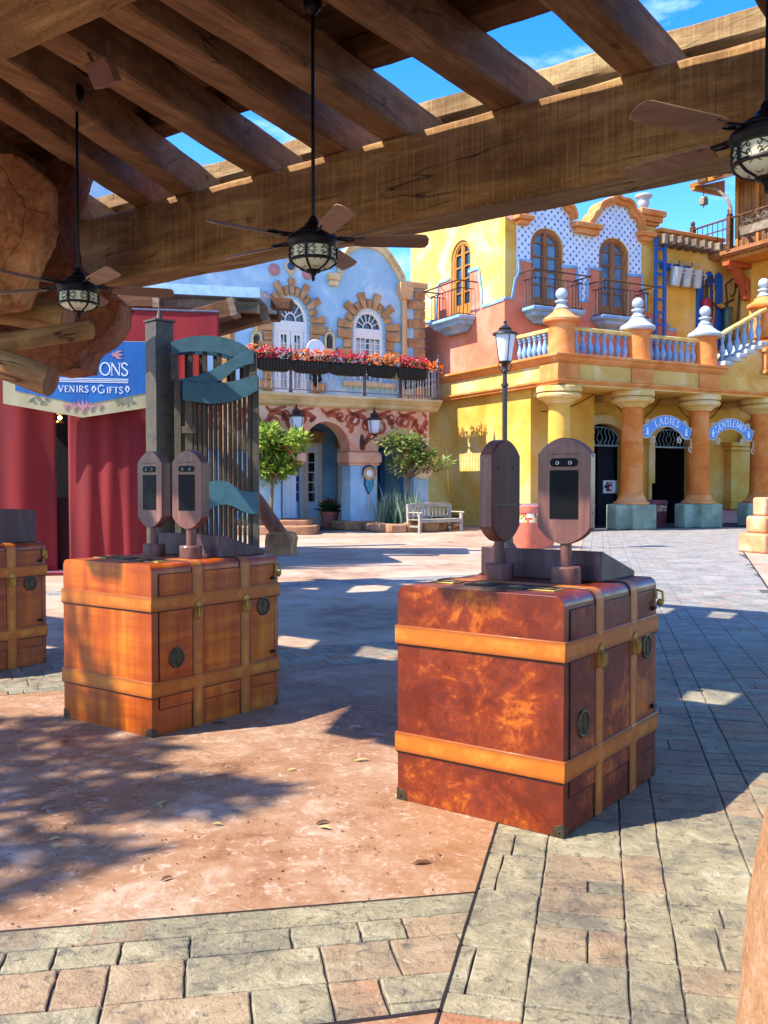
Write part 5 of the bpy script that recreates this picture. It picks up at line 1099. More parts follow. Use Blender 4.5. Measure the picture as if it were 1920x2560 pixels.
# front wall
w1a, w1b = uw(1326, 700)[0], uw(1406, 700)[0]; w1t = uw(1366, 572)[1]; w1z = uw(1362, 773)[1]
w2a, w2b = uw(1497, 720)[0], uw(1570, 720)[0]; w2t = uw(1534, 596)[1]; w2z = uw(1532, 793)[1]
gab1 = [uw(*p) for p in ((1431, 552), (1424, 530), (1414, 522), (1409, 512), (1399, 506), (1385, 490), (1366, 482), (1347, 490), (1333, 506), (1323, 512), (1318, 522), (1308, 530), (1300, 548))]
gab2 = [uw(*p) for p in ((1601, 585), (1596, 560), (1588, 543), (1578, 536), (1572, 519), (1560, 510), (1547, 508), (1535, 500), (1521, 508), (1508, 512), (1494, 520), (1487, 536), (1478, 543), (1472, 556), (1462, 570))]
mid = uw(1446, 574); xr = 12.2; zpar2 = uw(1700, 585)[1]
xp0, xp1 = uw(1597, 560)[0], uw(1638, 560)[0]
front = [(0, 6.0), (xr, 6.0), (xr, 11.75), (xp1, 11.75)] + [(xp1, gab2[0][1]), gab2[0]] + gab2[1:] + [(mid[0] + .2, mid[1]), (mid[0] - .2, mid[1])] + gab1 + [(uw(1282, 560)[0], uw(1290, 552)[1]), (0, uw(1290, 552)[1] + .1)]
H1 = arch(w1a, w1b, w1z - .1, w1t - .66, w1t, 18); H2 = arch(w2a, w2b, w2z - .1, w2t - .66, w2t, 18)
mb = MB(); mb.ext(front, UYY, UYY + .3, [H1, H2]); mb.build('upper_front_wall', M['yellow_plaster'], yel)
# tile panel over the gables
tx0, tx1 = uw(1291, 600)[0], uw(1603, 640)[0]
tile = [(tx0, 7.5), (tx1, 7.5), (tx1, gab2[0][1])] + gab2[1:] + [(mid[0] + .2, mid[1]), (mid[0] - .2, mid[1])] + gab1[:-1] + [(tx0, gab1[-1][1])]
mb = MB(); mb.ext(tile, UYY - .02, UYY - .002, [arch(w1a - .02, w1b + .02, w1z - .05, w1t - .66, w1t + .02, 18), arch(w2a - .02, w2b + .02, w2z - .05, w2t - .66, w2t + .02, 18)]); mb.build('tile_panel', M['blue_dot_tile'], yel)
for g in (gab1, gab2):
    mb = MB(); mb.ribbon(curve(g, 4), .26, UYY - .22, UYY + .34); mb.ribbon([(x, z + .1) for x, z in curve(g, 4)], .12, UYY - .32, UYY + .34); mb.build('gable_coping', M['orange_plaster'], yel, .02)
for ua, ub, v0, v1 in ((1281, 1321, 543, 564), (1424, 1493, 562, 588), (1587, 1625, 584, 606)):
    a, b = uw(ua, v0)[0], uw(ub, v0)[0]; z0, z1 = uw((ua + ub) / 2, v1)[1], uw((ua + ub) / 2, v0)[1]
    mb = MB(); mb.box(a, b, UYY - .42, UYY - .021, (z0 + z1) / 2, z1); mb.box(a + .12, b - .12, UYY - .3, UYY - .022, z0, (z0 + z1) / 2 - .002); mb.build('corbel', M['orange_plaster'], yel, .03)
# coral dado with stepped light blue trim
def dado(cells_front, cells_left):
    mb = MB()
    mb.ext(cells_front, UYY - .035, UYY - .021 + .0); mb.build('coral_front', M['coral_plaster'], yel)
def Fp(pts): return [uw(*p) for p in pts]
c1 = Fp([(1262, 745), (1278, 747), (1287, 698), (1297, 683), (1294, 648), (1328, 655)])
c1b = Fp([(1401, 667), (1440, 669), (1441, 693), (1446, 755), (1465, 755), (1470, 670), (1501, 675)])
c1c = Fp([(1566, 688), (1603, 690), (1602, 717), (1612, 740), (1614, 778)])
c1d = Fp([(1644, 790), (1655, 797), (1656, 808), (1669, 812), (1670, 824), (1690, 826)])
zb_ = 6.0
coral = [(0.0, zb_)] + [(c1d[-1][0], zb_)] + c1d[::-1] + c1c[::-1] + [(w2b + .01, c1c[0][1]), (w2b + .01, w2z - .15), (w2a - .01, w2z - .15), (w2a - .01, c1b[-1][1])] + c1b[::-1] + [(w1b + .01, c1b[0][1]), (w1b + .01, w1z - .15), (w1a - .01, w1z - .15), (w1a - .01, c1[-1][1])] + c1[::-1] + [(0.0, c1[0][1])]
mb = MB(); mb.ext(coral, UYY - .034, UYY - .021); mb.build('coral_front', M['coral_plaster'], yel)
for c in (c1, c1b, c1c, c1d): mb = MB(); mb.ribbon(c if c is not c1 else [(-.05, c1[0][1])] + c1, .13, UYY - .075, UYY - .0345); mb.build('step_trim', M['trim_blue'], yel, .03)
def Lf(pts): return [lf(*p) for p in pts]
dl1 = Lf([(1028, 812), (1050, 808), (1091, 802), (1096, 716), (1101, 706), (1126, 697)]); dl2 = Lf([(1172, 679), (1199, 670), (1201, 698), (1206, 733), (1207, 767), (1262, 748)])
cl = [(10.05, zb_), (10.05, dl1[0][1])] + dl1 + [(lb + .01, dl1[-1][1]), (lb + .01, WL['bt'] - .22), (la - .01, WL['bt'] - .22), (la - .01, dl2[0][1])] + dl2 + [(UYY + .0, dl2[-1][1]), (UYY + .0, zb_)]
mb = MB(); mb.ext(cl, -.014, -.001, axis='x'); mb.build('coral_side', M['coral_plaster'], yel)
for d in (dl1, dl2):
    mb = MB(); mb.ribbon(d, .14, -.055, -.015); mb.v = [(y, x, z) for x, y, z in mb.v]; mb.build('step_trim', M['trim_blue'], yel, .03)
# arched windows
def arch_window(name, x0, x1, zb, zt, frame_mat, mk, pane='pane_blue'):
    """mk(pts2d -> builds) placed by a matrix: local x along wall, y into wall"""
    sp = zt - .66; cx = (x0 + x1) / 2
    f = MB(); f.m = mk; f.ext(arch(x0 - .0, x1 + .0, zb, sp, zt, 18), .06, .20, [arch(x0 + .14, x1 - .14, zb + .1, sp, zt - .14, 18)]); fo = f.build('window', M[frame_mat], yel, .02)
    s = MB(); s.m = mk; s.ext(arch(x0 + .142, x1 - .142, zb + .102, sp, zt - .142, 18), .10, .17, [arch(x0 + .2, x1 - .2, zb + .16, sp, zt - .2, 18)]); s.box(cx - .07, cx + .07, .08, .175, zb + .1, zt - .14); h = zt - zb
    for k in range(1, 6): s.box(x0 + .19, x1 - .19, .115, .155, zb + h * k / 6 - .03, zb + h * k / 6 + .03)
    s.box(x0 + .19, x1 - .19, .11, .16, zb + .15, zb + .5)
    for a in (-1, 1): s.box(cx + a * .09 - .03, cx + a * .09 + .03, .105, .16, zb + .15, zt - .25)
    s.build('sash', M[frame_mat], fo, .006)
    g = MB(); g.m = mk; g.ext(arch(x0 + .05, x1 - .05, zb + .05, sp, zt - .05, 18), .18, .19); g.build('pane', M[pane], fo)
    return fo
I4 = Matrix.Identity(4)
arch_window('window', w1a, w1b, w1z - .1, w1t, 'window_wood', Matrix.Translation((0, UYY, 0))); arch_window('window', w2a, w2b, w2z - .1, w2t, 'window_wood', Matrix.Translation((0, UYY, 0)))
ML = Matrix(((0, 1, 0, 0), (-1, 0, 0, 0), (0, 0, 1, 0), (0, 0, 0, 1)))          # local x -> -y, local y -> x
arch_window('window', -lb, -la, WL['bt'] - .2, WL['t'], 'window_gold', ML, 'pane_dark')
# juliet balconies: stone ledge and iron railing
def juliet(xa, xb, zf, mk, ledge_drop=.55, d=.75, h=1.25):
    mb = MB(); mb.m = mk
    vs = []; prof = [(d + .05, zf), (d + .05, zf - .12), (d - .08, zf - .2), (d - .12, zf - .3), (d - .35, zf - .42), (d - .45, zf - ledge_drop)]
    for o, z in prof:
        t_ = (d + .05 - o); vs += [(xa + t_, -.03, z), (xa + t_, -o, z), (xb - t_, -o, z), (xb - t_, -.03, z)]
    fs = []
    for i in range(len(prof) - 1):
        for j in range(3): a = i * 4 + j; fs.append([a, a + 1, a + 5, a + 4])
        fs.append([i * 4 + 3, i * 4, i * 4 + 4, i * 4 + 7])
    fs += [[0, 1, 2, 3], [len(vs) - 4, len(vs) - 3, len(vs) - 2, len(vs) - 1]]; mb.add(vs, fs); mb.build('balcony_ledge', M['trim_blue'], yel, .02)
    mb = MB(); mb.m = mk; a, b, o = xa + .12, xb - .12, d - .06
    def ring(z, r, e=0): mb.tube([(a - e, -.03, z), (a - e, -o - e, z), (b + e, -o - e, z), (b + e, -.03, z)], r, 6)
    ring(zf + .06, .018); ring(zf + h - .22, .02); ring(zf + h, .03, .22)
    n = int((b - a) / .2)
    for k in range(n + 1):
        x = a + (b - a) * k / n; mb.tube([(x, -o, zf), (x, -o, zf + h - .22)], .013, 5)
    for k in range(1, 4):
        for x in (a, b): mb.tube([(x, -o * k / 4, zf), (x, -o * k / 4, zf + h - .22)], .013, 5)
    for x, sg in ((a, -1), (b, 1)):
        for zz in (zf + .06,): mb.tube(spiral_b(x, -o, zz), .018, 5)
        mb.tube([(x, -o, zf + h - .22), (x + sg * .03, -o - .03, zf + h - .3), (x + sg * .12, -o - .12, zf + h - .16), (x + sg * .22, -o - .22, zf + h)], .018, 5)
        mb.ball((x, -o, zf + h - .24), .05, 6); mb.ball((x + sg * .22, -o - .22, zf + h), .05, 6)
    mb.tube([((a + b) / 2, -o, zf + h - .22), ((a + b) / 2, -o - .12, zf + h - .12), ((a + b) / 2, -o - .22, zf + h)], .015, 5)
    mb.build('juliet_railing', M['brown_iron'], yel)
def spiral_b(x, y, z): return [(x + .06 * math.cos(a * .7), y - .02, z - .02 + .06 * math.sin(a * .7)) for a in range(9)]
zf1 = uw(1362, 778)[1]; juliet(w1a - .45, w1b + .45, zf1, Matrix.Translation((0, UYY - .03, 0))); zf2 = uw(1532, 800)[1]; juliet(w2a - .45, w2b + .45, zf2, Matrix.Translation((0, UYY - .03, 0)))
juliet(-lb - .45, -la + .45, lf(1135, 812)[1] + .1, ML @ Matrix.Translation((0, -.012, 0)))
# barrel tile roof behind the gables
mb = MB(); rx0, rx1 = uw(1395, 530)[0] - 1.2, uw(1500, 530)[0] + .6; vs = []; fs = []; nx = int((rx1 - rx0) / .045); ny = 26
for j in range(ny + 1):
    for i in range(nx + 1):
        x = rx0 + (rx1 - rx0) * i / nx; w = (x / .36) % 1; hgt = .085 * abs(math.sin(math.pi * w)) + .05 * (1 - (j % 3) / 3); y = UYY + .4 + j * .14; vs.append((x, y, mid[1] - .25 + j * .14 * .62 + hgt))
for j in range(ny):
    for i in range(nx): a = j * (nx + 1) + i; fs.append([a, a + 1, a + nx + 2, a + nx + 1])
mb.add(vs, fs); rt = plain('roof_tile', '#b8604c', .75, var=.25, sc=6); mb.build('tile_roof', rt, yel, smooth=60)
# pier with urn, parapet, viga ends
pz0, pz1 = uw(1615, 566)[1], uw(1615, 528)[1]
mb = MB(); mb.box(xp0 + .08, xp1 - .05, UYY - .1, UYY + .5, 11.2, pz0); mb.build('parapet_pier', M['yellow_plaster'], yel, .02)
mb = MB(); mb.box(xp0 - .02, xp1 + .05, UYY - .2, UYY + .6, pz0 + .003, pz0 + .14); mb.box(xp0 - .12, xp1 + .15, UYY - .3, UYY + .7, pz0 + .143, (pz0 + pz1) / 2 + .06); mb.box(xp0 - .22, xp1 + .25, UYY - .4, UYY + .8, (pz0 + pz1) / 2 + .063, pz1); mb.build('pier_cap', M['orange_plaster'], yel, .04)
t = thing('stone_urn', 'pale grey stone urn standing on the orange cap of the parapet pier', 'urn', YF.world((xp0 + xp1) / 2, UYY + .2, pz1), TH)
hu = uw(1604, 481)[1] - pz1; mb = MB(); mb.lathe([(a * .66, b * hu) for a, b in ((.26, 0), (.28, .08), (.15, .14), (.13, .2), (.24, .28), (.33, .45), (.34, .6), (.32, .72), (.36, .78), (.5, .86), (.52, .92), (.48, .99), (.38, .99), (.34, .9))], n=28); mb.build('urn_body', M['white_cap'], t)
zp = (uw(1630, 575)[1] + uw(1785, 612)[1]) / 2
mb = MB(); mb.box(xp1 - .04, 10.9, UYY - .35, UYY + .4, zp - .02, zp + .14); mb.box(xp1 - .03, 10.78, UYY - .22, UYY + .38, zp - .2, zp - .023); mb.build('parapet_cornice', M['orange_plaster'], yel, .03)
for i in range(8):
    u = 1638 + i * 19.2; x, z = uw(u, 603 + i * 3.1); mb = MB(); mb.box(x - .105, x + .105, UYY - .62 - .03 * (i % 3), UYY - .003, z - .22, z + .16); mb.build('viga_end', M['grey_timber'], yel, .02)
# brown shuttered bay edge at right
yw = YF
# --- right wing wall, x = 11.7
mb = MB(); mb.box(11.7, 12.1, -6, UYY - .002, 6.0, 11.0); mb.build('wing_wall', M['yellow_plaster'], yel)
mb = MB(); mb.box(11.62, 11.697, -1.6, -.1, 8.3, 9.75); mb.build('wing_shutter', M['brown_timber'], yel, .02)
xz_ = YF.yz(1868, 960, 11.7)
# --- wooden house with balcony
hs_ = thing('wooden_house', 'brown plank upper storey with overhanging eave, railed balcony and curved bracket above the yellow wing', 'building', (YF.o.x, YF.o.y, 0), TH)
XB = 10.3; fz = YF.yz(1920, 600, XB)[1]; rzz = YF.yz(1870, 531, XB)[1]
mb = MB(); mb.box(XB, 11.69, -6, 3.0, fz - .2, fz - .02); mb.box(XB - .08, XB + .1, -6, 3.1, fz - .12, fz + .04); mb.build('balcony_floor', M['window_wood'], hs_, .01)
mb = MB(); mb.box(XB + .15, 11.69, -6, 2.6, fz - .36, fz - .203); mb.build('floor_joists', M['window_gold'], hs_, .01)
mb = MB(); mb.box(XB + .3, 11.3, 3.2, 7.5, fz - .25, fz - .05); mb.build('terrace_floor', M['brown_timber'], hs_, .01)
yh = YF.yz(1840, 560, 11.72)[0]; zE = YF.yz(1725, 471, 9.9)
mb = MB(); mb.box(11.72, 12.0, -6, yh, fz - .1, fz + 5.2); n = 0
yy = -6
while yy < yh - .2: mb.box(11.695, 11.719, yy + .005, yy + .215, fz - .02, fz + 5.0); yy += .22
mb.build('plank_wall', M['house_planks'], hs_, smooth=0)
for y_ in (YF.yz(1895, 560, 11.7)[0], yh - .1): mb = MB(); mb.box(11.63, 11.694, y_ - .09, y_ + .09, fz, fz + 5); mb.build('wall_post', M['window_gold'], hs_, .01)
mb = MB(); mb.ext([(9.9, zE[1]), (13, zE[1] + 1.1), (13, zE[1] + 1.3), (9.85, zE[1] + .16)], -6, zE[0]); mb.build('eave', M['window_gold'], hs_, .01)
for i in range(12):
    y_ = -6 + i * .8
    if y_ + .45 < zE[0]: mb = MB(); mb.box(9.78, 9.849, y_, y_ + .45, zE[1] + .03, zE[1] + .2); mb.build('eave_tile', M['brown_timber'], hs_)
mb = MB(); mb.ext([(9.9, zE[1] - .12), (11.69, zE[1] - .12), (11.69, zE[1] + .55), (9.9, zE[1])], zE[0] - .25, zE[0] - .05); mb.build('eave_beam', M['window_gold'], hs_, .02)
ny_ = YF.yz(1824, 560, XB)[0]; fy = YF.yz(1732, 575, XB)[0]
def newel(y, z0, z1):
    mb = MB(); mb.box(XB - .1, XB + .1, y - .1, y + .1, z0, z1); n_ = mb.build('newel_post', M['brown_timber'], hs_, .02)
    mb = MB(); mb.lathe([(.12, z1), (.13, z1 + .05), (.07, z1 + .1), (.1, z1 + .16), (.09, z1 + .25), (.01, z1 + .32)], (XB, y, 0), 12); mb.build('post_knob', M['brown_timber'], n_)
newel(ny_, fz - .02, rzz + .1); newel(fy, fz + .3, rzz + .05)
mb = MB(); mb.tube([(XB, -6, rzz), (XB, fy, rzz)], .045, 8); mb.tube([(XB, ny_, rzz - .38), (XB, fy, rzz - .38)], .03, 6); mb.build('rail', M['brown_timber'], hs_)
mb = MB(); y_ = -6
while y_ < fy: mb.tube([(XB, y_, fz), (XB, y_, rzz)], .016, 5); y_ += .27
mb.build('railing_bars', M['iron'], hs_)
bq = [YF.yz(u, v, XB) for u, v in ((1760, 469), (1780, 470), (1800, 478), (1817, 497), (1826, 520), (1827, 535))]
mb = MB(); mb.tube([(XB, a, b) for a, b in curve(bq, 5)], .07, 8); mb.build('curved_bracket', M['grey_timber'], hs_)
# corbel brace under the balcony
bz = YF.yz(1871, 744, 11.7); by = bz[0]
mb = MB(); mb.ext([(11.68, bz[1] - .15), (11.68, bz[1] + .7), (11.3, fz - .8), (10.9, fz - .37), (10.4, fz - .37), (10.45, fz - .62), (10.8, fz - .75), (11.1, fz - 1.15), (11.3, bz[1] + .3), (11.4, bz[1] - .1)], by - .14, by + .14); mb.build('balcony_brace', M['brace_wood'], hs_, .03)
mb = MB(); mb.box(10.35, 11.69, by - .18, by + .18, fz - .55, fz - .372); mb.build('brace_beam', M['brace_wood'], hs_, .02)
t = thing('hanging_bell', 'small wooden lantern bell hanging on a chain from the eave', 'bell', YF.world(9.95, zE[0] - .7, zE[1] - .02), TH)
mb = MB(); mb.tube([(0, 0, 0), (0, 0, -.55)], .02, 5); mb.build('chain', M['iron'], t); mb = MB(); mb.box(-.13, .13, -.13, .13, -.85, -.6); mb.ext([(-.13, -.6), (.13, -.6), (.04, -.5), (-.04, -.5)], -.12, .12); mb.tube([(0, 0, -.85), (0, 0, -.98)], .025, 5); mb.build('bell_body', M['grey_timber'], t, .02)
t = thing('wire_planter', 'wire basket of dry grey plants hanging on the wooden balcony rail', 'planter', YF.world(XB - .02, YF.yz(1895, 570, XB)[0], rzz - .55), TH)
mb = MB(); rr = random.Random(9)
for i in range(60):
    a = rr.uniform(-.7, .7); mb.tube([(0, a, -.1), (rr.uniform(-.2, .05), a + rr.uniform(-.2, .2), .15), (rr.uniform(-.25, .05), a + rr.uniform(-.4, .4), rr.uniform(.0, .5))], .012, 4)
mb.build('dry_stems', M['grey_timber'], t); mb = MB(); mb.ext([(-.7, -.35), (.7, -.35), (.8, .0), (-.8, .0)], -.18, .02); mb.v = [(y, x, z) for x, y, z in mb.v]; mb.build('basket', M['grey_timber'], t, .03)
# --- things on the upper wall
t = thing('blue_ladder', 'tall blue wooden ladder leaning upright against the yellow wall beside the tiled gable', 'ladder', YF.world(uw(1633, 900)[0], UYY - .35, 6.0), TH)
lw = (uw(1643, 800)[0] - uw(1621, 800)[0]) / 2; lt = uw(1632, 602)[1] - 6.0
for sg in (-1, 1): mb = MB(); mb.box(sg * lw - .07, sg * lw + .07, -.05, .05, 0, lt); mb.build('rail', M['blue_board'], t, .015)
for k in range(10): mb = MB(); z = .5 + k * (lt - .9) / 9; mb.box(-lw + .071, lw - .071, -.03, .03, z - .05, z + .05); mb.build('rung', M['blue_board'], t, .01)
def board(u0, v0, u1, v1): a, b = uw(u0, v0), uw(u1, v1); return a[0], b[0], b[1], a[1]
x0, x1, z0, z1 = board(1648, 656, 1723, 678); t = thing('bucket_board', 'horizontal blue board with iron hooks on the yellow wall right of the ladder', 'hook board', YF.world((x0 + x1) / 2, UYY - .003, (z0 + z1) / 2), TH)
mb = MB(); mb.box(-(x1 - x0) / 2, (x1 - x0) / 2, -.08, 0, -(z1 - z0) / 2 - .1, (z1 - z0) / 2); mb.build('plank', M['blue_board'], t, .015)
for k in range(3): mb = MB(); xx = -.75 + k * .72; mb.tube([(xx, -.08, .05), (xx, -.25, .03), (xx, -.32, .12), (xx, -.25, .18)], .025, 6); mb.build('hook', M['iron'], t)
for k, (u, v, lab) in enumerate(((1673, 694, 'grey zinc bucket leftmost on the blue board, nearest the ladder'), (1699, 696, 'grey zinc bucket in the middle of the blue board'), (1724, 699, 'grey zinc bucket rightmost on the blue board, beside the red pump'))):
    x, z = uw(u, v); b = thing('zinc_bucket', lab, 'bucket', YF.world(x, UYY - .36, z), TH, 'zinc buckets hanging from the blue board'); b.scale = (.66, .66, .72)
    mb = MB(); mb.m = Matrix.Rotation(R(8), 4, 'X') @ Matrix.Rotation(R(6 - 6 * k), 4, 'Y'); mb.lathe([(.01, -.58), (.30, -.58), (.31, -.56), (.33, -.3), (.39, .35), (.42, .40), (.43, .44), (.39, .44), (.30, -.5), (.01, -.5)], n=24); mb.build('pail', M['zinc'], b)
    mb = MB(); mb.tube([(.40 * math.cos(R(a)), -.03 - .05 * math.sin(R(a)), .40 + .38 * math.sin(R(a))) for a in range(0, 181, 15)], .022, 6); mb.tube([(.30, -.28, .15), (.42, -.42, .12), (.42, -.42, -.05), (.32, -.3, -.15)], .03, 6); mb.build('handle', M['zinc'], b)
for k, (ua, ub, vt, lab) in enumerate(((1740, 1756, 674, 'tall narrow blue board holding the red hand pump'), (1763, 1779, 678, 'tall narrow blue board holding the brass horn'), (1786, 1803, 682, 'tall narrow blue board holding the dark green pump'))):
    xa, xb = uw(ua, vt)[0], uw(ub, vt)[0]; zt_ = uw(ua, vt)[1]; b = thing('tool_board', lab, 'tool board', YF.world((xa + xb) / 2, UYY - .003, 0), TH, 'tall blue tool boards on the yellow wall')
    w = (xb - xa) / 2; mb = MB(); mb.ext([(-w, zt_ - 3.2), (w, zt_ - 3.2)] + arc(0, zt_ - w, w, 0, 180, 10), -.09, 0); mb.build('plank', M['blue_board'], b, .015)
    c = (xa + xb) / 2 + (.15 if k != 1 else 0)
    if k == 0:
        p = thing('hand_pump', 'red hand pump with brass fittings mounted on the left blue board', 'pump', YF.world(c, UYY - .25, zt_ - 1.9), TH); mb = MB(); mb.lathe([(.17, -.4), (.19, -.3), (.19, .6), (.15, .7)], n=16); mb.build('barrel', M['red_paint'], p); mb = MB(); mb.tube([(0, 0, .7), (0, 0, 1.5), (.3, 0, 1.65), (.45, 0, 1.4)], .05, 8); mb.tube([(-.1, 0, 1.2), (.35, 0, 1.25)], .04, 6); mb.tube([(0, 0, .4), (.3, -.1, .5), (.5, -.1, .45)], .05, 8); mb.build('pump_handle', M['brown_iron'], p)
    elif k == 1:
        p = thing('brass_horn', 'coiled brass horn mounted on the middle blue board', 'horn', YF.world(c, UYY - .2, zt_ - 1.7), TH); mb = MB(); mb.tube([(-.18, 0, 1.0), (-.18, 0, -.2), (-.1, 0, -.35), (.05, 0, -.35), (.12, 0, -.2), (.12, 0, .9), (.05, 0, 1.05), (-.05, 0, .95)], .045, 8); mb.tube([(.12, 0, .3), (.3, -.05, .3), (.5, -.08, .28)], [.04, .06, .14], 10); mb.build('tubing', M['brass'], p)
    else:
        p = thing('bilge_pump', 'dark green upright pump with long crooked handle on the right blue board', 'pump', YF.world(c + .1, UYY - .3, zt_ - 2.3), TH); mb = MB(); mb.lathe([(.16, -1.0), (.2, -.9), (.2, .7), (.24, .75), (.2, .85)], n=16); mb.build('barrel', M['green_paint'], p); mb = MB(); mb.tube([(0, 0, .85), (-.1, 0, 1.8), (.3, -.1, 2.1), (.55, -.15, 1.7), (.45, -.15, .4), (.5, -.15, -.4), (.35, -.15, -.6), (.25, -.15, -.45)], .045, 8); mb.tube([(-.3, 0, .9), (.3, -.05, 1.2)], .06, 6); mb.tube([(0, 0, -1), (0, 0, -1.8), (.05, 0, -3.2)], .06, 8); mb.build('pump_handle', M['brown_iron'], p)
x, z = YF.yz(1843, 725, 11.69); t = thing('wall_hook', 'curled black iron hook on the yellow wing wall left of the orange brace', 'hook', YF.world(11.68, x, z), TH); mb = MB(); mb.tube([(0, 0, .3), (-.1, 0, .25), (-.12, .0, -.1), (-.1, .12, -.25), (-.1, .3, -.2), (-.1, .35, -.05)], .03, 6); mb.ext([(-.06, .1), (.06, .1), (.1, .4), (0, .5), (-.1, .4)], -.04, .0); mb.build('iron_hook', M['iron'], t)
# --- restroom signs hung between the columns
def letters_on(word, cx, cz, rad, a_mid, h, y0, y1, mb, w=.17, sp=1.0):
    adv = [GL[c][0] * h * sp for c in word]; tot = sum(adv); a = a_mid + tot / 2 / rad
    for c, ad in zip(word, adv):
        am = a - ad / 2 / rad; a -= ad / rad; rot = am - math.pi / 2; bx_, bz_ = cx + rad * math.cos(am), cz + rad * math.sin(am)
        glyph(mb, c, h, w, lambda px, pz: (bx_ + (px - GL[c][0] * h * .43) * math.cos(rot) - pz * math.sin(rot), bz_ + (px - GL[c][0] * h * .43) * math.sin(rot) + pz * math.cos(rot)), y0, y1)
def restroom_sign(word, label, xa, xb, zc, icon):
    t = thing('restroom_sign', label, 'sign', YF.world((xa + xb) / 2, CY, zc), TH, 'arched restroom signs between the columns')
    hw = (xb - xa) / 2; rad = 1.35; cz = -.85; a0 = 46
    def ringsec(r0, r1, a, b, n=20): return arc(0, cz, r1, a, b, n) + arc(0, cz, r0, b, a, n)
    mb = MB(); mb.ext(ringsec(rad - .20, rad + .17, 90 + a0, 90 - a0), -.035, .035); bd = mb.build('board', M['sign_blue'], t, .006)
    mb = MB(); mb.tube([(p[0], 0, p[1]) for p in arc(0, cz, rad + .18, 90 + a0, 90 - a0, 24)], .028, 6); mb.tube([(p[0], 0, p[1]) for p in arc(0, cz, rad - .21, 90 + a0, 90 - a0, 24)], .022, 6)
    for sg in (-1, 1):
        c = (sg * rad * math.sin(R(a0)), cz + rad * math.cos(R(a0)))
        mb.tube([(c[0] + .25 * math.cos(R(k)), -.01, c[1] + .25 * math.sin(R(k))) for k in range(0, 361, 20)], .025, 6)
        mb.tube([(c[0] + sg * .15, 0, c[1] - .24), (c[0] + sg * .4, 0, c[1] - .26), (sg * (hw - .42), 0, c[1] - .32), (sg * (hw - .4), 0, c[1] - .5)], .022, 6)
        for (dx, dz, r_, dr) in ((-.30, -.30, .13, 1), (.28, .10, .09, -1), (-.02, .34, .10, 1)):
            mb.tube([(p[0], 0, p[1]) for p in spiral(c[0] + sg * dx, c[1] + dz, r_, .03, R(90), sg * dr * 1.3, 18)], .022, 5)
        mb.tube([(p[0], 0, p[1]) for p in spiral(sg * (hw - .42), c[1] - .62, .16, .04, R(90), -sg * 1.4, 18)], .025, 5)
    mb.build('scroll_frame', M['tan_trim' if 0 else 'rope'], t)
    for sg in (-1, 1):
        c = (sg * rad * math.sin(R(a0)), cz + rad * math.cos(R(a0))); k = MB(); k.m = Matrix.Translation((c[0], 0, c[1])) @ Matrix.Rotation(R(90), 4, 'X'); k.lathe([(.23, -.04), (.23, .042)], n=24); d = k.build('icon_disc', M['sign_blue'], t)
        k = MB(); k.ext([(c[0] + .035 * math.cos(R(a)), c[1] + .105 + .04 * math.sin(R(a))) for a in range(0, 360, 30)], -.05, -.0425)
        if icon == 'f': k.ext([(c[0] - .035, c[1] + .055), (c[0] - .05, c[1] + .0), (c[0] - .025, c[1] - .01), (c[0] - .07, c[1] - .13), (c[0] + .07, c[1] - .13), (c[0] + .025, c[1] - .01), (c[0] + .05, c[1]), (c[0] + .035, c[1] + .055)], -.05, -.0425)
        else: k.ext([(c[0] - .06, c[1] + .055), (c[0] - .045, c[1] - .03), (c[0] - .03, c[1] - .14), (c[0] - .002, c[1] - .14), (c[0], c[1] - .05), (c[0] + .002, c[1] - .14), (c[0] + .03, c[1] - .14), (c[0] + .045, c[1] - .03), (c[0] + .06, c[1] + .055)], -.05, -.0425)
        k.build('icon', M['sign_white'], d, smooth=0)
    mb = MB(); letters_on(word, 0, cz, rad - .13, math.pi / 2, .25, -.042, -.0365, mb, .13, .95 if len(word) > 7 else 1.15); mb.build('lettering', M['sign_white'], bd, smooth=0)
zsg = yx(1670, 1072, CY)[1]
restroom_sign('LADIES', 'blue arched sign reading LADIES with white scroll frame between the second and third columns', CX[1], CX[2], zsg - .2, 'f'); restroom_sign('GENTLEMEN', 'blue arched sign reading GENTLEMEN with white scroll frame right of the third column', CX[2], CX[3], yx(1826, 1078, CY)[1] - .2, 'm')
# swags of cord below the arcade ceiling
hk = [yx(1527, 988, 1.9)[0], yx(1651, 984, 1.9)[0], yx(1685, 995, 1.9)[0], yx(1809, 991, 1.9)[0]]
for i, (xa, xb, lab) in enumerate(((.75, yx(1483, 974, 1.9)[0], 'brown cord swag beside the leftmost column'), (hk[0], hk[1], 'brown cord swag passing behind the second column'), (hk[2], hk[3], 'brown cord swag passing behind the third column'))):
    t = thing('cord_swag', lab, 'cord', YF.world((xa + xb) / 2, 1.9, 4.97), TH, 'brown cords drooping from the arcade ceiling'); hw = (xb - xa) / 2; mb = MB()
    mb.tube([(hw * k / 10, 0, -.85 * (1 - abs(k / 10) ** 2)) for k in range(-10, 11)] if i else [(hw * k / 10, 0, -.72 * (1 - ((k + 10) / 20) ** 2)) for k in range(-10, 11)], .022, 6); mb.build('rope', M['cord_brown'], t)
x, z = yx(1427, 1062, BY); t = thing('iron_wall_lantern', 'black wrought iron wall lantern behind the leftmost column', 'lantern', YF.world(x + .05, BY - .05, z), TH)
mb = MB(); mb.ext([(-.1, -.5), (.1, -.5), (.14, .4), (0, .55), (-.14, .4)], -.04, .045); mb.tube([(0, -.04, .3), (0, -.3, .4), (0, -.35, .3)], .03); mb.tube([(0, -.04, -.3), (-.15, -.2, -.55), (-.2, -.3, -.7)], .03); mb.build('bracket', M['iron'], t)
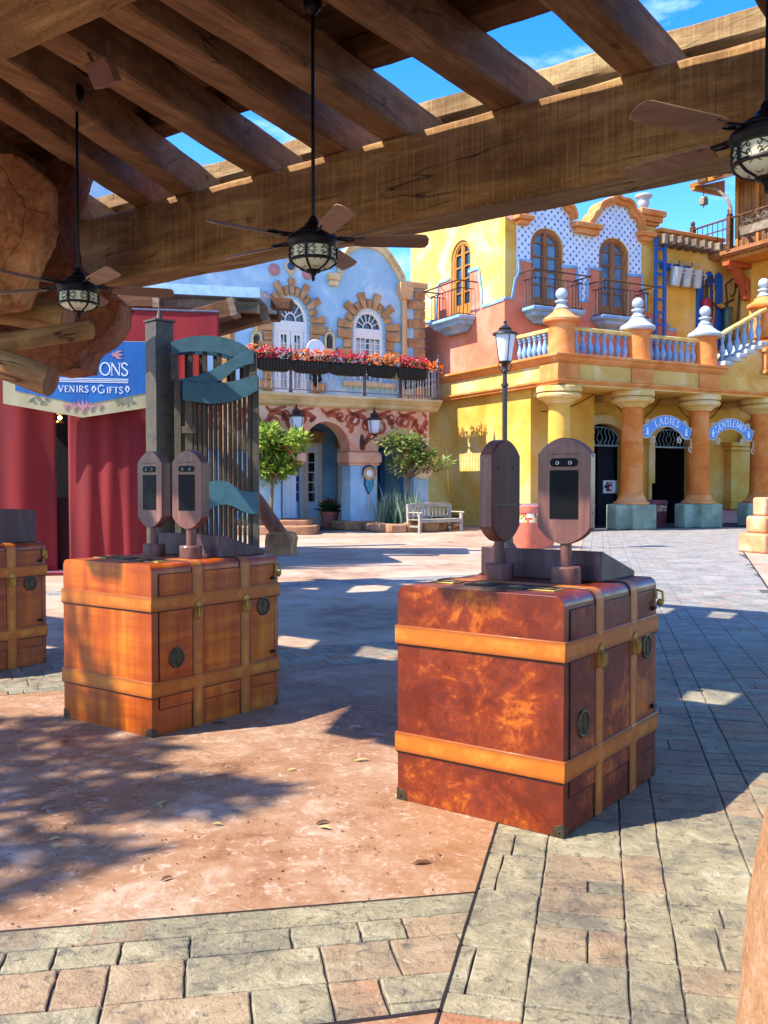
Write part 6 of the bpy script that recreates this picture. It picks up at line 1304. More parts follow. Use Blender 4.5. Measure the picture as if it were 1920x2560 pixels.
mb = MB(); mb.lathe([(.03, -.4), (.12, -.33), (.12, -.3)], (0, -.35, 0), 6); mb.lathe([(.16, .2), (.16, .24), (.05, .36), (.01, .45)], (0, -.35, 0), 6)
for k in range(6): a = k * math.pi / 3; mb.tube([(.11 * math.cos(a), -.35 + .11 * math.sin(a), -.33), (.15 * math.cos(a), -.35 + .15 * math.sin(a), .22)], .015, 5)
mb.build('cage', M['iron'], t)
x0, z0 = yx(1509, 1233, BY + .42); x1, z1 = yx(1543, 1201, BY + .42); t = thing('extinguisher_cabinet', 'white wall panel with a red fire extinguisher cabinet inside the left dark doorway', 'fire cabinet', YF.world((x0 + x1) / 2, BY + .42, (z0 + z1) / 2), TH)
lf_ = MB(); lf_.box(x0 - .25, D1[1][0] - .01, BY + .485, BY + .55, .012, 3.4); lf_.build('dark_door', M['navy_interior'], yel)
hw, hh = (x1 - x0) / 2, (z1 - z0) / 2; mb = MB(); mb.box(-hw, hw, 0, .06, -hh, hh); mb.build('panel', M['sign_white'], t, .01); mb = MB(); mb.box(-hw * .62, hw * .1, -.05, -.003, -hh * .7, hh * .75); c = mb.build('cabinet', M['extinguisher_red'], t, .01)
mb = MB(); mb.box(-hw * .85, -hw * .625, -.04, -.003, -hh * .2, hh * .3); mb.build('latch', M['iron'], t); mb = MB(); mb.box(-hw * .4, -hw * .1, -.054, -.0505, hh * .45, hh * .6); mb.lathe([(.05, -hh * .45), (.05, -.02), (.02, .02)], (-hw * .15, -.055, 0), 8); mb.build('marking', M['sign_white'], c)
# ================================================================== LEFT SIDE: tent, gate, canopy, rocks
TF = Fr((-5.3, 16.6), R(10))
def tx(u, v, y=0): return TF.xz(u, v, y)
tent = thing('curtain_tent', 'dark red curtain tent front with valance and a dark gap between the drapes', 'tent', (TF.o.x, TF.o.y, 0), TF.a)
def drape(name, x0, x1, z0, z1, y, mat, folds, amp, seed, gather=0.0, parent=tent):
    rr = random.Random(seed); n = max(12, int((x1 - x0) / .045)); m = 26; vs = []; fs = []
    ph = [(rr.uniform(.6, 1.5) * folds, rr.uniform(0, 6), rr.uniform(.4, 1)) for _ in range(4)]
    for j in range(m + 1):
        t = j / m; z = z0 + (z1 - z0) * t
        for i in range(n + 1):
            s = i / n; d = sum(a * math.sin(f * s * 6.28 + p + .6 * math.sin(t * 2.5 + p)) for f, p, a in ph) / 2.2
            belly = math.sin(math.pi * (1 - t) ** 1.3) * gather; vs.append((x0 + (x1 - x0) * s + .10 * d * (1 - t) * amp, y - amp * d * (.35 + .65 * (1 - t)) - belly * math.sin(math.pi * s), z))
    for j in range(m):
        for i in range(n): a = j * (n + 1) + i; fs.append([a, a + 1, a + n + 2, a + n + 1])
    mb = MB(); mb.add(vs, fs); o = mb.build(name, M[mat], parent, smooth=80); sd = o.modifiers.new('thickness', 'SOLIDIFY'); sd.thickness = .012; return o
zt_ = tx(300, 905)[1]; xl, xr_ = -4.0, tx(512, 1000)[0]
drape('curtain', tx(-160, 1200)[0], tx(141, 1200)[0], .05, zt_, 0, 'red_cloth', 3, .05, 1, .12)
drape('curtain', tx(172, 1200)[0], tx(392, 1200)[0], .05, zt_, 0, 'red_cloth', 3.4, .045, 2, .14)
drape('curtain', tx(398, 1200)[0], xr_, .05, zt_ + .6, .25, 'red_cloth_bright', 4, .04, 3)
drape('inner_drape', tx(120, 1300)[0], tx(190, 1300)[0], .05, tx(150, 1243, .3)[1], .3, 'plum_cloth', 9, .02, 4)
mb = MB(); mb.box(tx(-100, 1200)[0], tx(300, 1200)[0], 1.0, 1.1, 0, 4.2); mb.build('dark_backing', M['dark_interior'], tent)
mb = MB(); mb.box(tx(-160, 1200)[0], tx(392, 1200)[0], -.28, .5, .003, .06); mb.build('base_trim', M['red_cloth'], tent, .01)
zv0, zv1 = tx(330, 850)[1], tx(330, 779)[1]
drape('valance', tx(-160, 800)[0], tx(548, 800)[0], zv0 - .1, zv1, -.12, 'red_cloth_bright', 3, .015, 5)
mb = MB(); mb.tube([(tx(-160, 800)[0], -.12, zv1 + .02), (tx(548, 800)[0], -.12, zv1 + .02)], .02, 6); mb.build('valance_rod', M['metal_lid'], tent)
mb = MB(); mb.box(tx(-160, 900)[0], xr_, .5, 3.5, zv1 - .05, zv1); mb.box(xr_ - .05, xr_, .5, 3.5, 0, zv1 - .051); mb.build('tent_top', M['red_cloth'], tent)
b0 = tx(146, 1043, .3); t = thing('hanging_lamp', 'small glowing bulb lamp hanging in the dark gap of the red curtains', 'lamp', TF.world(b0[0], .45, b0[1]), TF.a)
em = Mt('bulb_glow', .3); em.b.inputs['Emission Color'].default_value = (1, .75, .35, 1); em.b.inputs['Emission Strength'].default_value = 6; em.col((1, .8, .5, 1))
mb = MB(); mb.ball((0, 0, 0), .035, 8); mb.build('bulb', em.mat, t); mb = MB(); mb.lathe([(.02, .16), (.05, .12), (.06, .06)], n=12); mb.tube([(0, 0, .15), (0, 0, .5)], .008); mb.lathe([(.07, -.10), (.08, -.08), (.07, -.06)], n=12); mb.build('lamp_cage', M['brass'], t)
# --- banner
bn = thing('tent_banner', 'blue cloth banner with white lettering and cream leaf border hanging on the red curtain tent', 'banner', TF.world(0, -.30, 0), TF.a)
BY_ = -.3
def bt(u, v): return TF.xz(u, v, BY_)
L0, L1_, Tm, R1 = bt(8, 1009), bt(8, 880), bt(207, 1044), bt(406, 1014)
zt2 = bt(207, 850)[1]; xm = Tm[0]; hwb = xm - L0[0]; xR = xm + hwb
out = [(L0[0], L0[1]), Tm, (xR, L0[1]), (xR, zt2), (L0[0], zt2)]
ti = bt(207, 1012)[1]; li = bt(50, 968)[1]; zin = bt(36, 976)[1]
mb = MB(); mb.ext(out, -.012, .0); mb.build('border', M['banner_cream'], bn)
inn = [(L0[0] + .55, zin + .12), (xm, ti), (xR - .55, zin + .12), (xR - .02, zt2 - .01), (L0[0] + .02, zt2 - .01)] if False else [(L0[0] + .2, zin), (xm, ti), (xR - .2, zin), (xR - .2, zt2 - .01), (L0[0] + .2, zt2 - .01)]
mb = MB(); mb.ext(inn, -.018, -.0125); fld = mb.build('field', M['banner_blue'], bn)
mb = MB()
o1 = bt(254, 938); s1 = bt(321, 938); h1 = bt(285, 907)[1] - bt(285, 938)[1]
wd = sum(GL[c][0] for c in 'ONS') * h1; word(mb, 'ONS', o1[0] - .03, o1[1], h1, -.023, -.0185, .12, 1, (s1[0] - o1[0] + .03) / wd)
a, b = bt(146, 980), bt(224, 980); hS = (bt(150, 964)[1] - bt(150, 980)[1]); n_ = sum(GL[c][0] for c in 'VENIRS') * hS; word(mb, 'VENIRS', a[0], a[1], hS, -.023, -.0185, .15, 1, (b[0] - a[0]) / n_)
a, b = bt(245, 983), bt(310, 983); hS2 = hS * 1.25; n_ = GL['G'][0] * hS2 + sum(GL[c][0] for c in 'IFTS') * hS2 * .8; word(mb, 'Gifts', a[0], a[1], hS2, -.023, -.0185, .14, .8, (b[0] - a[0]) / n_)
for u in (235, 319):
    x, z = bt(u, 973); d = .055; mb.ribbon([(x, z + d), (x + d * .6, z), (x, z - d), (x - d * .6, z), (x, z + d)], .022, -.023, -.0185)
xa = bt(60, 950)[0]
for k in range(3): z = bt(230, 947 + k * 4.2)[1]; mb.ribbon([(xa, z), (bt(321, 950)[0], z)], .014, -.023, -.0185)
mb.build('lettering', M['sign_white'], fld, smooth=0)
pinkm = plain('banner_pink', '#b8828a', .7, var=.1)
def fleur(mb, x, z, s, rot=0):
    P = [(0, 1), (.12, .6), (.1, .35), (.3, .55), (.42, .9), (.5, .45), (.4, .15), (.15, .0), (.3, -.3), (.1, -.2), (0, -.5)]
    P = P + [(-a, b) for a, b in P[::-1][1:-1]]; c, s_ = math.cos(rot), math.sin(rot)
    mb.ext([(x + s * (a * c - b * s_), z + s * (a * s_ + b * c)) for a, b in P], -.023, -.0182)
mb = MB(); x, z = bt(287, 887); fleur(mb, x, z, .15, R(-90)); 
for k, s in ((-2, .09), (-1, .115), (0, .165), (1, .115), (2, .09)): x, z = bt(207 + k * 21, 1022 - abs(k) * 1.5); fleur(mb, x, z, s)
mb.build('pink_emblem', pinkm, fld, smooth=0)
mb = MB(); x, z = bt(287, 887); mb.ribbon([(x - .3, z), (x - .36, z)], .06, -.022, -.0182); mb.build('emblem_dot', M['sign_white'], fld)
mb = MB(); rr = random.Random(4)
for i in range(54):
    t_ = i / 53; x = L0[0] + .45 + (xR - L0[0] - .9) * t_; base = L0[1] + (Tm[1] - L0[1]) * (1 - abs(x - xm) / hwb); z = base + .17 + rr.uniform(-.06, .06)
    if abs(x - xm) < .55: continue
    a = rr.uniform(0, 6.3); l = .055; mb.ext([(x - l * math.cos(a), z - l * math.sin(a)), (x + .03 * math.sin(a), z - .03 * math.cos(a)), (x + l * math.cos(a), z + l * math.sin(a)), (x - .03 * math.sin(a), z + .03 * math.cos(a))], -.016, -.0122)
mb.build('leaf_pattern', plain('leaf_print', '#7f8068', .8), bn, smooth=0)
# --- gate
GY = 14.0; GF = Fr((0, GY), 0)
def gx(u, v): q = GF.Y(u, v, 0); return q[0], q[2]
pl, pm, pr_ = gx(357, 1000)[0], gx(390, 1000)[0], gx(425, 1000)[0]; pz = gx(390, 800)[1]; w_ = .31
t = thing('gate_post', 'tall square dark bronze gate post with a small spike, beside the teal wave gate', 'post', (pm + .005, GY + w_ * .7, 0), R(44))
mb = MB(); mb.box(-w_ / 2, w_ / 2, -w_ / 2, w_ / 2, .003, pz); mb.build('shaft', M['bronze_post'], t, .01); mb = MB(); mb.box(-w_ / 2 - .02, w_ / 2 + .02, -w_ / 2 - .02, w_ / 2 + .02, pz + .001, pz + .03); mb.lathe([(.06, pz + .031), (.04, pz + .1), (.02, pz + .18), (.002, pz + .24)], (.0, 0, 0), 10); mb.build('cap', M['bronze_post'], t, .005)
def gpx(x, y): return gx(330 + x * .2984, 780 + y * .2984)
def gate(label, dy, dx, dark):
    g0x = gx(437, 1000)[0]; t = thing('wave_gate', label, 'gate', (g0x + dx, GY + dy, 0), 0, 'gates with wave shaped bands')
    def P(*pts): return [(gpx(x, y)[0] - g0x, gpx(x, y)[1]) for x, y in pts]
    xr2 = gx(647, 1000)[0] - g0x; xl2 = 0; zt1 = gpx(400, 260)[1]; zb = .08
    m_ = 'teal_dark' if dark else 'teal_metal'
    for a, b, zt_ in ((0, .10, gpx(450, 570)[1]), (.16, .27, gpx(450, 570)[1]), (xr2 - .09, xr2, gpx(1040, 540)[1])):
        mb = MB(); mb.box(a, b, -.04, .04, zb, zt_); mb.build('stile', M['bronze_post'], t, .006)
    mb = MB(); mb.box(.271, xr2 - .091, -.03, .03, zb, zb + .08); mb.build('bottom_rail', M['bronze_post'], t, .006)
    n = 12
    for k in range(n):
        x = .31 + (xr2 - .45) * k / (n - 1); mb = MB(); mb.box(x - .022, x + .022, -.03, .03, zb + .081, gpx(700, 600)[1]); mb.build('bar', M['bronze_bar'], t, .004)
    for u in (490, 612, 733, 850, 960):
        x = gpx(u, 400)[0] - g0x; mb = MB(); mb.box(x - .03, x + .03, -.03, .03, gpx(700, 640)[1], gpx(u, 330)[1]); mb.build('bar', M['bronze_bar'], t, .004)
    x = 0; mb = MB(); mb.box(-.04, .05, -.04, .04, gpx(450, 570)[1] + .002, gpx(400, 300)[1]); mb.build('stile', M['bronze_post'], t, .006)
    mb = MB(); mb.box(xr2 - .14, xr2 - .03, -.04, .04, gpx(700, 600)[1], gpx(1000, 340)[1]); mb.build('stile', M['bronze_post'], t, .006)
    def band(top, bot, y): mb = MB(); mb.ext(curve(P(*top), 5) + curve(P(*bot), 5), -.05 - y, -.031 - y); mb.build('wave_band', M[m_], t, .003)
    band([(330, 258), (460, 218), (600, 202), (740, 210), (850, 238), (940, 280), (1010, 330)], [(1000, 380), (860, 378), (760, 350), (640, 335), (480, 335), (340, 357)], 0)
    band([(380, 567), (500, 550), (640, 505), (760, 445), (880, 375), (1025, 315)], [(1025, 435), (900, 470), (800, 545), (710, 597), (600, 597), (430, 580)], .024)
    band([(435, 575), (560, 600), (700, 601), (850, 586), (1060, 530)], [(1060, 660), (960, 715), (800, 765), (660, 772), (540, 757), (435, 740)], .048)
    band([(435, 1540), (520, 1500), (640, 1430), (720, 1412), (800, 1420), (870, 1460), (940, 1498), (1063, 1512)], [(1063, 1692), (960, 1680), (860, 1630), (780, 1612), (700, 1632), (650, 1660), (520, 1720), (435, 1750)], .048)
    mb = MB(); z = gpx(430, 992)[1]; mb.box(.12, .34, -.09, -.041, z - .05, z + .05); mb.build('latch', M['bronze_post'], t, .006)
    return t
gate('teal wave banded gate leaf standing open in front, beside the bronze post', 0, 0, False)
g2 = gate('darker teal wave gate leaf folded close behind the front leaf', .32, -.12, True)
# --- timber canopy with metal roof behind the gate
CF = Fr((-4.2, 20.0), R(-4))
def cx_(u, v, y=0): q = CF.Y(u, v, y); return q[0], q[2]
can = thing('timber_canopy', 'timber canopy with blue grey metal roof and log rafters with ends coloured paler as if sunlit behind the gate', 'canopy', (CF.o.x, CF.o.y, 0), CF.a)
r0, r1 = cx_(330, 722), cx_(660, 748)
mb = MB(); mb.ext([(r0[0] - 3, r0[1] + .25), (r1[0], r1[1] + .16), (r1[0], r1[1] - .06), (r0[0] - 3, r0[1] + .03)], -.4, 1.6); mb.build('metal_roof', M['roof_grey'], can, .01)
mb = MB(); mb.ext([(r0[0] - 3, r0[1] + .0), (r1[0] - .1, r1[1] - .09), (r1[0] - .1, r1[1] - .3), (r0[0] - 3, r0[1] - .2)], -.2, .1); mb.build('edge_beam', M['grey_timber'], can, .02)
def log_raft(u0, v0, u1, v1, hh, y0, cap=True):
    a, b = cx_(u0, v0, y0), cx_(u1, v1, y0); mb = MB(); d = Vector((b[0] - a[0], 0, b[1] - a[1])); 
    nx_ = Vector((-d.z, 0, d.x)).normalized() * hh / 2; ps = [Vector((a[0], 0, a[1])) + nx_, Vector((a[0], 0, a[1])) - nx_, Vector((b[0], 0, b[1])) - nx_, Vector((b[0], 0, b[1])) + nx_]
    mb.ext([(p.x, p.z) for p in ps], y0 - .15, y0 + .2); r_ = mb.build('rafter', M['brown_timber'], can, .04)
    if cap:
        dn = d.normalized(); q = [Vector((b[0], 0, b[1])) + nx_ * 1.06 - dn * .14, Vector((b[0], 0, b[1])) - nx_ * 1.06 - dn * .14, Vector((b[0], 0, b[1])) - nx_ * 1.06 + dn * .0, Vector((b[0], 0, b[1])) + nx_ * 1.06 + dn * .0]
        mb = MB(); mb.ext([(p.x, p.z) for p in q], y0 - .165, y0 + .215); mb.build('sunlit_end', M['grey_timber'], r_, .01)  # paler collar, its colour standing in for sunlight on the rafter end
log_raft(300, 748, 404, 748, .38, -.6); log_raft(480, 800, 592, 768, .36, -.6); log_raft(520, 825, 668, 783, .34, .4); log_raft(560, 752, 732, 762, .24, .9, False); log_raft(560, 788, 700, 790, .22, 1.6, False)
mb = MB(); mb.box(cx_(545, 820, .7)[0] - 4, cx_(530, 820, .7)[0], .6, .9, r1[1] - .9, r1[1] - .5); mb.build('cross_beam', M['brown_timber'], can, .03)
mb = MB(); mb.box(cx_(548, 900, 3)[0], cx_(580, 900, 3)[0], 3, 3.4, 0, r1[1] - .1); mb.build('stone_post', M['tan_stone'], can, .04)
# --- rocks
def lump(name, label, pts, depth, voxel, disp, mat, loc, group=None, seed=0):
    """solid outline at its own distance, rounded and roughened; pts are (x, z) at local y=0"""
    mb = MB(); mb.ext(pts, 0, depth); o = mb.build(name, M[mat], None, smooth=0); o.location = loc
    rm = o.modifiers.new('remesh', 'REMESH'); rm.mode = 'VOXEL'; rm.voxel_size = voxel
    sm = o.modifiers.new('round', 'SMOOTH'); sm.iterations = 3; sm.factor = .8
    for sc, st in ((1.1, disp), (.3, disp * .3)):
        tx_ = bpy.data.textures.new('rock_noise', 'CLOUDS'); tx_.noise_scale = sc; tx_.noise_depth = 3
        d = o.modifiers.new('displace', 'DISPLACE'); d.texture = tx_; d.strength = st; d.mid_level = .6; d.texture_coords = 'GLOBAL'
    vx = bpy.data.textures.new('rock_facets', 'VORONOI'); vx.noise_scale = .7; d = o.modifiers.new('facets', 'DISPLACE'); d.texture = vx; d.strength = -.14; d.mid_level = .3; d.texture_coords = 'GLOBAL'
    o.data.polygons.foreach_set('use_smooth', [True] * len(o.data.polygons)); rm.use_smooth_shade = True
    tag(o, label, 'rock', group); return o
def rk(Y, pts): return [(lambda p: (p[0], p[2]))(Fr((0, Y), 0).Y(u, v, 0)) for u, v in pts]
lump('rock_ledge', 'dark red brown rock ledge overhanging on the left, holding the big pergola beam', rk(10.6, [(-420, 300), (235, 340), (200, 420), (150, 520), (165, 640), (240, 690), (316, 742), (306, 800), (268, 850), (212, 880), (208, 935), (130, 945), (40, 920), (-420, 930)]), .75, .055, .12, 'rock_dark', (0, 10.6, 0))
lump('rock_boulder', 'big tan brown boulder at upper left under the rafters, in front of the dark ledge', rk(9.4, [(-420, 250), (60, 380), (126, 450), (118, 545), (95, 620), (72, 710), (48, 765), (-100, 800), (-420, 800)]), .45, .045, .09, 'rock_brown', (0, 9.4, 0))
def rock_lathe(name, label, prof, c, mat, seed):
    mb = MB(); n = 48; vs = []; fs = []
    for r_, z in prof:
        for k in range(n):
            a = 2 * math.pi * k / n; d = Vector((math.cos(a), math.sin(a), z * .9)); q = r_ * (1 + .04 * mn.noise(d * 1.6 + Vector((seed, 0, 0))) + .02 * mn.noise(d * 5)); vs.append((q * math.cos(a), q * math.sin(a), z))
    for i in range(len(prof) - 1):
        for k in range(n): fs.append([i * n + k, i * n + (k + 1) % n, (i + 1) * n + (k + 1) % n, (i + 1) * n + k])
    fs.append([(len(prof) - 1) * n + k for k in range(n)]); mb.add(vs, fs); o = mb.build(name, M[mat], None, smooth=80); o.location = c; tag(o, label, 'rock'); return o
rock_lathe('rock_column', 'orange rough rock column at the lower right edge, close to the camera', [((.98 - .14 * z if z <= .7 else .882 - .45 * (z - .7)), z) for z in [i * .06 for i in range(26)]], (1.86, 2.2, 0), 'rock_orange', 3)
# --- logs in the rock
def log(label, u0, v0, u1, v1, Y0, Y1, r):
    a = ray(u0, v0); a = Vector((0, 0, EYE)) + a * (Y0 / a.y); b = ray(u1, v1); b = Vector((0, 0, EYE)) + b * (Y1 / b.y)
    d = (b - a); L_ = d.length; mb = MB(); rr = random.Random(u1); n = 16
    prof = [(0, r * .98)]; vs = []; fs = []; N = 20
    for i in range(n + 1):
        for k in range(N):
            an = 2 * math.pi * k / N; q = r * (1 + .05 * math.sin(3 * an + i * .3) + .03 * math.sin(i * .9 + k * .5)) * (1 - .02 * (i == n)); vs.append((L_ * i / n, q * math.cos(an), q * math.sin(an)))
    for i in range(n):
        for k in range(N): p, q = i * N + k, i * N + (k + 1) % N; fs.append([p, q, q + N, p + N])
    mb.add(vs, fs + [list(range(N))[::-1]]); t = thing('log', label, 'log', tuple(a), 0, 'round logs sticking out of the rock ledge'); t.rotation_euler = d.to_track_quat('X', 'Z').to_euler()
    mb.build('bark', M['log_wood'], t, smooth=60); mb = MB(); mb.tube([(L_ - .02, 0, 0), (L_ + .004, 0, 0)], r * .97, N); mb.build('cut_end', M['anchor_wood'], t, .004)
log('thick round log with pale sawn end facing right, below the far left fan', -160, 885, 228, 824, 9.0, 9.9, .098)
log('log crossing behind the sawn one, rising towards the left edge', -200, 740, 170, 800, 10.2, 10.1, .17)
log('lowest round log with rounded end in front of the banner', -200, 845, 128, 955, 9.4, 9.2, .145)
# --- weathered anchor stock: leaning shank in a carved block
a0 = G(700, 1389); t = thing('anchor_stock', 'weathered brown wooden shank leaning in a carved scroll block beside the gate', 'anchor', (a0.x, a0.y + .3, 0), R(-8))
mb = MB(); mb.ext([(-.31, 0), (.31, 0), (.30, .2), (.33, .38), (.27, .5), (.12, .53), (-.16, .53), (-.29, .48), (-.32, .3)], -.28, .28); mb.build('carved_block', M['tan_stone'], t, .06, seg=3)
mb = MB()
for sx in (-.15, .16):
    mb.tube([(sx + .10 * math.cos(R(k)), -.285, .33 + .14 * math.sin(R(k))) for k in range(-40, 240, 20)], .022, 6); mb.tube([(sx, -.285, .12), (sx, -.285, .24)], .02, 6)
mb.build('scroll_relief', M['tan_stone'], t)
mb = MB(); p0, p1 = Vector((-.02, 0, .45)), Vector((-1.35, .1, 2.2)); mb.tube([p0, p0.lerp(p1, .4), p0.lerp(p1, .8), p1], [.17, .19, .16, .13], 14); mb.build('shank', M['anchor_wood'], t)
mb = MB(); c = p0.lerp(p1, .55); mb.tube([c + Vector((0, -.17, 0)), c + Vector((0, -.22, 0))], .075, 14); mb.build('eye', M['brown_iron'], t)
# ================================================================== PLAZA OBJECTS
def lamp_post():
    Y = G(1258, 1377).y; r = ray(1261, 1300); X = r.x / r.y * Y
    t = thing('street_lamp', 'tall dark iron street lamp with white glass lantern rising behind the red kiosk', 'street lamp', (X, Y, 0))
    def z(v): q = ray(1261, v); return EYE + q.z / q.y * Y
    zt, zg0, zg1 = z(805), z(903), z(838)
    mb = MB(); mb.lathe([(.30, 0), (.32, .05), (.28, .12), (.22, .2), (.2, .5), (.16, .62), (.13, .7), (.09, .76)], n=24); mb.build('base', M['lamp_iron'], t)
    mb = MB(); mb.lathe([(.075, .75), (.06, 2.6), (.065, zg0 - .62), (.09, zg0 - .6), (.09, zg0 - .55), (.055, zg0 - .52), (.05, zg0 - .28), (.10, zg0 - .25), (.06, zg0 - .2), (.05, zg0 - .12)], n=18); mb.build('pole', M['lamp_iron'], t)
    mb = MB(); mb.lathe([(.14, zg0), (.16, zg0 + .05), (.24, zg1 - .03), (.24, zg1)], n=24); mb.build('lantern_glass', M['frosted_glass'], t)
    mb = MB(); mb.lathe([(.05, zg0 - .12), (.12, zg0 - .04), (.17, zg0 - .02), (.15, zg0)], n=20); mb.lathe([(.27, zg1), (.31, zg1 + .01), (.30, zg1 + .05), (.2, zg1 + .09), (.14, zg1 + .13), (.16, zg1 + .16), (.10, zg1 + .21), (.05, zg1 + .24), (.03, zg1 + .28), (.05, zg1 + .31), (.02, zg1 + .35), (.002, zt)], n=24)
    for k in range(4):
        a = k * math.pi / 2 + .3; c, s_ = math.cos(a), math.sin(a); mb.tube([(.16 * c, .16 * s_, zg0), (.25 * c, .25 * s_, zg1)], .012, 5); mb.tube([(.05 * c, .05 * s_, zg0 - .25), (.14 * c, .14 * s_, zg0 - .2), (.17 * c, .17 * s_, zg0 - .08), (.12 * c, .12 * s_, zg0 - .04)], .014, 5)
    mb.build('lantern_cage', M['lamp_iron'], t)
lamp_post()
def bin_(label, loc, rx, h, body, top, rz=0, square=False):
    t = thing('litter_bin', label, 'bin', loc, rz, 'round sided litter bins with mosaic bands')
    n = 32; ex = .5 if not square else .28
    def ring(r, z): return [(math.copysign(abs(math.cos(2 * math.pi * k / n)) ** ex, math.cos(2 * math.pi * k / n)) * r, math.copysign(abs(math.sin(2 * math.pi * k / n)) ** ex, math.sin(2 * math.pi * k / n)) * r, z) for k in range(n)]
    def shell(rows):
        m = MB(); vs = [p for r, z in rows for p in ring(r, z)]; fs = [[i * n + k, i * n + (k + 1) % n, (i + 1) * n + (k + 1) % n, (i + 1) * n + k] for i in range(len(rows) - 1) for k in range(n)]; m.add(vs, fs + [list(range(n))[::-1], [(len(rows) - 1) * n + k for k in range(n)]]); return m
    shell([(rx * .86, .004), (rx * .9, .04), (rx * .99, h * .58), (rx, h * .60)]).build('body', M[body], t); shell([(rx * .985, h * .601), (rx * .985, h * .81)]).build('mosaic_band', M['mosaic'], t); shell([(rx, h * .811), (rx * 1.02, h * .84), (rx * 1.02, h * .97), (rx * .96, h)]).build('rim', M[body], t); shell([(rx * .9, h + .001), (rx * .85, h + .02)]).build('lid', M[top], t)
g = G(1335, 1372); bin_('coral litter bin with mosaic tile band and metal lid behind the red kiosk scanners', (g.x, g.y + .4, 0), .52, 1.1, 'coral_bin', 'metal_lid', .5)
q = YF.Z(1631, 1304); bin_('plum red litter bin with mosaic tile band in the arcade beside the second column', tuple(YF.world(YF.xz(1631, 1300, 1.9)[0], 1.9, 0)), .42, 1.02, 'plum_bin', 'plum_bin', TH, True)
# bench
A_, B_, C_ = G(1049, 1333), G(1153, 1328), G(1023, 1331)
d = (B_ - A_); bl_ = d.length; ba = math.atan2(d.y, d.x)
t = thing('garden_bench', 'weathered white wooden slat bench in front of the stone edged plant bed', 'bench', tuple(A_), ba)
k = 1.02; bd = .55
for x in (.0, bl_):
    for y in (0, bd):
        mb = MB(); h = .64 if y == 0 else .92; mb.ext([(x - .045, 0), (x + .045, 0), (x + .035, .4), (x + .05, h), (x - .05, h), (x - .035, .4)], y - .045, y + .045); mb.build('leg', M['bench_wood'], t, .008)
for y in (.02, .14, .26, .38, .50): mb = MB(); mb.box(-.04, bl_ + .04, y - .05, y + .05, .42, .45); mb.build('seat_slat', M['bench_wood'], t, .006)
mb = MB(); mb.box(.046, bl_ - .046, -.02, .02, .33, .415); mb.box(.046, bl_ - .046, bd - .02, bd + .02, .33, .415); mb.build('seat_rail', M['bench_wood'], t, .006)
mb = MB(); mb.ext([(-.06, .86), (bl_ + .06, .86), (bl_ + .06, .96), (bl_ * .8, 1.0), (bl_ * .62, .98), (bl_ * .5, 1.02), (bl_ * .38, .98), (bl_ * .2, 1.0), (-.06, .96)], bd - .03, bd + .03); mb.build('back_rail', M['bench_wood'], t, .008)
mb = MB(); mb.box(-.03, bl_ + .03, bd - .025, bd + .025, .50, .57); mb.build('back_rail', M['bench_wood'], t, .008)
for i in range(11): x = .1 + (bl_ - .2) * i / 10; mb = MB(); mb.box(x - .036, x + .036, bd - .012, bd + .012, .571, .859); mb.build('back_slat', M['bench_wood'], t, .004)
for x in (0, bl_): mb = MB(); mb.ext([(-.1, .63), (-.02, .66), (bd, .66), (bd, .70), (-.06, .70), (-.12, .67)], x - .055, x + .055, axis='x'); mb.build('armrest', M['bench_wood'], t, .01); mb = MB(); mb.box(x - .02, x + .02, .046, bd - .046, .18, .24); mb.build('stretcher', M['bench_wood'], t, .005)
# stone planter edge
p0, p1, p2 = G(917, 1328), G(1040, 1331), G(1143, 1322)
rr = random.Random(6); path = curve([tuple(G(880, 1322)), tuple(p0), tuple(G(975, 1333)), tuple(p1), tuple(G(1100, 1329)), tuple(p2), tuple(G(1146, 1316))], 6)
t = thing('planter_edge', 'low curved edge of rough brown stones round the plant bed behind the bench', 'stone edging', (0, 0, 0))
acc = []; last = Vector(path[0]); seg = [last]
for p in path[1:]:
    p = Vector(p); seg.append(p)
    if (p - seg[0]).length > .62 or p == Vector(path[-1]):
        a, b = seg[0], seg[-1]; dd = (b - a); L_ = dd.length
        if L_ > .12:
            h = rr.uniform(.27, .36); mb = MB(); an = math.atan2(dd.y, dd.x); mb.m = Matrix.Translation(a) @ Matrix.Rotation(an, 4, 'Z'); mb.box(.012, L_ - .012, -.02, .34, .0, h); o = mb.build('edge_stone', M['brown_stone' if rr.random() < .6 else 'step_stone'], t, .07, seg=3)
        seg = [p]
soil = [tuple(p)[:2] for p in path]; mb = MB(); mb.ext([(a, b + .25) for a, b in soil] + [(2.9, 37.0), (.6, 36.2)], .01, .2, axis='z'); tag(mb.build('plant_bed_soil', M['bark'], smooth=0), kind='structure')
# steps at left
for ua, ub, vt, vb, dy, lab in ((560, 787, 1316, 1338, 0, 'lower rounded terracotta step in front of the white shutter door'), (560, 774, 1301, 1316, .7, 'upper rounded terracotta step in front of the white shutter door')):
    b0 = G(ub - 20, 1338); Y = b0.y + dy; r_ = ray(ub, 1320); xr3 = r_.x / r_.y * Y; r_ = ray(ua, 1320); xl3 = r_.x / r_.y * Y; zt_ = EYE + ray(700, vt).z / ray(700, vt).y * Y; zb_ = 0 if dy == 0 else EYE + ray(700, vb).z / ray(700, vb).y * Y
    mb = MB(); mb.ext([(xl3, Y), (xr3 - .3, Y), (xr3 - .08, Y + .1), (xr3, Y + .4), (xr3, Y + 2.4), (xl3, Y + 2.4)], zb_ + .002, zt_, axis='z'); tag(mb.build('stone_step', M['step_stone'], None, .03), lab, 'step', 'rounded terracotta steps')
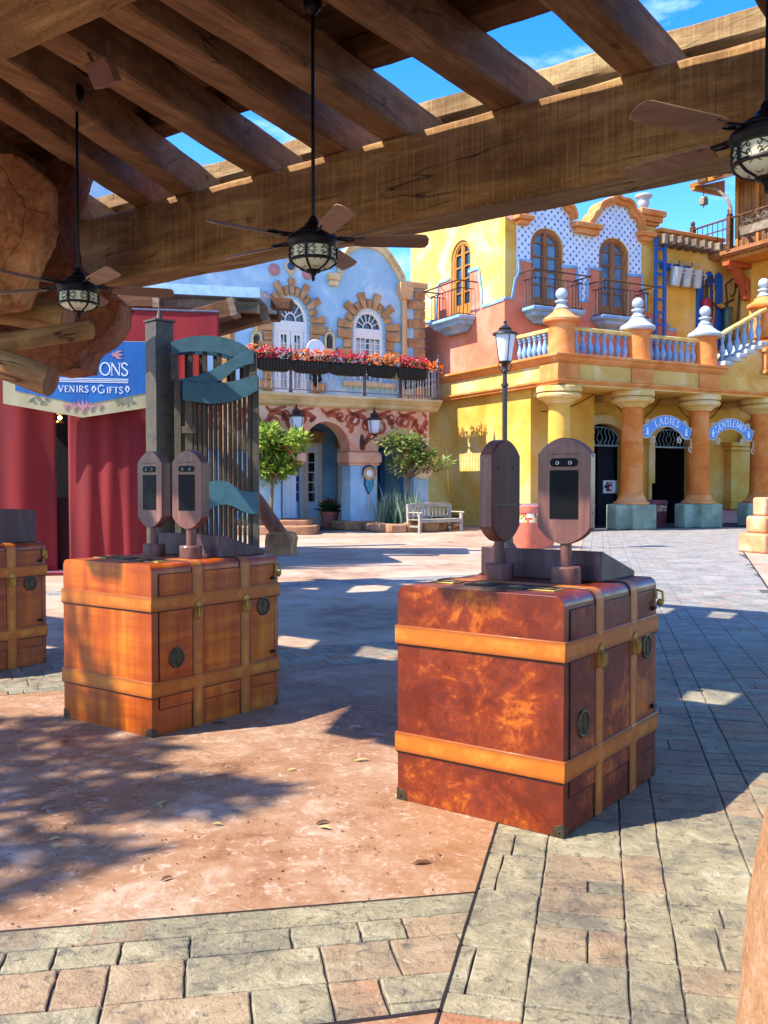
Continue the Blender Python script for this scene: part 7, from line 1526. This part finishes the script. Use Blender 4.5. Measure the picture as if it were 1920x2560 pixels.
# little stone pedestal at right
g = G(1912, 1384); t = thing('stone_pedestal', 'stacked peach coloured stone blocks at the right edge of the plaza', 'pedestal', (g.x + .15, g.y + .4, 0), .4)
for z0, z1, w in ((0, .46, .42), (.463, .86, .30), (.863, 1.3, .2)): mb = MB(); mb.box(-w, w, -w, w, z0, z1); mb.build('block', M['peach_rock'], t, .06, seg=3)
# ------------------------------------------------------------------ plants
def leaves(mb, n, c, rad, size, rnd, flat=.75, hollow=.35, clump=None):
    cl = clump or [(Vector(c), Vector(rad))]
    for i in range(n):
        cc, rr_ = rnd.choice(cl)
        while True:
            d = Vector((rnd.uniform(-1, 1), rnd.uniform(-1, 1), rnd.uniform(-1, 1)))
            if hollow < d.length < 1: break
        p = cc + Vector((d.x * rr_.x, d.y * rr_.y, d.z * rr_.z)); o = Vector((d.x + rnd.uniform(-.7, .7), d.y + rnd.uniform(-.7, .7), d.z * .4 + rnd.uniform(-.5, .6))).normalized(); s = size * rnd.uniform(.6, 1.25)
        e = o.cross(Vector((rnd.uniform(-.4, .4), rnd.uniform(-.4, .4), 1))).normalized() * s * .22; m_ = p + o * s * .5 + Vector((0, 0, -.04 * s)); mb.add([p, m_ + e, p + o * s, m_ - e], [(0, 1, 2, 3)])
def bush_tree(label, base, crown, rad, n, size, mat, seed, clumps=9, blooms=0):
    rnd = random.Random(seed); t = thing('shrub_tree', label, 'tree', base, 0, 'small leafy trees in front of the blue building')
    c = Vector(crown); cl = []
    for i in range(clumps):
        a = rnd.uniform(0, 6.28); q = rnd.uniform(.25, .8); zz = rnd.uniform(-.75, .8); cl.append((c + Vector((rad[0] * q * math.cos(a), rad[1] * q * math.sin(a), rad[2] * zz)), Vector((rad[0] * rnd.uniform(.28, .45),) * 2 + (rad[2] * rnd.uniform(.22, .36),))))
    mb = MB(); fork = Vector((c.x * .45, c.y * .45, c.z - rad[2] * .95)); mb.tube([(0, 0, 0), (fork.x * .3 + .05, fork.y * .4, fork.z * .5), tuple(fork)], [.075, .06, .055], 8)
    for cc, r_ in cl: mid_ = fork.lerp(cc, .55) + Vector((rnd.uniform(-.1, .1), rnd.uniform(-.1, .1), -.05)); mb.tube([tuple(fork), tuple(mid_), tuple(cc)], [.045, .028, .01], 6)
    mb.build('trunk', M['bark'], t)
    mb = MB(); leaves(mb, n, None, None, size, rnd, clump=cl, hollow=.1); mb.build('crown', M[mat], t, smooth=0)
    if blooms: mb = MB(); flowers(mb, blooms, c.x - rad[0], c.x + rad[0], c.y - rad[1], c.y + rad[1], c.z, c.z + rad[2], .07, rnd); mb.build('blossoms', M['petal_red'], t, smooth=0)
    return t
def pix(u, v, Y): r = ray(u, v); return Vector((0, 0, EYE)) + r * (Y / r.y)
Yt = 30.9; p = pix(672, 1300, Yt); c = pix(692, 1135, Yt); bush_tree('bright green leafy shrub tree beside the gate, left of the big painted arch', (p.x, p.y, 0), (c.x - p.x, 0, c.z), (1.05, .9, .95), 3000, .28, 'leaf_green', 4, 15, 5)
Yt = 33.0; p = pix(1018, 1300, Yt); c = pix(1022, 1140, Yt); bush_tree('sparse olive green shrub tree over the plant bed, right of the blue pillar', (p.x, p.y, 0), (c.x - p.x, 0, c.z), (1.3, .9, .85), 1300, .25, 'leaf_olive', 5, 11, 6)
# snake plants
def blade_plant(mb, x, y, z0, rnd, h):
    for k in range(rnd.randint(4, 7)):
        a = rnd.uniform(0, 6.28); l = h * rnd.uniform(.55, 1.1); w = rnd.uniform(.028, .045); lean = rnd.uniform(.05, .32); tw = rnd.uniform(0, 6.28); dx, dy = math.cos(a), math.sin(a); ex, ey = math.cos(tw) * w, math.sin(tw) * w; vs = []; 
        for i in range(5):
            s = i / 4; ww = (1 - s ** 2.2) * (.7 + .6 * s * (1 - s)); q = (x + dx * (.03 + lean * l * s ** 1.6), y + dy * (.03 + lean * l * s ** 1.6), z0 + l * s); vs += [(q[0] - ex * ww, q[1] - ey * ww, q[2]), (q[0] + ex * ww, q[1] + ey * ww, q[2])]
        mb.add(vs, [[i * 2, i * 2 + 1, i * 2 + 3, i * 2 + 2] for i in range(4)])
rnd = random.Random(31)
for i in range(9):
    u = 952 + i * 11 + rnd.uniform(-4, 4); Y = 32.6 + rnd.uniform(-.1, .9); p = pix(u, 1310, Y); mb = MB()
    for k in range(4): blade_plant(mb, rnd.uniform(-.18, .18), rnd.uniform(-.2, .2), 0, rnd, rnd.uniform(1.1, 1.65))
    o = mb.build('snake_plant', M['leaf_blade'], None, smooth=60); o.location = (p.x, p.y, .18); tag(o, 'grey green spiky snake plant in the stone edged bed beside the bench', 'plant', 'snake plants in the stone edged bed')
for i, (u, v, Y, sc, lab) in enumerate(((1090, 1312, 33.2, .35, 'low leafy ground plant seen through the bench, left one'), (1118, 1310, 33.4, .3, 'low leafy ground plant seen through the bench, right one'))):
    p = pix(u, v, Y); mb = MB(); leaves(mb, 90, (0, 0, .2), (.4, .3, .2), .2, rnd); o = mb.build('ground_plant', M['leaf_dark'], None, smooth=0); o.location = (p.x, p.y, .17); tag(o, lab, 'plant')
p = pix(655, 1330, 30.5); mb = MB()
for k in range(5): blade_plant(mb, rnd.uniform(-.3, .3), rnd.uniform(-.2, .2), 0, rnd, 1.1)
o = mb.build('spiky_plant', M['leaf_blade'], None, smooth=60); o.location = (p.x - .4, p.y, .0); tag(o, 'spiky grey green plant half hidden behind the leaning anchor shank', 'plant')
# potted plant in the porch
q = BF.Z(824, 1314); p = BF.world(BF.xz(824, 1300, 1.6)[0], 1.6, .02)
t = thing('potted_plant', 'terracotta pot of dark leafy orange flowering plant inside the big blue arch', 'potted plant', tuple(p), TH)
ph_ = .62; mb = MB(); mb.lathe([(.24, 0), (.25, .03), (.27, .12), (.29, .13), (.29, .17), (.28, .18), (.32, ph_ - .14), (.35, ph_ - .12), (.36, ph_ - .02), (.34, ph_), (.29, ph_ - .01), (.27, ph_ - .06)], n=28); mb.build('pot', M['terracotta_pot'], t)
mb = MB(); 
for i in range(70):
    a = rnd.uniform(0, 6.28); l = rnd.uniform(.35, .75); el = rnd.uniform(.25, 1.35); d = Vector((math.cos(a) * math.cos(el), math.sin(a) * math.cos(el), math.sin(el))); e = d.cross(Vector((0, 0, 1))).normalized() * .075; b = Vector((0, 0, ph_ - .05)); m1 = b + d * l * .6; tip = b + d * l + Vector((0, 0, -.12)); mb.add([b, m1 + e, tip, m1 - e], [(0, 1, 2, 3)])
mb.build('foliage', M['leaf_dark'], t, smooth=0)
mb = MB()
for dx, h in ((-.28, .95), (.05, .85), (.22, 1.0), (-.1, 1.05)):
    for k in range(5): a = k * 1.3; mb.add([(dx, 0, h - .1), (dx + .05 * math.cos(a), .05 * math.sin(a), h), (dx + .02, 0, h + .14), (dx - .03 * math.cos(a), -.03 * math.sin(a), h)], [(0, 1, 2, 3)])
    mb.tube([(dx * .4, 0, ph_), (dx, 0, h - .08)], .012, 5)
mb.build('flowers', M['bird_flower'], t, smooth=0)
# overhanging tree left of the view, whose leaves dapple the concrete and the orange trunk
rnd = random.Random(77); t = thing('shade_tree', 'leafy tree standing left of the kiosks whose shadow dapples the concrete', 'tree', (-9.6, 1.0, 0))
cl = []
def over(u, v, z):                                # where a branch must hang for its shadow to fall at this spot of the paving
    p = G(u, v); k = z / math.tan(SUN_EL); return Vector((p.x + SDIR.x * k + 9.6, p.y + SDIR.y * k - 1.0, z))
for (u, v, r_) in ((40, 1900, .42), (150, 1935, .36), (60, 1985, .3), (250, 1975, .26), (330, 1990, .22), (420, 1985, .2), (510, 1995, .16), (20, 2110, .28), (100, 1850, .25), (-80, 1830, .3), (-200, 1900, .5), (-250, 2050, .5), (215, 1905, .2), (300, 1870, .16), (-150, 2200, .4), (190, 1820, .2), (270, 1800, .2), (60, 2170, .16)):
    cl.append((over(u, v, rnd.uniform(7.6, 9.0)), Vector((r_, r_ * .8, .35))))
mb = MB(); mb.tube([(0, 0, 0), (.1, .1, 3.0), (.3, .3, 6.0)], [.22, .18, .12], 10)
for cc, r_ in cl: mb.tube([(.3, .3, 6.0), tuple(Vector((.3, .3, 6.0)).lerp(cc, .5) + Vector((0, 0, .25))), tuple(cc)], [.07, .03, .008], 6)
mb.build('trunk', M['bark'], t); mb = MB(); leaves(mb, 850, None, None, .26, rnd, clump=cl, hollow=.02); mb.build('crown', M['leaf_green'], t, smooth=0)
